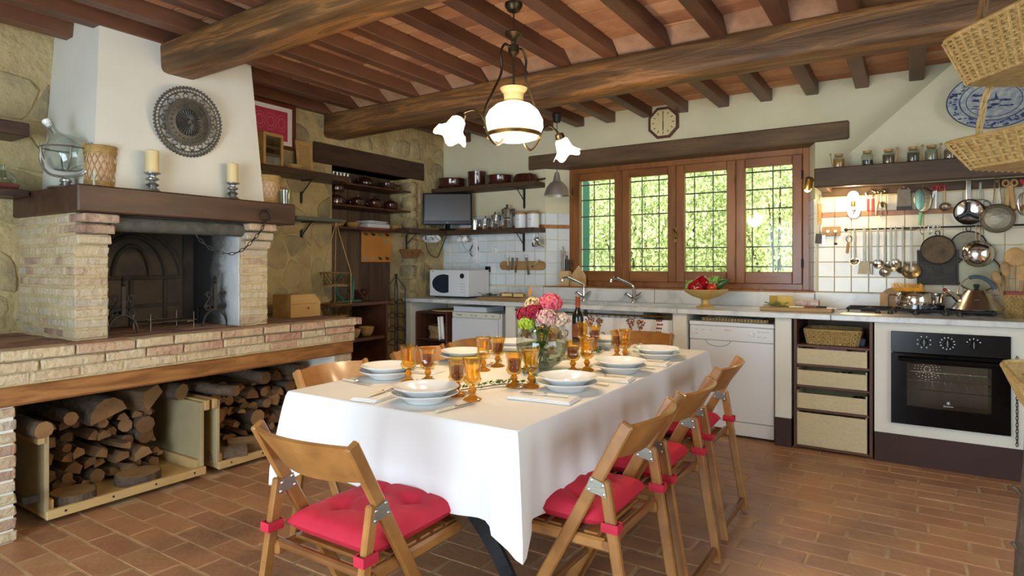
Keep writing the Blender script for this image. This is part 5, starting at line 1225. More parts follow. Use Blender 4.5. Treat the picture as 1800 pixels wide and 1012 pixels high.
def wicker_jar(loc, label, h=.22, r=.066):
    t = thing('wicker_jar', label, 'jar', loc)
    B().lathe([(.0001, .003), (r*.86, .003), (r*.93, h*.5), (r*.9, h*.92), (r*.93, h), (r*.8, h), (r*.75, h*.9), (.0001, h*.88)], 28, cap=False).build('clay_jar', 'terracotta', t, True)
    b = B()
    for k in range(5): z = .006+.009*k; ringz(b, r*.96, .0048, z)
    for k in range(4): z = h-.012-.009*k; ringz(b, r*1.0, .0048, z)
    ringz(b, r*1.03, .006, h-.004); stuff(b.build('woven_bands', 'wicker', t, True))
    b = B()
    for k in range(16):
        for s_ in (-1, 1): a0 = 2*PI*k/16; b.tube([((r*.985)*math.cos(a0+s_*u*.75), (r*.985)*math.sin(a0+s_*u*.75), .045+(h-.09)*u) for u in [j/6 for j in range(7)]], .0025, 4)
    stuff(b.build('lattice', 'wicker', t))
    for s_ in (-1, 1):
        b = B(); b.tube([(0, s_*(r+.012*math.sin(a)), h-.012+.02*math.sin(a)*1.0-.018*math.cos(a)) for a in [PI*i/10 for i in range(11)]], .004, 6); b.build('ear_handle', 'wicker', t, True)
def ringz(b, r, tr, z, n_=32): b.tube([(r*math.cos(2*PI*i/n_), r*math.sin(2*PI*i/n_), z) for i in range(n_)], tr, 5, closed=True)
wicker_jar((-3.72, 1.585, MZ), 'wicker-covered clay jar at the left end of the mantel', .235, .075); wicker_jar((-3.70, 2.622, MZ), 'wicker-covered clay jar at the right end of the mantel', .2, .072)
def candlestick(loc, lab1, lab2, s_=1):
    t = thing('candlestick', lab1, 'candlestick', loc, 0, 'pewter candlesticks on the mantel')
    B().lathe([(r*s_, z*s_) for r, z in [(.0001, 0), (.048, 0), (.046, .006), (.03, .02), (.02, .03), (.03, .038), (.034, .044), (.018, .054), (.016, .062), (.032, .07), (.034, .077), (.018, .085), (.018, .095), (.04, .104), (.042, .11), (.0001, .11)]], 28, cap=False).build('body', 'pewter', t, True)
    c = thing('candle', lab2, 'candle', (loc[0], loc[1], loc[2]+.1105*s_), 0, 'ivory pillar candles')
    B().lathe([(.0001, 0), (.033*s_, 0), (.033*s_, .118*s_), (.03*s_, .122*s_), (.0001, .12*s_)], 24, cap=False).build('wax', 'candle', c, True); B().tube([(0, 0, .118*s_), (.001, 0, .13*s_)], .0015, 5).build('wick', 'black', c)
candlestick((-3.6, 1.80, MZ), 'pewter candlestick left of the iron plate on the mantel', 'ivory pillar candle on the left candlestick', 1.02); candlestick((-3.6, 2.29, MZ), 'pewter candlestick right of the iron plate on the mantel', 'ivory pillar candle on the right candlestick', 1.0)
tg = thing('glass_tumbler', 'clear ribbed glass tumbler at the right end of the mantel', 'glass', (-3.58, 2.665, MZ)); B().lathe([(.0001, .004), (.034, .0), (.04, .1), (.038, .1), (.032, .008), (.0001, .008)], 24, cap=False).build('glass', 'clear', tg, True)
# demijohn in its tilting stand
dj = thing('demijohn_stand', 'steel cradle stand on the mantel corner holding a tilted flask', 'stand', (-3.82, 1.46, MZ), .6)
B().lathe([(.0001, 0), (.085, 0), (.082, .008), (.035, .016), (.02, .03), (.028, .04), (.028, .05), (.014, .058), (.012, .07)], 26, cap=False).build('foot', 'pewter', dj, True)
b = B(); b.tube(bez([(-.13, 0, .24), (-.132, 0, .15), (-.1, 0, .09), (-.04, 0, .068), (.04, 0, .068), (.1, 0, .09), (.132, 0, .15), (.13, 0, .25)], 6), .007, 8); b.build('fork', 'pewter', dj, True)
b = B(); ringz(b, .112, .005, .215)
for k in range(4): a = PI/4+k*PI/2; b.tube(bez([(.112*math.cos(a), .112*math.sin(a), .215), (.1*math.cos(a), .1*math.sin(a), .15), (.06*math.cos(a), .06*math.sin(a), .105), (0, 0, .1)], 5), .004, 6)
b.build('cradle', 'pewter', dj, True); B().tube([(.11, 0, .23), (.165, 0, .23)], .006, 6).build('pivot_screw', 'pewter', dj)
dm = thing('demijohn', 'tilted clear glass flask with porcelain stopper in the steel cradle', 'flask', (-3.82, 1.46, MZ+.105))
T = TR(0, 0, .10, .32, -.42, .25) @ Matrix.Translation((0, 0, -.1))
B().lathe([(.0001, .0), (.06, .002), (.095, .03), (.105, .075), (.095, .125), (.06, .165), (.03, .195), (.022, .22), (.021, .25), (.025, .255), (.024, .262)], 32, T, cap=False).build('glass', 'clear', dm, True); B().lathe([(.012, .245), (.02, .262), (.021, .282), (.014, .288)], 16, T).build('stopper', 'china', dm, True); b = B(); b.tube([T @ Vector(q) for q in ((-.026, 0, .235), (-.03, 0, .27), (0, 0, .292), (.03, 0, .27), (.026, 0, .235))], .0018, 5); b.build('wire_bail', 'steel', dm)
# shelves at the far left
for (z, lab) in ((1.655, 'dark wooden shelf on the stone wall left of the mantel'), (1.985, 'upper dark wooden shelf on the stone wall left of the hood')):
    tag(B().box(WX, WX+.26, .5, 1.385, z, z+.038 if z < 1.9 else z+.075, c=.005).build('wall_shelf', 'darkwood'), lab, 'shelf')
for (y, lab) in ((1.30, 'small round clear glass flask on the far left shelf'), (1.16, 'round clear glass flask at the left picture edge')):
    t = thing('glass_flask', lab, 'flask', (-4.19, y, 1.694)); B().lathe([(.0001, 0), (.04, .0), (.06, .03), (.062, .06), (.04, .095), (.018, .11), (.016, .135), (.019, .138)], 26, cap=False).build('glass', 'clear', t, True)
pk = thing('kindling_sticks', 'bundle of reddish sticks lying on the far left shelf', 'sticks', (-4.11, 1.25, 1.694))
for k in range(5): B().tube([(R.uniform(-.02, .02), -.1, .006+.004*k), (R.uniform(-.02, .02), .1, .008+.004*k)], .005, 5).build('stick', mat('redstick', '#8a4a3a', '#6a3328', .7, scale=9), pk)
# framed print
pc = thing('framed_print', 'framed pink print with white mount on the stone wall', 'picture', (WX+.03, 3.06, 2.41)); hw, hh = .235, .185
for q in ((-hw, hw, hh-.03, hh), (-hw, hw, -hh, -hh+.03)): B().box(-.005, .018, q[0], q[1], q[2], q[3], c=.003).build('frame', mat('redframe', '#6e3524', '#542618', .4, scale=6), pc)
for q in ((-hw, -hw+.03), (hw-.03, hw)): B().box(-.005, .018, q[0], q[1], -hh+.03, hh-.03, c=.003).build('frame', MATS['redframe'], pc)
B().box(-.003, .004, -hw+.03, hw-.03, -hh+.03, hh-.03).build('mount', 'napkin', pc); B().box(.004, .006, -hw+.075, hw-.075, -hh+.065, hh-.065).build('print', mat('pinkprint', '#c23a5c', '#b5304f', .6, scale=12), pc)
b = B()
for k in range(3):
    for r in (.05, .03):
        cyy = -.1+.1*k; n_ = 26
        for i in range(n_):
            a = 2*PI*i/n_; b.box(.0062, .0068, -.0025, .0025, -.0015, .0015, TR(0, cyy+r*math.cos(a), .02+r*1.3*math.sin(a), a))
stuff(b.build('print_motif', mat('palepink', '#e3b4bd', rough=.6), pc))
def bracket(loc, label, h=.19, d=.17, m_='ironblk', rz=0):
    t = thing('shelf_bracket', label, 'bracket', loc, rz)      # local x out of the wall
    B().add([(0, -.012, 0), (0, .012, 0), (0, .012, -h+.02), (0, 0, -h), (0, -.012, -h+.02), (.006, -.012, 0), (.006, .012, 0), (.006, .012, -h+.02), (.006, 0, -h), (.006, -.012, -h+.02)], [(4, 3, 2, 1, 0), (5, 6, 7, 8, 9), (0, 1, 6, 5), (1, 2, 7, 6), (2, 3, 8, 7), (3, 4, 9, 8), (4, 0, 5, 9)]).build('wall_plate', m_, t)
    B().box(0, d, -.009, .009, -.006, 0).build('arm', m_, t); b = B(); b.tube([(.004, 0, -h*.6), (d*.8, 0, -.004)], .005, 6); b.build('brace', m_, t); return t
tag(B().box(WX, WX+.25, 2.83, 3.70, 1.995, 2.045, c=.004).build('wall_shelf', 'darkwood'), 'dark ribbed wooden shelf on the stone wall right of the hood', 'shelf'); bracket((WX, 3.38, 1.994), 'black iron bracket under the ribbed shelf', .2)
tag(B().box(WX, WX+.22, 3.17, 3.66, 1.645, 1.675, c=.003).build('wall_shelf', mat('greenwood', '#6f7666', '#555c50', .7, scale=6, stretch=(3, .5, 3), bump=.1)), 'small grey-green shelf on the stone wall beside the mantel end', 'shelf'); bracket((WX, 3.38, 1.644), 'black iron bracket under the grey-green shelf', .2)
sc_ = thing('display_case', 'small light wooden case with glass front on the ribbed shelf', 'case', (WX+.13, 2.985, 2.046), .12)
for q in ((-.1, .1, 0, .02), (-.1, .1, .235, .26)): B().box(-.045, .045, q[0], q[1], q[2], q[3], c=.003).build('rail', 'lightwood', sc_)
for q in ((-.1, -.075), (.075, .1)): B().box(-.045, .045, q[0], q[1], .02, .235, c=.003).build('stile', 'lightwood', sc_)
for z in (.09, .15): B().box(-.04, .03, -.075, .075, z, z+.008).build('inner_shelf', 'lightwood', sc_)
B().box(.034, .037, -.075, .075, .02, .235).build('glass', 'clear', sc_); B().box(-.045, -.04, -.075, .075, .02, .235).build('back', 'cabwood', sc_); B().lathe([(.012, 0), (.018, .012), (.008, .02)], 12).build('finial', 'cabwood', sc_, True, (0, 0, .26))
bd = thing('peg_board', 'leaning wooden board set with pale beads on the ribbed shelf', 'board', (WX+.10, 3.35, 2.047)); bd.rotation_euler = (0, -.16, -.1)
for q in ((-.075, -.05), (.05, .075)): B().box(-.008, .008, q[0], q[1], 0, .27, c=.003).build('stile', 'lightwood', bd)
B().box(-.008, .008, -.05, .05, .235, .27, c=.003).build('top_rail', 'lightwood', bd); B().box(-.006, .0, -.05, .05, 0, .235).build('panel', 'lightwood', bd)
b = B()
for i in range(6):
    for j in range(12): b.ball((.004, -.043+.017*i, .012+.019*j), .0075, 6, 4)
stuff(b.build('beads', 'straw', bd, True))
def bowl(name, loc, r, h, m_, label, cat='bowl', group=None, fl=0, nf=0):
    return tag(B().lathe([(.0001, 0), (r*.5, 0), (r*.82, h*.4), (r, h), (r*.95, h), (r*.76, h*.42), (.0001, h*.15)], 28, cap=False, flute=fl, nf=nf).build(name, m_, None, True, loc, angle=60), label, cat, group)
bowl('wooden_bowl', (WX+.16, 3.17, 2.046), .085, .035, 'lightwood', 'shallow wooden bowl between the case and the beaded board')
bx = thing('bread_box', 'small light wooden box with slanted lid on the hearth corner', 'box', (-3.93, 3.03, .889), .05)
B().add([(-.1, -.14, 0), (.1, -.14, 0), (.1, .14, 0), (-.1, .14, 0), (-.1, -.14, .17), (.1, -.14, .17), (.1, .08, .17), (.1, .14, .11), (-.1, .14, .11), (-.1, .08, .17)], [(0, 3, 2, 1), (0, 1, 5, 4), (1, 2, 7, 6, 5), (2, 3, 8, 7), (3, 0, 4, 9, 8), (4, 5, 6, 9), (6, 7, 8, 9)]).build('body', 'lightwood', bx); B().box(.1, .103, -.14, .11, .098, .1).build('lid_seam', 'cabwood', bx); B().lathe([(.006, 0), (.006, .01)], 10).build('knob', 'cabwood', bx, True, (.1, .02, .065), (0, PI/2, 0))
# hanging wire basket with two tiers
hk = thing('hanging_basket', 'two-tier wire and cane basket hanging from the grey-green shelf', 'basket', (-4.1, 3.56, .85)); rr = random.Random(2)
def wire_tier(z0, r0, r1, h):
    b = B(); n_ = 22
    for i in range(n_):
        for s_ in (-1, 1): a = 2*PI*i/n_; b.tube([((r0+(r1-r0)*u)*math.cos(a+s_*.55*u), (r0+(r1-r0)*u)*math.sin(a+s_*.55*u), z0+h*u) for u in (0, .33, .66, 1)], .0017, 4)
    stuff(b.build('mesh_tier', 'brass', hk)); b = B(); ringz(b, r1, .005, z0+h); b.build('rim', 'wickerdark', hk, True); b = B(); ringz(b, r0, .004, z0); b.lathe([(.0001, z0), (r0, z0), (r0, z0+.003), (.0001, z0+.003)], 20, cap=False); b.build('tier_base', 'wicker', hk, True)
wire_tier(.0, .10, .135, .10); wire_tier(.255, .10, .135, .11)
for k in range(3): a = 2*PI*k/3+.4; B().tube([(.135*math.cos(a), .135*math.sin(a), .10), (.135*math.cos(a), .135*math.sin(a), .365), (0, 0, .79)], .0035, 5).build('cane_hanger', 'wicker', hk)
b = B(); ringz(b, .09, .004, .265); b.build('inner_ring', 'wicker', hk)
# ------------------------------------------------------------------ niche shelves and crockery
for (z, lab) in ((2.018, 'top niche shelf carrying plates and a teapot'), (1.815, 'middle niche shelf carrying brown lidded pots'), (1.612, 'lowest niche shelf carrying bowls and magazines')):
    t = thing('niche_shelf', lab, 'shelf', (0, 0, z)); B().box(NX+.016, WX+.0, NY0+.002, NY1-.06, 0, .015, c=.003).build('board', 'cabwood', t); B().box(WX+.012, WX+.03, NY0+.03, NY1-.03, 0, .015, c=.003).build('front_edge', 'cabwood', t)
def lpot(loc, r, h, label, lid=True, n=1, handle='ears', group='brown earthenware pots'):
    t = thing('brown_pot', label, 'pot', loc, R.uniform(-.3, .3), group)
    B().lathe([(.0001, 0), (r*.88, 0), (r, h*.2), (r, h*.85), (r*1.04, h), (r*.95, h), (r*.92, h*.3), (.0001, .01)], 26, cap=False).build('body', 'browncer', t, True)
    if lid: B().lathe([(r*1.02, h+.002), (r*.98, h+.012), (r*.5, h+.03), (r*.16, h+.036), (r*.14, h+.046), (r*.2, h+.056), (.0001, h+.06)], 26, cap=False).build('lid', 'browncer', t, True)
    if handle == 'ears':
        for s_ in (-1, 1): b = B(); b.tube([(0, s_*(r+.022*math.sin(a)), h*.7-.02*math.cos(a)) for a in [PI*i/8 for i in range(9)]], .006, 6); b.build('handle', 'browncer', t, True)
    elif handle == 'stick': b = B(); b.tube([(.3*r, r*.8, h*.8), (.35*r, r+.1, h*.95)], [.011, .008], 8); b.build('handle', 'browncer', t, True)
    elif handle == 'loop': b = B(); b.tube([(0, (r+.035*math.sin(a)), h*.5-.045*math.cos(a)) for a in [PI*i/8 for i in range(9)]], .008, 6); b.build('handle', 'browncer', t, True)
    return t
z = 1.831
for (y, r, h, lab) in ((3.84, .078, .06, 'lower brown lidded pot at the left of the middle niche shelf'), (4.11, .072, .064, 'second brown lidded pot on the middle niche shelf'), (4.335, .082, .07, 'third and widest brown lidded pot on the middle niche shelf'), (4.56, .07, .068, 'brown lidded pot at the right of the middle niche shelf')): lpot((-4.43, y, z), r, h, lab)
lpot((-4.43, 3.85, z+.121), .066, .05, 'upper brown lidded pot stacked at the left of the middle niche shelf', group='brown earthenware pots')
tp = thing('teapot', 'round dark brown teapot on the top niche shelf', 'teapot', (-4.47, 4.24, 2.034)); B().lathe([(.0001, 0), (.045, 0), (.075, .03), (.078, .05), (.06, .08), (.035, .09), (.0001, .092)], 28, cap=False).build('body', 'browncer', tp, True); B().lathe([(.035, .092), (.02, .102), (.006, .108), (.011, .12), (.0001, .126)], 18, cap=False).build('lid', 'browncer', tp, True)
b = B(); b.tube(bez([(0, -.07, .04), (.02, -.11, .06), (.02, -.13, .085)], 5), [.014-.0008*i for i in range(11)], 8); b.build('spout', 'browncer', tp, True); b = B(); b.tube([(0, .07+.035*math.sin(a), .05-.03*math.cos(a)) for a in [PI*i/8 for i in range(9)]], .006, 6); b.build('handle', 'browncer', tp, True)
lpot((-4.43, 4.5, 2.034), .08, .07, 'brown saucepan with black stick handle on the top niche shelf', False, handle='stick', group='brown pans')
for k in range(5): tag(B().lathe([(.0001, 0), (.07, 0), (.12, .01), (.12, .013), (.07, .004), (.0001, .004)], 28, cap=False).build('dish', 'china', None, True, (-4.47, 3.90, 2.034+.0085*k)), 'white-edged dish in the stack at the left of the top niche shelf, %s from below' % ORD[k], 'dish', 'dishes on the top niche shelf')
for k in range(10):
    i, j = k % 5, k//5; t = thing('small_glass', 'small clear glass standing on the dish stack, %s from the left, %s row' % (ORD[i], ['front', 'back'][j]), 'glass', (-4.43-.045*j, 3.81+.043*i, 2.034+.0085*4+.0135)); B().lathe([(.0001, .002), (.014, 0), (.018, .04), (.02, .055), (.018, .055), (.012, .006), (.0001, .006)], 14, cap=False).build('glass', 'clear', t, True)
bowl('wooden_bowl', (-4.45, 3.85, 1.628), .10, .062, 'lightwood', 'largest pale wooden bowl at the left of the lowest niche shelf'); bowl('wooden_bowl', (-4.45, 4.06, 1.628), .07, .055, 'lightwood', 'smaller pale wooden bowl beside the magazines in the niche'); bowl('wooden_bowl', (-4.44, 4.61, 1.628), .085, .05, 'lightwood', 'shallow wooden bowl at the right of the lowest niche shelf')
for k, (c_, th) in enumerate((('#b8433f', .016), ('#d5d7da', .03), ('#c5c9cf', .006), ('#8e979f', .006), ('#dcdedf', .008), ('#a4adb5', .006), ('#e2e3e3', .008))):
    zz = 1.6285+sum((.016, .03, .006, .006, .008, .006, .008)[:k]); tag(B().box(-.1, .1, -.15+.005*k, .15-.004*k, 0, th-.0006, c=.001).build('magazine', mat('mag%d' % k, c_, rough=.4), None, False, (-4.455, 4.30+R.uniform(-.02, .02), zz), (0, 0, R.uniform(-.15, .15))), ['red-bound book at the bottom of the magazine stack in the niche', 'thick white book lying on the red-bound book in the niche', 'thin pale grey magazine on the thick white book', 'dark grey magazine in the middle of the niche stack', 'white magazine above the dark grey one in the niche', 'blue-grey magazine second from the top of the niche stack', 'white magazine on top of the niche stack'][k], 'magazine' if k > 1 else 'book')
nb = thing('duck_board', 'orange board with rows of small painted ducks on the niche planks', 'board', (NX+.024, 4.53, 1.47)); B().box(-.006, .004, -.21, .21, -.16, .16, c=.002).build('panel', mat('orangeboard', '#c98438', '#d8964a', .5, scale=3), nb)
for k in range(8):
    y = -.15+.1*(k % 4); zz = .12 if k < 4 else -.125; c_ = ['#5b4a3a', '#3d3128', '#7d8a72', '#4a3222', '#a9a394', '#b5a88f', '#4b3d2c', '#2f3a33'][k]
    b = B(); b.ball((.0055, y, zz), .02, 12, 6, sq=(.05, 1.3, .7)); b.ball((.006, y-.022, zz+.014), .009, 10, 5, sq=(.1, 1, 1)); b.box(.005, .0062, y-.038, y-.028, zz+.011, zz+.015); b.build('duck_print', mat('duck%d' % k, c_, rough=.6), nb, True)
B().box(.004, .0052, .11, .16, .03, .075).build('sticker', mat('sticker', '#9aa06a', rough=.6), nb)
# lower cabinet with bowls, green slicer
lw = thing('low_cabinet', 'dark wooden open cabinet between the hearth and the iron rack', 'cabinet', (-4.33, 3.8, 0))
B().box(-.27, .22, -.46, .42, .915, .945, c=.003).build('top', 'cabwood', lw); B().box(-.27, .2, .39, .415, 0, .915, c=.003).build('side_panel', 'cabwood', lw); B().box(-.27, .2, -.46, -.435, 0, .915, c=.003).build('side_panel', 'cabwood', lw); B().box(-.27, .18, -.435, .39, .59, .62, c=.003).build('shelf', 'cabwood', lw); B().box(-.28, -.27, -.43, .39, 0, .915).build('back_panel', 'plank', lw); B().box(.12, .14, .0, .02, 0, .59).build('divider', 'cabwood', lw)
for (x, y, r, lab) in ((-4.22, 3.66, .06, 'round wicker bowl at the left inside the low cabinet'), (-4.2, 3.84, .07, 'round wicker bowl in the middle inside the low cabinet'), (-4.24, 4.04, .07, 'round wicker bowl at the right inside the low cabinet')): bowl('wicker_bowl', (x, y, .621), r, .085, 'wicker', lab)
sl_ = thing('green_slicer', 'green cast iron cutter with round guard on the low cabinet', 'slicer', (-4.26, 3.83, .946)); mg = mat('greeniron', '#3f6f60', '#2f574b', .4, scale=9)
B().box(-.05, .05, -.16, .12, 0, .018, c=.004).build('base', mg, sl_); b = B(); b.tube(bez([(0, -.05, .02), (0, -.13, .09), (0, -.12, .2), (0, -.03, .265), (0, .06, .2), (0, .055, .02)], 7), .016, 8); b.build('frame', mg, sl_, True)
b = B(); b.tube([(0, .06, .015), (0, .06, .1)], .012, 8); b.tube([(0, .2, .015), (0, .2, .09)], .01, 8); b.build('posts', mg, sl_, True)
for s_ in (-1, 1): B().box(-.07, .07, -.002, .006, 0, .12, TR(0, .145, .02, -s_*.75)).build('trough_board', 'cabwood', sl_)
ir = thing('iron_rack', 'tall narrow wrought iron bottle rack beside the low cabinet', 'rack', (-4.2, 4.39, 0))
for (x, y) in ((-.05, -.07), (.05, -.07), (-.05, .07), (.05, .07)): b = B(); b.tube(bez([(x, y, 0), (x, y, .95), (x, y, 1.05), (x*.3, y*.3, 1.14), (0, 0, 1.17)], 5), .006, 6); b.build('upright', 'iron', ir, True)
B().lathe([(.006, 0), (.018, .012), (.016, .022), (.005, .03)], 12).build('finial', 'iron', ir, True, (0, 0, 1.165))
for k in range(7):
    z = .12+.13*k; b = B(); b.tube([(.05, -.07+.14*i/10, z+.045*math.sin(PI*i/10)) for i in range(11)], .005, 6); b.tube([(-.05, -.07+.14*i/10, z+.045*math.sin(PI*i/10)) for i in range(11)], .005, 6); b.tube([(-.05, -.07, z), (.05, -.07, z)], .004, 5); b.tube([(-.05, .07, z), (.05, .07, z)], .004, 5); b.build('bottle_arch', 'iron', ir, True)
# ------------------------------------------------------------------ back wall shelves, left of the window
t = tag(B().box(-4.32, -3.03, 5.05, WY-.001, 2.045, 2.095, c=.005).build('wall_shelf', 'darkwoodx'), 'upper dark wooden shelf with brown pans on the back wall', 'shelf'); bracket((-3.274, WY-.0015, 2.044), 'black bracket under the right end of the upper pan shelf', .2, .18, rz=-PI/2)
lsh = thing('corner_shelf', 'lower dark wooden corner shelf with television and coffee pots', 'shelf', (-3.7, 5.15, 1.6)); B().box(-.62, .675, -.10, .118, 0, .042, c=.004).build('board', 'darkwoodx', lsh); B().box(-.62, -.4, -.67, -.102, 0, .042, c=.004).build('return_board', 'darkwood', lsh)
bracket((-3.274, WY-.012, 1.599), 'black bracket under the right end of the lower corner shelf', .19, .17, rz=-PI/2); bracket((WX+.012, 4.66, 1.599), 'black bracket under the stone wall end of the corner shelf', .18, .17)
lpot((-4.12, 5.16, 2.096), .15, .10, 'widest brown pan at the left of the upper shelf', False, handle='loop', group='brown pans'); lpot((-3.79, 5.16, 2.096), .095, .15, 'tall brown pot on the upper shelf', False, handle='loop', group='brown pans'); lpot((-3.5, 5.16, 2.096), .125, .09, 'mid-sized brown pan on the upper shelf', False, handle='loop', group='brown pans')
fm = thing('fluted_mould', 'fluted brown baking mould turned upside down at the right end of the upper shelf', 'baking mould', (-3.19, 5.155, 2.096)); B().lathe([(.125, 0), (.12, .03), (.10, .075), (.06, .088), (.0001, .085)], 60, cap=False, flute=.04, nf=18).build('body', 'browncer', fm, True); b = B(); b.tube([(.11, .03, .02), (.2, .05, .03)], [.012, .009], 8); b.build('handle', 'browncer', fm, True)
tv = thing('television', 'small flat black television on the corner shelf', 'television', (-4.05, 5.0, 1.643), YAW); B().box(-.255, .255, -.03, .02, .055, .385, c=.008).build('bezel', 'blackgloss', tv)
B().box(-.235, .235, -.032, -.03, .1, .37).build('screen', mat('tvscreen', '#3a332c', rough=.25), tv); B().lathe([(.0001, 0), (.1, 0), (.09, .008), (.03, .014), (.025, .06)], 24, cap=False).build('stand', 'blackgloss', tv, True); link('lettering', text_mesh('LG', .016, TR(0, -.0305, .07, PI/2)), 'white', tv)
def moka(loc, s_, label, m_='steel'):
    t = thing('coffee_pot', label, 'coffee pot', loc, R.uniform(-.3, .3), 'coffee pots on the corner shelf')
    B().lathe([(.0001, 0), (.045*s_, 0), (.047*s_, .01*s_), (.036*s_, .07*s_), (.037*s_, .085*s_)], 8, cap=False).build('boiler', m_, t); tp_ = B().lathe([(.037*s_, .085*s_), (.034*s_, .095*s_), (.05*s_, .165*s_), (.0001, .166*s_)], 8, cap=False).build('jug', m_, t); B().lathe([(.05*s_, .166*s_), (.02*s_, .182*s_), (.0001, .184*s_)], 8, cap=False).build('lid', m_, t); B().lathe([(.006*s_, .18*s_), (.011*s_, .2*s_), (.008*s_, .207*s_)], 10).build('lid_knob', 'black', t, True)
    B().add([(-.04*s_, -.01*s_, .15*s_), (-.04*s_, .01*s_, .15*s_), (-.068*s_, 0, .168*s_), (-.036*s_, 0, .118*s_)], [(0, 1, 2), (0, 2, 3), (1, 3, 2), (0, 3, 1)]).build('spout', m_, t); b = B(); b.tube([(.045*s_, 0, .155*s_), (.085*s_, 0, .16*s_), (.08*s_, 0, .1*s_)], .008*s_, 6); b.build('handle', 'black', t, True)
moka((-3.665, 5.14, 1.643), .68, 'smallest moka coffee pot on the corner shelf'); moka((-3.545, 5.14, 1.643), .85, 'middle-sized moka coffee pot on the corner shelf'); moka((-3.40, 5.14, 1.643), 1.18, 'largest moka coffee pot beside the white canisters')
mg_ = thing('steel_mug', 'small steel mug right of the television', 'mug', (-3.79, 5.12, 1.643)); B().lathe([(.0001, 0), (.038, 0), (.038, .08), (.044, .105), (.041, .105), (.035, .08), (.0001, .006)], 22, cap=False).build('body', 'steel', mg_, True); b = B(); b.tube([(.038+.025*math.sin(a), 0, .055-.03*math.cos(a)) for a in [PI*i/8 for i in range(9)]], .004, 6); b.build('handle', 'steel', mg_, True)
for k, x in enumerate((-3.235, -3.095)):
    t = thing('canister', ['white enamel canister with wooden lid beside the largest moka pot', 'white enamel canister with wooden lid at the right shelf end'][k], 'canister', (x, 5.14, 1.643)); B().lathe([(.0001, 0), (.058, 0), (.06, .005), (.06, .135), (.0001, .135)], 26, cap=False).build('body', 'white', t, True); B().lathe([(.0001, .135), (.061, .135), (.062, .155), (.05, .162), (.0001, .164)], 26, cap=False).build('lid', 'boardwood', t, True)
    link('lettering', text_mesh('Sale' if k else 'Zucchero', .014, TR(0, 0, 0)), 'black', t, (-.01, -.0605, .085), (PI/2, 0, 0)) if False else None
    B().box(-.012, .012, -.0612, -.0604, .085, .088).build('label_print', 'black', t); B().box(-.006, .008, -.0612, -.0604, .078, .0805).build('label_print', 'black', t)
hbk = thing('egg_basket', 'small round wicker basket with tall handle hanging under the corner shelf', 'basket', (-4.19, 4.58, 1.345)); weave_basket(hbk, .13, .13, .21, .21, .085, 'wickerdark', 6, 24, False, .003)
b = B(); b.tube([(0, .1*math.cos(a), .085+.195*math.sin(a)) for a in [PI*i/16 for i in range(17)]], .0045, 6); b.build('handle', 'wickerdark', hbk, True)
for k in range(6):
    x, y = (-4.15+.045*k, 5.02-.0*k) if k < 4 else (-3.99+.06*(k-4), 5.13); zz = 1.515 if k < 4 else 1.52
    t = thing('cup', 'white cup hanging under the corner shelf, %s from the left' % ORD[k], 'cup', (x-.12*(k < 4), y-.1*(k < 4), zz), .4*k, 'white cups under the corner shelf'); T = TR(0, 0, .03, .9, .3, 0)
    B().lathe([(.0001, -.03), (.022, -.03), (.033, 0), (.036, .03), (.033, .03), (.028, 0), (.0001, -.025)], 20, T, cap=False).build('body', 'china', t, True); b = B(); b.tube([T @ Vector((0, .034+.018*math.sin(a), -.016*math.cos(a))) for a in [PI*i/8 for i in range(9)]], .0035, 6); b.build('handle', 'china', t, True); B().tube([(0, .03, .05), (0, .03, 1.6-zz)], .002, 5).build('hook', 'brass', t)
cbm = [('power_cable', 'white', [(-4.05, 5.2, 1.55), (-4.0, 5.22, 1.45), (-3.88, 5.25, 1.38), (-3.8, 5.25, 1.26)], .004, 'white cable running down the tiles to the microwave'), ('power_cable', 'black', [(-4.27, 4.9, 1.59), (-4.25, 4.92, 1.42), (-4.2, 5.0, 1.36), (-4.18, 5.05, 1.45), (-4.15, 5.1, 1.59)], .005, 'black cable looping on the stone wall under the corner shelf'), ('power_cable', 'black', [(-3.9, 5.24, 1.5), (-3.95, 5.25, 1.42), (-3.9, 5.25, 1.37), (-3.84, 5.25, 1.44), (-3.85, 5.24, 1.5)], .005, 'black cable loop hanging beside the white plugs')]
for (n_, m_, p_, r, lab) in cbm: tag(B().tube(bez(p_, 7), r, 6).build(n_, m_, None, True), lab, 'cable')
ss = thing('socket_strip', 'white socket strip with plugs on the tiles under the corner shelf', 'socket strip', (-3.87, 5.25, 1.44)); B().box(-.03, .03, -.02, .012, -.14, .14, c=.004).build('strip', 'white', ss)
for k in range(3): B().lathe([(.02, 0), (.02, .025), (.012, .035)], 14).build('plug', 'white', ss, True, (0, -.02, -.09+.09*k), (PI/2, 0, 0))
ot = thing('wall_socket', 'black wall socket on the tiles beside the microwave', 'socket', (-3.72, 5.262, 1.235)); B().box(-.035, .035, -.008, .0, -.03, .03, c=.002).build('plate', 'black', ot); B().box(-.02, .02, -.013, -.008, -.015, .015, c=.002).build('insert', 'blackgloss', ot)
hk2 = thing('wall_hook', 'round white ceramic hook on the tiles above the knife board', 'hook', (-3.631, 5.26, 1.45)); B().lathe([(.032, 0), (.03, .006), (.0001, .008)], 20, cap=False).build('plate', 'china', hk2, True, (0, 0, -.02), (PI/2, 0, 0)); b = B(); b.tube(bez([(0, -.004, .05), (0, -.02, .03), (0, -.03, -.02), (0, -.012, -.04)], 5), .004, 6); b.build('prong', 'china', hk2, True)
fu = thing('steel_funnel', 'steel funnel hanging at the right end of the corner shelf', 'funnel', (-3.02, 5.06, 1.50)); T = TR(0, 0, 0, 1.2, 0, -.4); B().lathe([(.052, .0), (.05, -.006), (.012, -.06), (.009, -.11), (.007, -.11), (.01, -.06), (.048, 0)], 24, T, cap=False).build('cone', 'steel', fu, True); B().tube([T @ Vector((.05, 0, 0)), (.03, .0, .1)], .002, 5).build('hook', 'steel', fu)
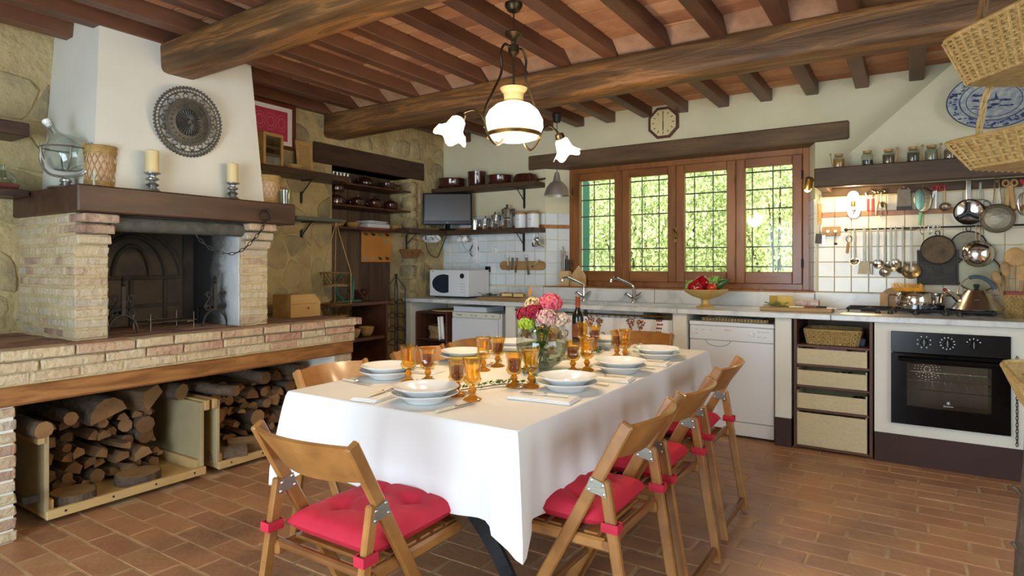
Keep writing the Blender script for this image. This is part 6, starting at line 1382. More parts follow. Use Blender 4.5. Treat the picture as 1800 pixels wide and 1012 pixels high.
tz = thing('bottle_stopper_rack', 'row of small white and steel gadgets hanging by the funnel', 'gadgets', (-3.035, 5.055, 1.5))
for k in range(4): B().ball((.012*(k % 2), 0, .07-.035*k), .013, 10, 6).build('gadget', 'steel' if k % 2 else 'china', tz, True)
B().tube([(0, 0, .1), (0, 0, -.05)], .003, 5).build('wire', 'steel', tz); tz.location = (-3.035, 5.06, 1.499)
# knife board
kb = thing('knife_board', 'rounded wooden board holding small knives on the tiles', 'knife rack', (-3.285, 5.255, 1.273)); b = B(); b.prism([(x, y) for x, y in arc(.225, 0, .045, -PI/2, PI/2, 8)+arc(-.225, 0, .045, PI/2, 3*PI/2, 8)], .02, TR(0, 0, 0, PI/2)); b.build('board', 'boardwood', kb)
for k, (x, tl_, c_, bl2) in enumerate(((-.16, -.05, '#cdbfa6', .06), (-.06, .12, '#7a6a58', .08), (.07, -.15, '#7a6a58', .1), (-.11, .05, '#51606a', .05), (.15, .9, '#b9a57e', .04))):
    t = thing('kitchen_knife', ['small knife with pale knob handle at the left of the knife board', 'cleaver-like knife in the middle of the knife board', 'longest knife with grey handle in the knife board', 'small peeler with blue-grey handle in the knife board', 'corkscrew-like tool with wooden handle at the right of the knife board'][k], 'knife', (-3.285+x, 5.225, 1.28)); t.rotation_euler = (0, tl_, 0)
    b = B(); b.tube([(0, 0, -.005), (0, 0, .075)], [.008, .011], 8); b.build('handle', mat('kh%d' % k, c_, rough=.5), t, True); B().box(-.01, .01, -.001, .001, -bl2, -.004).build('blade', 'steel', t)
    if k in (0, 2): B().lathe([(.012, .075), (.018, .09), (.012, .098), (.0001, .1)], 12).build('pommel', 'china', t, True)
# knife block with knives, gabled board
kbk = thing('knife_block', 'pale wooden block holding upright knives on the window sill', 'knife block', (-2.86, 5.36, SZ+.001), .3); B().box(-.05, .05, -.04, .04, 0, .15, c=.004).build('block', 'pine', kbk)
for k in range(6): x = -.036+.014*k; b = B(); b.box(x-.006, x+.006, -.014+.01*(k % 3), .004+.01*(k % 3), .15, .15+(.2, .24, .19, .12, .15, .11)[k], c=.003); b.build('knife_handle', 'oldsteel' if k < 3 else 'black', kbk)
gb = thing('gabled_board', 'light wooden board with pointed top leaning by the knife block', 'board', (-2.715, 5.37, SZ+.001), .2); B().prism([(-.075, 0), (.075, 0), (.075, .1), (0, .2), (-.075, .1)], .022, TR(0, .011, 0, PI/2)).build('board', 'lightwood', gb); B().box(-.078, -.072, -.04, .0, 0, .14).build('side', 'pine', gb)
# microwave
mw = thing('microwave', 'white microwave oven with dark oval window on the worktop', 'microwave', (-3.915, 5.02, CT)); B().box(-.245, .245, -.17, .19, .018, .285, c=.006).build('body', 'appliance', mw); B().box(-.245, .245, -.178, -.17, .02, .283, c=.003).build('front_panel', 'white', mw)
for (x, y) in ((-.2, -.13), (.2, -.13), (-.2, .15), (.2, .15)): B().lathe([(.012, 0), (.012, .018)], 10).build('foot', 'black', mw, loc=(x, y, 0))
pts = [(.12*math.cos(a)*1.25-.06, .095*math.sin(a)) for a in [PI*.36+i*(2*PI-.72*PI)/24 for i in range(25)]]; B().prism(pts, .002, TR(0, -.1785, .145, PI/2)).build('window', mat('mwglass', '#27303a', rough=.1), mw); B().lathe([(.026, 0), (.026, .004)], 22).build('display', 'black', mw, True, (.175, -.178, .225), (PI/2, 0, 0))
b = B()
for i in range(3):
    for j in range(4): b.box(.155+.022*i, .168+.022*i, -.1795, -.1785, .06+.028*j, .064+.028*j)
stuff(b.build('button_marks', MATS['printgrey'], mw)); B().box(-.22, -.19, -.1795, -.1785, .265, .272).build('brand_mark', MATS['printgrey'], mw)
# boards with bread and rosemary; cheese and salami
def cboard(loc, w_, d_, h_, label, m_='boardwood', rz=0): return tag(B().box(-w_/2, w_/2, -d_/2, d_/2, 0, h_, c=.004).build('cutting_board', m_, None, False, loc, (0, 0, rz)), label, 'cutting board')
cboard((-3.28, 4.93, CT), .5, .26, .025, 'wooden cutting board with bread and rosemary beside the microwave')
for k, (x, y, a) in enumerate(((-3.27, 4.95, .4), (-3.13, 4.95, .2))):
    t = thing('bread', ['longer piece of crusty bread on the left cutting board', 'shorter piece of crusty bread on the left cutting board'][k], 'bread', (x, y, CT+.0255), a); b = B(); b.ball((0, 0, .02), 1, 14, 8); b.v = [(p[0]*(.085-.02*k), p[1]*.04, .022+(p[2]-.02)*.022) for p in b.v]; b.build('crust', mat('crust', '#b5803f', '#8e5a26', .8, scale=18, bump=.3), t, True); B().box(-.05, .05, -.042, -.03, .006, .036, c=.004).build('crumb', mat('crumb', '#e0c890', '#d2b576', .9, scale=40, bump=.3), t)
def herb(loc, label, n_, sx, sy, seed, m_='leaf'):
    rr = random.Random(seed); t = thing('herb_sprigs', label, 'herbs', loc); b = B(); st = B()
    for i in range(n_):
        x, y = rr.uniform(-sx, sx), rr.uniform(-sy, sy); a = rr.uniform(-.5, .5)+PI*(rr.random() < .5); L_ = rr.uniform(.03, .06); dz = rr.uniform(0, .018); T = TR(x, y, .004+dz, 0, rr.uniform(-.6, .1), a); st.tube([T @ Vector((0, 0, 0)), T @ Vector((L_, 0, 0))], .001, 4)
        for k in range(9):
            for s_ in (-1, 1): p = T @ Vector((L_*k/9, 0, 0)); q = T @ Vector((L_*k/9+.006, s_*.008, .004)); b.tube([p, q], .0012, 3)
    stuff(b.build('leaves', m_, t)); stuff(st.build('stems', m_, t))
herb((-3.43, 4.93, CT+.0255), 'bunch of rosemary on the cutting board beside the microwave', 26, .09, .07, 3)
cboard((-.69, 4.86, CT), .47, .22, .03, 'wooden cutting board with cheese and salami left of the hob')
chs = thing('cheese', 'wedge of yellow cheese on the right cutting board', 'cheese', (-.80, 4.9, CT+.031)); b = B(); b.prism([(0, 0)]+arc(0, 0, .1, 0, PI*.75, 10), .075, TR(-.02, -.04, 0)); b.build('wedge', mat('cheese', '#d9b65a', '#cba548', .6, scale=12), chs)
herb((-.82, 4.80, CT+.031), 'sprigs of thyme in front of the cheese', 22, .05, .03, 9, mat('thyme', '#5f7a3c', '#8a9a5c', .6, scale=30))
sal = thing('salami', 'floury salami with cut red end on the right cutting board', 'salami', (-.62, 4.9, CT+.031), -.06); B().lathe([(.0001, -.09), (.02, -.085), (.026, -.06), (.027, .07), (.0268, .071)], 20, TR(0, 0, .027, 0, PI/2), cap=False).build('casing', mat('casing', '#d8cfc6', '#a88880', .8, scale=25), sal, True); B().lathe([(.0265, 0), (.0001, .001)], 20, TR(.071, 0, .027, 0, PI/2), cap=False).build('cut_face', mat('salred', '#8c2f2a', '#b5605a', .6, scale=60), sal)
for k in range(3): tag(B().lathe([(.0001, 0), (.026, 0), (.026, .003), (.0001, .003)], 18, cap=False).build('salami_slice', MATS['salred'], None, False, (-.66+.03*k, 4.815+.005*k, CT+.031+.0031*k)), 'thin salami slice before the salami, %s from the left' % ORD[k], 'salami slice')
tag(B().prism([(0, 0), (.09, .01), (.1, .04), (.02, .05)], .008).build('cheese_slice', mat('palecheese', '#e8dca4', rough=.6), None, False, (-.73, 4.775, CT+.031)), 'pale flat slice of cheese at the front of the right cutting board', 'cheese')
pkn = thing('paring_knife', 'black-handled paring knife at the right of the cheese board', 'knife', (-.52, 4.82, CT+.032), -.2); B().box(-.04, .03, -.008, .008, 0, .012, c=.004).build('handle', 'black', pkn); B().prism([(.03, -.008), (.09, -.002), (.03, .008)], .002).build('blade', 'steel', pkn)
# footed bowl with vegetables
fbw = thing('footed_bowl', 'ochre footed bowl of vegetables on the worktop', 'bowl', (-1.345, 4.85, CT)); B().lathe([(.0001, 0), (.07, 0), (.07, .008), (.045, .016), (.032, .03), (.03, .06), (.04, .07), (.10, .09), (.15, .12), (.17, .142), (.168, .146), (.15, .13), (.09, .1), (.0001, .085)], 40, cap=False).build('bowl', mat('ochreware', '#c9ab68', '#b89550', .5, scale=8), fbw, True)
def veg(name, loc, r, sq, m_, label, lobes=0, rot=(0, 0, 0)):
    t = thing(name, label, name.replace('_', ' '), loc); t.rotation_euler = rot; b = B(); b.ball((0, 0, 0), r, 24, 14, sq=sq)
    if lobes: b.v = [tuple(Vector((x*(1+.14*math.cos(lobes*math.atan2(y, x))), y*(1+.14*math.cos(lobes*math.atan2(y, x))), z-.3*abs(z) if z > .6*r else z))) for x, y, z in b.v]
    b.build('flesh', m_, t, True); B().tube([(0, 0, r*sq[2]*.75), (.005, 0, r*sq[2]*1.15)], .006, 6).build('stalk', 'leaf', t)
mr = mat('peppered', '#b01322', '#8c0d18', .15, scale=5, coat=.5); veg('red_pepper', (-1.41, 4.80, CT+.158), .055, (1, 1, 1.25), mr, 'red pepper lying at the front left of the footed bowl', 4, (1.2, .2, .3)); veg('red_pepper', (-1.37, 4.87, CT+.185), .058, (1, 1, 1.3), mr, 'larger red pepper lying on top in the footed bowl', 4, (.3, 1.3, .2)); veg('tomato', (-1.285, 4.81, CT+.16), .038, (1, 1, .92), mat('tomato', '#b8321f', '#c94a30', .2, scale=5, coat=.4), 'round tomato at the front right of the footed bowl')
veg('zucchini', (-1.26, 4.88, CT+.17), .03, (1, 1, 3.2), mat('zuc', '#2d4a1e', '#41612a', .35, scale=20), 'dark green zucchini leaning at the right of the footed bowl', 0, (.2, 1.0, .2))
def lettuce(loc, label, n_, s_, seed):
    rr = random.Random(seed); t = thing('lettuce', label, 'lettuce', loc)
    for k in range(n_):
        v = []; f = []; a = 2*PI*k/n_+rr.uniform(-.3, .3); tl_ = rr.uniform(.3, 1.0)
        for i in range(6):
            for j in range(5): u, w_ = i/5, -1+j/2; wd = s_*.45*math.sin(PI*(.15+.8*u)); v.append((u*s_, w_*wd, .012*math.sin(i*2.3+j*1.9)+.25*s_*u*u+abs(w_)*.1*s_))
        for i in range(5):
            for j in range(4): f.append((i*5+j, (i+1)*5+j, (i+1)*5+j+1, i*5+j+1))
        B().add(v, f, TR(0, 0, 0, 0, -tl_, a)).build('leaf', 'lettuce', t, True)
lettuce((-1.30, 4.93, CT+.125), 'curly green lettuce at the back of the footed bowl', 9, .13, 3); lettuce((-1.46, 4.87, CT+.12), 'pale lettuce leaves at the left of the footed bowl', 5, .10, 6)
# ------------------------------------------------------------------ cookware around the hob
UY = 5.225; M['utensilsteel'] = mat('utensilsteel', '#8f9488', '#a3a69a', .5, .6, scale=12)
M['copperish'] = mat('copperish', '#a89878', '#8d7c5e', .3, .9, scale=10)
pt = thing('steel_pot', 'bulbous polished steel pot with looped handles on the hob', 'pot', (.03, 4.95, CT+.042))
B().lathe([(.0001, 0), (.08, 0), (.085, .006), (.112, .03), (.118, .06), (.108, .1), (.104, .108), (.101, .108), (.11, .06), (.08, .012), (.0001, .008)], 36, cap=False).build('body', 'chrome', pt, True)
for s_ in (-1, 1): b = B(); b.tube([(s_*(.112+.045*math.sin(a)), .028*math.cos(a), .088) for a in [PI*i/10 for i in range(11)]], .004, 6); b.build('handle', 'chrome', pt, True)
sp_ = thing('spaghetti', 'bundle of dry spaghetti lying across the steel pot', 'pasta', (.0, 4.94, CT+.153)); b = B(); rr = random.Random(8)
for i in range(120): x = rr.uniform(-.085, .085); z = rr.uniform(0, .03); b.tube([(x-.0, -.02+rr.uniform(-.01, .01), z*.3), (x*1.1-.02, .05+rr.uniform(-.01, .02), z+.03)], .0016, 4)
stuff(b.build('strands', mat('pasta', '#e0ab3e', '#d0922a', .5, scale=20), sp_)); B().box(-.07, .07, -.005, .03, .0, .02, TR(0, 0, 0, .4), c=.006).build('bundle_core', MATS['pasta'], sp_)
pt2 = thing('small_steel_pot', 'smaller steel saucepan behind the bulbous pot', 'pot', (.12, 5.06, CT+.042)); B().lathe([(.0001, 0), (.075, 0), (.08, .01), (.08, .1), (.077, .1), (.076, .01), (.0001, .006)], 28, cap=False).build('body', 'chrome', pt2, True); b = B(); b.tube([(.08, -.02, .085), (.17, -.05, .095)], .006, 6); b.build('handle', 'chrome', pt2, True)
kt = thing('kettle', 'conical polished steel kettle with blue arched handle on the hob', 'kettle', (.36, 4.98, CT+.042))
B().lathe([(.0001, 0), (.118, 0), (.12, .006), (.085, .065), (.055, .105), (.05, .112), (.0001, .125)], 36, cap=False).build('body', 'steel', kt, True); B().lathe([(.006, .12), (.016, .135), (.012, .148), (.0001, .15)], 16, cap=False).build('lid_knob', 'black', kt, True)
b = B(); b.tube([(-.07, -.015, .045), (-.115, -.03, .09), (-.145, -.04, .11)], [.02, .013, .009], 10); b.build('spout', 'chrome', kt, True); b = B(); b.tube([(.085*math.cos(a), .0, .095+.095*math.sin(a)) for a in [PI*i/18 for i in range(19)]], .0035, 6); b.build('handle_hoop', 'steel', kt, True); b = B(); b.tube([(.085*math.cos(a), 0, .095+.095*math.sin(a)) for a in [PI*.08+PI*.55*i/10 for i in range(11)]], .011, 8); b.build('handle_grip', mat('kblue', '#3f5560', rough=.5), kt, True)
B().ball((0, 0, 0), .016, 12, 6, sq=(1, .2, .6)).build('maker_badge', mat('badge', '#3a2320', rough=.4), kt, True, (.0, -.088, .062)); B().ball((-.149, -.042, .114), .011, 8, 6).build('whistle_bird', mat('redbird', '#8a2a24', rough=.4), kt, True); kt.scale = (1.14, 1.14, 1.14)
for k, (x, w_, h_, lab) in enumerate(((-.16, .05, .16, 'wooden board with round shoulder leaning behind the steel pot'), (-.10, .16, .13, 'wide wooden board leaning behind the steel pot'))):
    t = tag(B().prism([(-w_/2, 0), (w_/2, 0), (w_/2, h_*.7)]+arc(0, h_*.7, w_/2, 0, PI, 8)[1:-1]+[(-w_/2, h_*.7)], .02, TR(0, .02, 0, PI/2)).build('cutting_board', 'boardwood' if k else 'lightwood', None, False, (x, 5.19+.022*k-.01, CT+.001), (-.06, 0, 0)), lab, 'cutting board')
ub = thing('utensil_basket', 'narrow wicker basket of wooden spoons beside the hob', 'basket', (.56, 5.05, CT)); weave_basket(ub, .085, .085, .10, .10, .14, 'wicker', 9, 20, True, .0025); B().box(-.05, .05, -.05, .05, .135, .165, c=.004).build('band', mat('redcloth', '#8d4a40', rough=.8), ub)
def spoon(loc, rot, L_, kind, label, m_='lightwood'):
    t = thing('wooden_spoon', label, 'spoon', loc); t.rotation_euler = rot; b = B(); b.tube([(0, 0, 0), (0, 0, L_*.72)], [.006, .007], 8); b.build('handle', m_, t, True)
    if kind == 'spoon': bb = B(); bb.ball((0, 0, L_*.84), .03, 14, 8, sq=(.85, .25, 1.6))
    elif kind == 'big': bb = B(); bb.ball((0, 0, L_*.82), .055, 16, 10, sq=(1, .15, 1.15))
    else: bb = B(); bb.box(-.022, .022, -.004, .004, L_*.7, L_, c=.003)
    bb.build('head', m_, t, True)
for k, (x, y, L_, kd, rx, ry, lab, m_) in enumerate(((-.03, -.02, .30, 'spoon', .05, -.25, 'dark wooden spoon leaning left in the utensil basket', 'boardwood'), (-.01, 0, .36, 'spoon', .0, -.12, 'wooden spoon with narrow bowl in the utensil basket', 'boardwood'), (.02, -.02, .32, 'flat', 0, .05, 'flat wooden spatula in the utensil basket', 'lightwood'), (.0, .02, .46, 'big', -.05, .02, 'largest round wooden ladle in the utensil basket', 'lightwood'), (.03, .02, .42, 'flat', -.05, .12, 'tall flat wooden paddle in the utensil basket', 'lightwood'), (.03, -.01, .34, 'spoon', .03, .2, 'wooden spoon leaning right in the utensil basket', 'lightwood'), (-.02, .02, .27, 'flat', .02, -.3, 'short wooden spatula leaning left in the utensil basket', 'boardwood'))): spoon((.56+x, 5.05+y, CT+.008), (rx, ry, 0), L_, kd, lab, m_)
ub2 = thing('utensil_holder', 'square wooden holder with steel tools right of the wicker basket', 'holder', (.67, 5.0, CT)); B().box(-.05, .05, -.05, .05, 0, .13, c=.004).build('box', 'pine', ub2)
for k in range(3): b = B(); b.tube([(-.02+.02*k, 0, .13), (-.05+.03*k, 0, .27)], .008, 6); b.build('tool', 'oldsteel' if k else 'black', ub2, True)
# jars on the hood beam
for k, (x, c_, hh) in enumerate(((-.42, '#a8783a', .095), (-.247, '#3a3530', .1), (-.123, '#5f4a34', .098), (.016, '#4d4136', .1), (.116, '#8c8270', .1), (.217, '#6b5a44', .095))):
    t = thing('spice_jar', ['glass jar of honey-coloured spice at the left end of the hood beam', 'glass jar half full of black spice, second on the hood beam', 'glass jar of brown spice with wooden spoon, third on the hood beam', 'glass jar with wooden spoon leaning on it, fourth on the hood beam', 'glass jar of pale herbs, fifth on the hood beam', 'glass jar half hidden by the hanging basket, sixth on the hood beam'][k], 'jar', (x, 4.85, 1.961), 0, 'spice jars on the hood beam')
    B().lathe([(.0001, .002), (.034, 0), (.036, .01), (.036, hh*.68), (.024, hh*.82), (.026, hh*.86)], 20, cap=False).build('glass', 'clear', t, True); B().lathe([(.0001, .004), (.033, .004), (.033, hh*(.6 if k != 1 else .35)), (.0001, hh*(.6 if k != 1 else .35))], 18, cap=False).build('contents', mat('spice%d' % k, c_, rough=.8), t, True); B().lathe([(.027, hh*.84), (.028, hh*1.0), (.0001, hh*1.01)], 18, cap=False).build('cork_lid', 'boardwood', t, True)
    if k in (0, 2, 3, 4): s_ = -1 if k == 0 else 1; b = B(); b.tube([(s_*.038, -.01, .01), (s_*.05, -.012, hh*.95)], .004, 6); b.ball((s_*.051, -.012, hh*1.0), .009, 8, 6); b.build('jar_spoon', 'boardwood', t, True)
# plate on the hood
pl2 = thing('blue_plate', 'large blue and white painted platter on the hood wall', 'plate', (.45, 4.985, 2.335)); pl2.rotation_euler = (-.16, 0, 0)
T = TR(0, 0, 0, PI/2) @ Matrix.Diagonal((1.12, .86, 1, 1)); B().lathe([(.0001, 0), (.13, 0), (.16, .012), (.225, .02), (.225, .024), (.155, .018), (.125, .006), (.0001, .006)], 48, T, cap=False).build('dish', mat('bluechina', '#c3c8b8', '#7684a0', .2, scale=34), pl2, True)
bm_ = mat('blueprint', '#2b3450', '#4d5a78', .3, scale=30); b = B()
for (r, tr) in ((.222, .003), (.16, .003), (.128, .002)): b.tube([T @ Vector((r*math.cos(2*PI*i/48), r*math.sin(2*PI*i/48), .026 if r > .2 else .02 if r > .15 else .009)) for i in range(48)], tr, 4, closed=True)
b.build('painted_rings', bm_, pl2, True); rr = random.Random(6); b = B()
def blot(x, y, z, sx, sy):
    n_ = 9; b.add([T @ Vector((x+sx*math.cos(2*PI*i/n_)*rr.uniform(.6, 1.1), y+sy*math.sin(2*PI*i/n_)*rr.uniform(.6, 1.1), z)) for i in range(n_)], [tuple(range(n_))])
for i in range(130): a = rr.uniform(0, 6.283); r = rr.uniform(.17, .212); blot(r*math.cos(a), r*math.sin(a), .0215+(r-.155)*.085, rr.uniform(.005, .013), rr.uniform(.004, .01))
for i in range(30): blot(rr.uniform(-.09, .09), rr.uniform(-.06, .01), .0072+.00002*i, rr.uniform(.008, .025), rr.uniform(.003, .008))
for i in range(12): blot(rr.uniform(-.09, -.03), rr.uniform(.01, .06), .0072+.00002*i, rr.uniform(.006, .016), rr.uniform(.006, .014))
b.add([T @ Vector(q) for q in ((.0, .0, .0075), (.02, .0, .0075), (.01, .065, .0075))], [(0, 1, 2)]); stuff(b.build('painted_landscape', bm_, pl2))
# rail and hanging utensils
rl = thing('utensil_rail', 'thin black rail on the tiles with hanging utensils', 'rail', (.03, UY, 1.544)); B().tube([(-.43, 0, 0), (.62, 0, 0)], .006, 8).build('bar', 'ironblk', rl, True)
for x in (-.43, .1, .6): B().tube([(x, 0, 0), (x, .04, 0)], .005, 6).build('fixing', 'ironblk', rl)
B().ball((-.435, 0, 0), .013, 10, 7).build('end_knob', 'ironblk', rl, True)
def hang(name, x, ztop, label, cat, y=UY-.014, rz=0, hook=True):
    t = thing(name, label, cat, (x, y, ztop), rz)
    if hook: b = B(); b.tube([(0, .008*math.sin(a)+.008, .004-.010*math.cos(a)) for a in [PI*1.5*i/10 for i in range(11)]], .0022, 5); b.build('hook', 'steel', t, True)
    return t
def handle(t, L_, w_=.007, m_='utensilsteel', y=0): B().box(-w_, w_, y-.0015, y+.0015, -L_, 0, c=.001).build('handle', m_, t)
def ladle(x, L_, r, label, m_='steel', y=UY-.016, perf=False, tilt=.9):
    t = hang('ladle' if not perf else 'skimmer', x, 1.548, label, 'ladle' if not perf else 'skimmer', y); handle(t, L_-r*.6, .006)
    T = TR(0, -.012, -L_+r*.25, tilt); B().lathe([(.0001, -r*.5), (r*.6, -r*.4), (r*.92, -r*.1), (r, 0), (r*.95, 0), (r*.55, -r*.34), (.0001, -r*.42)], 24, T, cap=False).build('bowl', 'copperish' if perf else m_, t, True)
    if perf:
        b = B()
        for i in range(40): rr_ = r*.8*math.sqrt((i+.5)/40); a = i*2.4; b.ball((rr_*math.cos(a), rr_*math.sin(a), -r*.36+.0+(rr_/r)**2*.3*r), .0028, 5, 4)
        stuff(b.build('holes', 'black', t)); t.children[-1].matrix_local = T
    return t
t = hang('bottle_opener', -.384, 1.51, 'bottle opener with wooden handle at the left end of the rail', 'opener'); B().box(-.008, .008, -.006, .006, -.145, -.06, TR(0, 0, 0, 0, .1), c=.004).build('handle', 'boardwood', t); b = B(); b.tube([(.018*math.cos(a), 0, -.035+.024*math.sin(a)) for a in [2*PI*i/14 for i in range(14)]], .004, 6, closed=True); b.build('loop', 'steel', t, True)
ladle(-.347, .25, .034, 'small long-handled ladle, second on the rail')
t = hang('slotted_turner', -.285, 1.548, 'wide slotted steel turner on the rail', 'turner'); handle(t, .25, .009); B().add([(-.03, 0, -.245), (.03, 0, -.245), (.042, -.012, -.335), (-.042, -.012, -.335), (-.03, .002, -.245), (.03, .002, -.245), (.042, -.010, -.335), (-.042, -.010, -.335)], [(0, 1, 2, 3), (7, 6, 5, 4), (0, 4, 5, 1), (1, 5, 6, 2), (2, 6, 7, 3), (3, 7, 4, 0)]).build('blade', 'copperish', t)
t = hang('serving_fork', -.245, 1.548, 'two-pronged steel serving fork behind the turner', 'fork', UY-.004); handle(t, .25, .008)
for s_ in (-1, 1): b = B(); b.tube([(0, 0, -.24), (s_*.012, -.006, -.27), (s_*.012, -.012, -.34)], .003, 6); b.build('prong', 'copperish', t, True)
t = ladle(-.198, .27, .036, 'toothed spaghetti server on the rail', tilt=1.2); 
for k in range(6): a = PI*(.1+.16*k)+PI; B().tube([(.034*math.cos(a), -.03, -.26+.02*math.sin(a)), (.036*math.cos(a), -.05, -.255+.03*math.sin(a))], .0025, 5).build('tooth', 'steel', t)
ladle(-.156, .33, .036, 'long steel basting spoon on the rail', y=UY-.006, tilt=1.25); ladle(-.118, .29, .048, 'broad steel ladle in the middle of the rail', y=UY-.03); ladle(-.09, .26, .03, 'narrow steel ladle beside the broad ladle', y=UY-.008, tilt=1.2)
ladle(-.046, .30, .045, 'darker skimmer behind the perforated one', 'copperish', y=UY-.006, tilt=1.3); ladle(.005, .325, .06, 'round perforated skimmer at the right of the ladles', y=UY-.03, perf=True, tilt=1.25)
for k in range(6):
    t = hang('steel_hook', .06+.022*k, 1.546, 'small steel hook on the rail, %s of the empty hooks' % ORD[k], 'hook', UY-.008, .3*k, False); b = B(); b.tube(bez([(0, .008, -.008), (0, .008, .008), (0, -.006, .006), (0, 0, -.03), (.012*(-1)**k, 0, -.05), (.022*(-1)**k, -.004, -.04)], 5), .002, 5); b.build('wire', 'steel', t, True); t['group'] = 'steel hooks on the rail'
gpn = thing('grill_pan', 'square black cast iron grill plate leaning on the tiles', 'grill plate', (.16, 5.222, 1.14)); B().box(-.12, .12, 0, .016, 0, .245, c=.004).build('plate', mat('griddark', '#332f2b', '#4a443c', .6, .4, scale=16, bump=.3), gpn)
for q in ((-.12, -.108, 0, .245), (.108, .12, 0, .245), (-.108, .108, 0, .012), (-.108, .108, .233, .245)): B().box(q[0], q[1], -.008, 0, q[2], q[3]).build('rim', MATS['griddark'], gpn)
b = B()
for i in range(15): x = -.1+.0143*i; b.box(x-.0025, x+.0025, -.005, .0, .015, .23)
for i in range(15): z = .018+.0145*i; b.box(-.105, .105, -.004, .0, z-.002, z+.002)
stuff(b.build('ridges', MATS['griddark'], gpn)); b = B(); b.tube([(.03*math.cos(a), -.01, .115+.02*math.sin(a)) for a in [2*PI*i/16 for i in range(16)]], .002, 5, closed=True); b.build('emblem', MATS['griddark'], gpn, True)
def screen(x, zc, rx, rz_, label, m_, y, hk_=True):
    t = thing('splatter_screen', label, 'screen', (x, y, zc)); b = B(); b.tube([(rx*math.cos(2*PI*i/36), 0, rz_*math.sin(2*PI*i/36)) for i in range(36)], .005, 6, closed=True); b.build('rim', 'iron', t, True)
    b = B(); n_ = 36; b.add([(0, .003, 0)]+[(rx*math.cos(2*PI*i/n_), 0, rz_*math.sin(2*PI*i/n_)) for i in range(n_)]+[(0, -.003, 0)]+[(rx*math.cos(2*PI*i/n_), -.002, rz_*math.sin(2*PI*i/n_)) for i in range(n_)], [(0, 1+i, 1+(i+1) % n_) for i in range(n_)]+[(n_+1, n_+2+(i+1) % n_, n_+2+i) for i in range(n_)]); b.build('mesh_disc', m_, t, True)
    b = B(); b.tube([(.014*math.cos(a), 0, rz_+.018+.016*math.sin(a)) for a in [2*PI*i/12 for i in range(12)]], .003, 5, closed=True); b.build('hanging_ring', 'iron', t, True); return t
screen(.16, 1.385, .098, .098, 'dark round splatter screen in front of the grill plate', mat('darkmesh', '#4a3d2e', '#6a5a42', .7, .3, scale=22, bump=.3), 5.185); screen(.335, 1.41, .10, .10, 'grey round splatter screen behind the small frying pan', mat('greymesh', '#7c7866', '#8f8a76', .6, .3, scale=26, bump=.2), 5.235)
bp = thing('round_tray', 'large round grey-green tray leaning on the tiles behind the kettle', 'tray', (.385, 5.235, 1.225)); B().lathe([(.0001, 0), (.12, 0), (.125, .004), (.125, .012), (.118, .012), (.115, .006), (.0001, .006)], 40, TR(0, 0, 0, PI/2), cap=False).build('disc', mat('greytray', '#8f8f72', '#a5a288', .5, .2, scale=6), bp, True); b = B(); b.tube([(.125*math.cos(2*PI*i/40), -.012, .125*math.sin(2*PI*i/40)) for i in range(40)], .004, 6, closed=True); b.build('rim', 'iron', bp, True)
fp2 = hang('frying_pan', .385, 1.545, 'small polished steel frying pan hanging by a wire handle', 'pan', UY-.02)
for s_ in (-1, 1): B().tube([(s_*.011, 0, .0), (s_*.011, -.008, -.12)], .004, 6).build('handle_wire', 'steel', fp2)
B().lathe([(.0001, .045), (.05, .043), (.07, .03), (.085, .004), (.09, 0), (.09, -.003), (.0001, -.003)], 36, TR(0, -.02, -.19, PI/2), cap=False).build('pan', 'chrome', fp2, True)
# tools hanging from the board under the hood
HB = 5.222
def hb(name, x, label, cat, y=HB, rz=0): t = thing(name, label, cat, (x, y, 1.84), rz); B().tube([(0, .014, .004), (0, -.004, .004), (0, -.004, -.012)], .002, 5).build('hook', 'steel', t); return t
t = hb('nutcracker', -.245, 'steel nutcracker with two red handles under the hood beam', 'nutcracker')
for s_ in (-1, 1): b = B(); b.tube(bez([(s_*.004, 0, -.01), (s_*.03, 0, -.03), (s_*.012, 0, -.06), (s_*.013, 0, -.075)], 5), .005, 6); b.build('jaw', 'steel', t, True); B().box(s_*.015-.009, s_*.015+.009, -.005, .005, -.165, -.07, c=.003).build('handle', mat('redplastic', '#b52838', rough=.4), t)
t = hb('corkscrew', -.177, 'winged steel corkscrew under the hood beam', 'corkscrew'); b = B(); b.tube([(.022*math.cos(a), 0, -.025+.012*math.sin(a)) for a in [2*PI*i/14 for i in range(14)]], .005, 6, closed=True); b.tube([(0, 0, -.03), (0, 0, -.1)], .005, 6); b.build('crown', 'copperish', t, True)
for s_ in (-1, 1): b = B(); b.tube([(s_*.012, 0, -.1), (s_*.028, 0, -.12), (s_*.034, 0, -.2)], .005, 6); b.build('wing', 'copperish', t, True)
b = B(); b.lathe([(.018, -.14), (.016, -.11), (.008, -.1)], 12); b.tube([(.006*math.cos(k), .006*math.sin(k), -.14-.008*k) for k in range(10)], .002, 5); b.build('screw', 'copperish', t, True)
t = hb('box_grater', -.038, 'flat steel box grater under the hood beam', 'grater'); B().add([(-.045, -.02, -.165), (.045, -.02, -.165), (.045, .02, -.165), (-.045, .02, -.165), (-.04, -.012, -.02), (.04, -.012, -.02), (.04, .012, -.02), (-.04, .012, -.02)], [(0, 1, 5, 4), (1, 2, 6, 5), (2, 3, 7, 6), (3, 0, 4, 7), (4, 5, 6, 7), (0, 3, 2, 1)]).build('body', 'oldsteel', t)
b = B()
for i in range(9):
    for j in range(13): z = -.03-.0085*j; b.ball((-.033+.0083*i, -.0125-.008*(-z-.02)/.145, z), .0028, 5, 4)
stuff(b.build('teeth', 'copperish', t)); B().box(-.045, .045, -.0225, -.019, -.165, -.14).build('slot_band', 'black', t); b = B(); b.tube([(.03*math.cos(a), 0, -.02+.02*math.sin(a)) for a in [PI*i/10 for i in range(11)]], .004, 6); b.build('handle', 'steel', t, True)
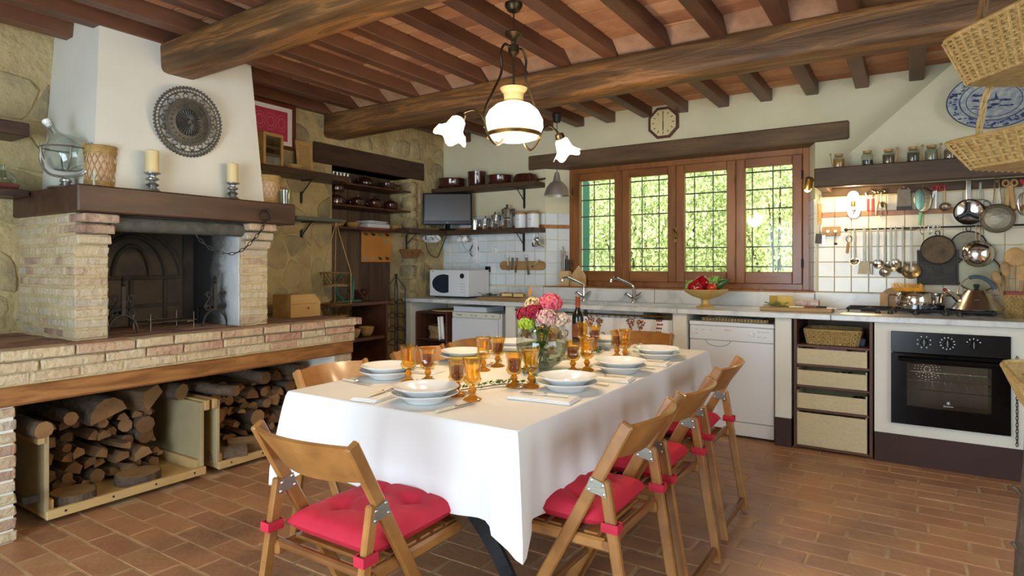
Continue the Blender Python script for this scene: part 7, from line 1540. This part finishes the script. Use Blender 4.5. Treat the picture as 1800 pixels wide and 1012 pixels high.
t = hb('food_mill_disc', .075, 'fan-shaped steel vegetable slicer with pale green handle', 'slicer', HB-.01); b = B(); b.ball((0, 0, -.1), .09, 24, 12, sq=(.62, .08, 1.0)); b.build('disc', 'copperish', t, True); b = B(); b.ball((-.02, -.012, -.1), .08, 18, 10, sq=(.38, .06, .95)); b.build('guard', mat('greenmetal', '#6f8f82', '#5d7b6f', .35, .6, scale=9), t, True)
for k in range(5): B().box(.0, .048, -.0105, -.008, -.045-.024*k, -.0435-.024*k, TR(0, 0, 0, 0, .12*(k-2))).build('blade', 'black', t)
B().tube([(-.012, -.014, -.19), (-.02, -.014, -.28)], .011, 8).build('handle', mat('mint', '#79b58a', rough=.4), t, True)
t = hb('red_scissors', .166, 'kitchen scissors with red loops under the hood beam', 'scissors', HB-.004, .0)
for s_ in (-1, 1): b = B(); b.tube([(s_*.022+.016*math.cos(a), 0, -.02+.018*math.sin(a)) for a in [2*PI*i/12 for i in range(12)]], .0045, 6, closed=True); b.build('loop', MATS['redplastic'], t, True); B().box(-.005, .005, -.002*s_, .0015*s_, -.165, -.035, TR(-.012, 0, 0, 0, s_*.12+.15)).build('blade', 'steel', t)
t = hb('tea_strainer', .202, 'small round tea strainer on a thin pale handle', 'strainer', HB+.004); handle(t, .13, .004, 'straw'); b = B(); b.tube([(.03*math.cos(a), 0, -.155+.027*math.sin(a)) for a in [2*PI*i/18 for i in range(18)]], .004, 6, closed=True); b.build('rim', 'copperish', t, True); B().lathe([(.028, 0), (.018, .012), (.0001, .016)], 16, TR(0, 0, -.155, -PI/2), cap=False).build('mesh', 'oldsteel', t, True)
t = hb('food_mill', .335, 'steel food mill with three-armed crank hanging by its handle', 'food mill', HB-.012); B().box(-.014, .014, -.004, .004, -.13, .02, c=.002).build('handle', 'steel', t); B().lathe([(.088, .0), (.085, .03), (.05, .045), (.0001, .046), (.0001, .04), (.048, .038), (.078, .026), (.084, .0)], 34, TR(0, -.03, -.2, -PI/2), cap=False).build('bowl', 'chrome', t, True)
for k in range(3): a = PI/2+2*PI*k/3+PI; B().box(-.007, .007, -.046, -.04, 0, .066, TR(0, 0, -.2, 0, a+PI/2)).build('crank_arm', 'iron', t)
B().lathe([(.012, 0), (.01, .02)], 12).build('hub', 'iron', t, True, (0, -.035, -.2), (PI/2, 0, 0))
t = hb('small_saucepan', .40, 'shiny saucepan hanging behind the food mill', 'saucepan', HB+.006); handle(t, .11, .007); B().lathe([(.06, 0), (.058, .05), (.0001, .052), (.0001, .048), (.054, .046), (.057, 0)], 28, TR(0, -.012, -.17, -PI/2-.2, .3, 0), cap=False).build('pan', 'chrome', t, True)
t = hb('wire_sieve', .487, 'large round wire sieve hanging by two thin rods', 'sieve', HB-.02)
for s_ in (-1, 1): B().tube([(s_*.008, 0, .03), (s_*.022, -.005, -.16)], .004, 6).build('handle_rod', 'steel', t)
b = B(); b.tube([(.092*math.cos(a), -.006, -.25+.092*math.sin(a)) for a in [2*PI*i/34 for i in range(34)]], .006, 6, closed=True); b.build('rim', 'oldsteel', t, True); B().lathe([(.09, 0), (.07, .035), (.035, .05), (.0001, .053)], 28, TR(0, -.006, -.25, PI/2), cap=False).build('mesh', mat('sievemesh', '#8e8a78', '#a09b86', .45, .6, scale=40, bump=.3), t, True)
t = hb('wooden_tongs', .556, 'wooden salad tongs with two finger holes under the hood beam', 'tongs', HB-.004)
for s_ in (-1, 1): b = B(); b.tube([(s_*.022+.016*math.cos(a), 0, -.015+.02*math.sin(a)) for a in [2*PI*i/12 for i in range(12)]], .007, 6, closed=True); b.build('loop', 'lightwood', t, True); B().box(-.012, .012, -.004, .004, -.19, -.03, TR(0, s_*.004, 0, 0, s_*.1), c=.003).build('arm', 'lightwood', t)
t = hb('wire_whisk', .625, 'balloon wire whisk at the right edge under the hood beam', 'whisk', HB-.01); handle(t, .09, .006)
for k in range(5): a = PI*k/5; b = B(); b.tube([(.035*math.sin(u)*math.cos(a), .035*math.sin(u)*math.sin(a), -.16+.075*math.cos(u)) for u in [2*PI*i/16 for i in range(16)]], .0018, 4, closed=True); b.build('wire_loop', 'steel', t, True)
t = hb('red_peeler', .61, 'bright red handled peeler at the right edge under the hood beam', 'peeler', HB-.02); B().box(-.012, .012, -.006, .006, -.09, .0, TR(0, 0, .0, 0, -.6), c=.004).build('handle', MATS['redplastic'], t); B().box(-.01, .01, -.002, .002, -.13, -.09, TR(0, 0, 0, 0, -.6)).build('blade', 'steel', t)
# timer, key board, brush, fork at the left of the tiles
tm_ = thing('kitchen_timer', 'round white dial timer on the tiles under the bulb', 'timer', (-.354, 5.255, 1.672)); B().lathe([(.044, 0), (.044, .012), (.04, .016), (.0001, .017)], 28, TR(0, 0, 0, PI/2), cap=False).build('dial', 'white', tm_, True); B().box(-.002, .002, -.019, -.0175, -.02, .025, TR(0, 0, 0, 0, .4)).build('pointer', 'black', tm_); B().box(-.015, .015, -.019, -.0175, .012, .016).build('mark', 'black', tm_)
kbd = thing('key_board', 'small wooden key board with two white knobs on the tiles', 'key board', (-.505, 5.255, 1.536)); B().box(-.062, .062, -.014, .0, -.036, .036, c=.003).build('board', 'boardwood', kbd)
for x in (-.022, .03): B().lathe([(.0001, .02), (.011, .018), (.013, .01), (.008, 0)], 14, TR(x, -.014, 0, PI/2), cap=False).build('knob', 'china', kbd, True)
b = B(); b.tube([(.03, -.02, -.01), (.03, -.02, -.085)], .0015, 4); b.ball((.03, -.02, -.095), .012, 8, 6, sq=(1, .5, .8)); tag(b.build('key_pendant', 'iron', None, True, (-.505, 5.255, 1.536)), 'small dark pendant on a string below the key board', 'pendant')
br = thing('pastry_brush', 'wooden-handled brush hanging at the left edge of the tiles', 'brush', (-.585, 5.24, 1.80)); B().box(-.012, .012, -.008, .008, -.17, -.05, c=.004).build('handle', 'lightwood', br); B().tube([(0, 0, .02), (0, 0, -.05)], .002, 5).build('loop', 'black', br); B().box(-.012, .012, -.007, .007, -.21, -.17, c=.002).build('bristles', 'straw', br)
fk2 = thing('meat_fork', 'steel spatula and fork hanging below the brush', 'fork', (-.585, 5.24, 1.585)); B().tube([(0, 0, .0), (0, 0, -.07)], .003, 6).build('handle', 'steel', fk2); B().box(-.02, .02, -.002, .002, -.14, -.065, TR(0, 0, 0, 0, .08)).build('blade', 'iron', fk2)
for k in range(3): B().box(.015+.008*k, .018+.008*k, -.002, .001, -.15, -.08, TR(0, 0, 0, 0, -.06)).build('prong', 'steel', fk2)
# ------------------------------------------------------------------ hanging baskets, plate, right edge
def handle_arch(t, axis, a_, h_, r=.008, m_='wickerdark', z0=0):
    for k in range(3):
        b = B(); sp2 = lambda u: a_*math.copysign(abs(math.cos(u))**.45, math.cos(u)); b.tube([((sp2(u) if axis == 'x' else .012*math.sin(u*6+k*2.1)), (a_*math.cos(u) if axis == 'y' else .012*math.sin(u*6+k*2.1)), z0+h_*math.sin(u)+.004*math.cos(u*6+k*2.1)) for u in [PI*i/24 for i in range(25)]], r*.7, 6); b.build('handle_strand', m_, t, True)
hb1 = thing('hanging_wicker_basket', 'upper large wicker basket with tall handle hanging by the ceiling beam', 'basket', (.375, 2.56, 1.905), math.atan2(-.42, .29)); weave_basket(hb1, .42, .26, .56, .34, .17, 'wicker', 14, 44, True, .004); handle_arch(hb1, 'x', .28, .42, .011, 'wickerdark', .16); B().tube([(0, 0, .575), (0, 0, .70)], .003, 5).build('hook', 'iron', hb1)
hb2 = thing('hanging_wicker_basket', 'lower wicker basket with thin handle hanging before the blue platter', 'basket', (.385, 2.63, 1.612), math.atan2(-.3, .293)); weave_basket(hb2, .36, .28, .50, .36, .10, 'wicker', 9, 44, True, .0035); handle_arch(hb2, 'x', .25, .30, .007, 'wicker', .09)
cv_ = thing('ceramic_jug', 'pale pink marbled ceramic vessel lying in the upper hanging basket', 'vessel', (.43, 2.42, 2.13)); b = B(); b.ball((0, 0, 0), .1, 20, 12, sq=(1.2, 1, .8)); b.build('body', mat('pinkceramic', '#c9a99f', '#a98a84', .3, scale=9), cv_, True); B().lathe([(.05, 0), (.045, .03), (.055, .04), (.04, .04)], 18, cap=False).build('mouth', MATS['pinkceramic'], cv_, True, (0, 0, .065))
nf = thing('twig_stand', 'rustic stand of dark branches at the right picture edge', 'stand', (.55, 2.2, 0)); rr = random.Random(13)
for (x, y, tx) in ((-.285, .02, .0), (.2, .05, 0), (-.27, -.55, 0), (.2, -.5, 0)):
    b = B(); b.tube([(x-.03+.008*rr.uniform(-1, 1), y, 0), (x-.01+.01*rr.uniform(-1, 1), y, .25), (x+.0+.01*rr.uniform(-1, 1), y, .5), (x+.02, y, .75), (x+.02, y, .86)], [.026, .022, .021, .019, .017], 8); lg2 = b.build('branch_leg', 'bark', nf, True)
    for k in range(4): z = .15+.16*k; b = B(); b.tube([(x, y, z), (x-.025, y-.01, z+.03)], .006, 5); b.build('twig_stub', 'bark', lg2)
B().tube([(-.27, .02, .845), (.22, .05, .845)], .015, 8).build('cross_branch', 'bark', nf); B().tube([(-.27, -.55, .845), (.22, -.5, .845)], .015, 8).build('cross_branch', 'bark', nf); B().tube([(-.26, .02, .82), (-.25, -.55, .82)], .015, 8).build('cross_branch', 'bark', nf)
rb = thing('tray_basket', 'wicker tray basket on the twig stand at the right edge', 'basket', (.50, 2.3, .862)); weave_basket(rb, .42, .54, .5, .62, .10, 'wicker', 9, 60, True, .004)
chn = thing('wall_chain', 'thin black chain hanging on the plaster right of the oven', 'chain', (.528, 4.655, .74)); B().tube([(0, .012, .0), (0, -.004, 0)], .003, 5).build('nail', 'iron', chn)
lk = B(); lk.tube([(.006*math.cos(a), 0, .013*math.sin(a)) for a in [2*PI*i/10 for i in range(10)]], .0022, 5, closed=True); lkm = lk.mesh('link', True); lkm.materials.append(M['iron'])
for i in range(27): link('link', lkm, None, chn, (0, -.006, -.012-.0195*i), (0, 0, PI/2*(i % 2)+.4))
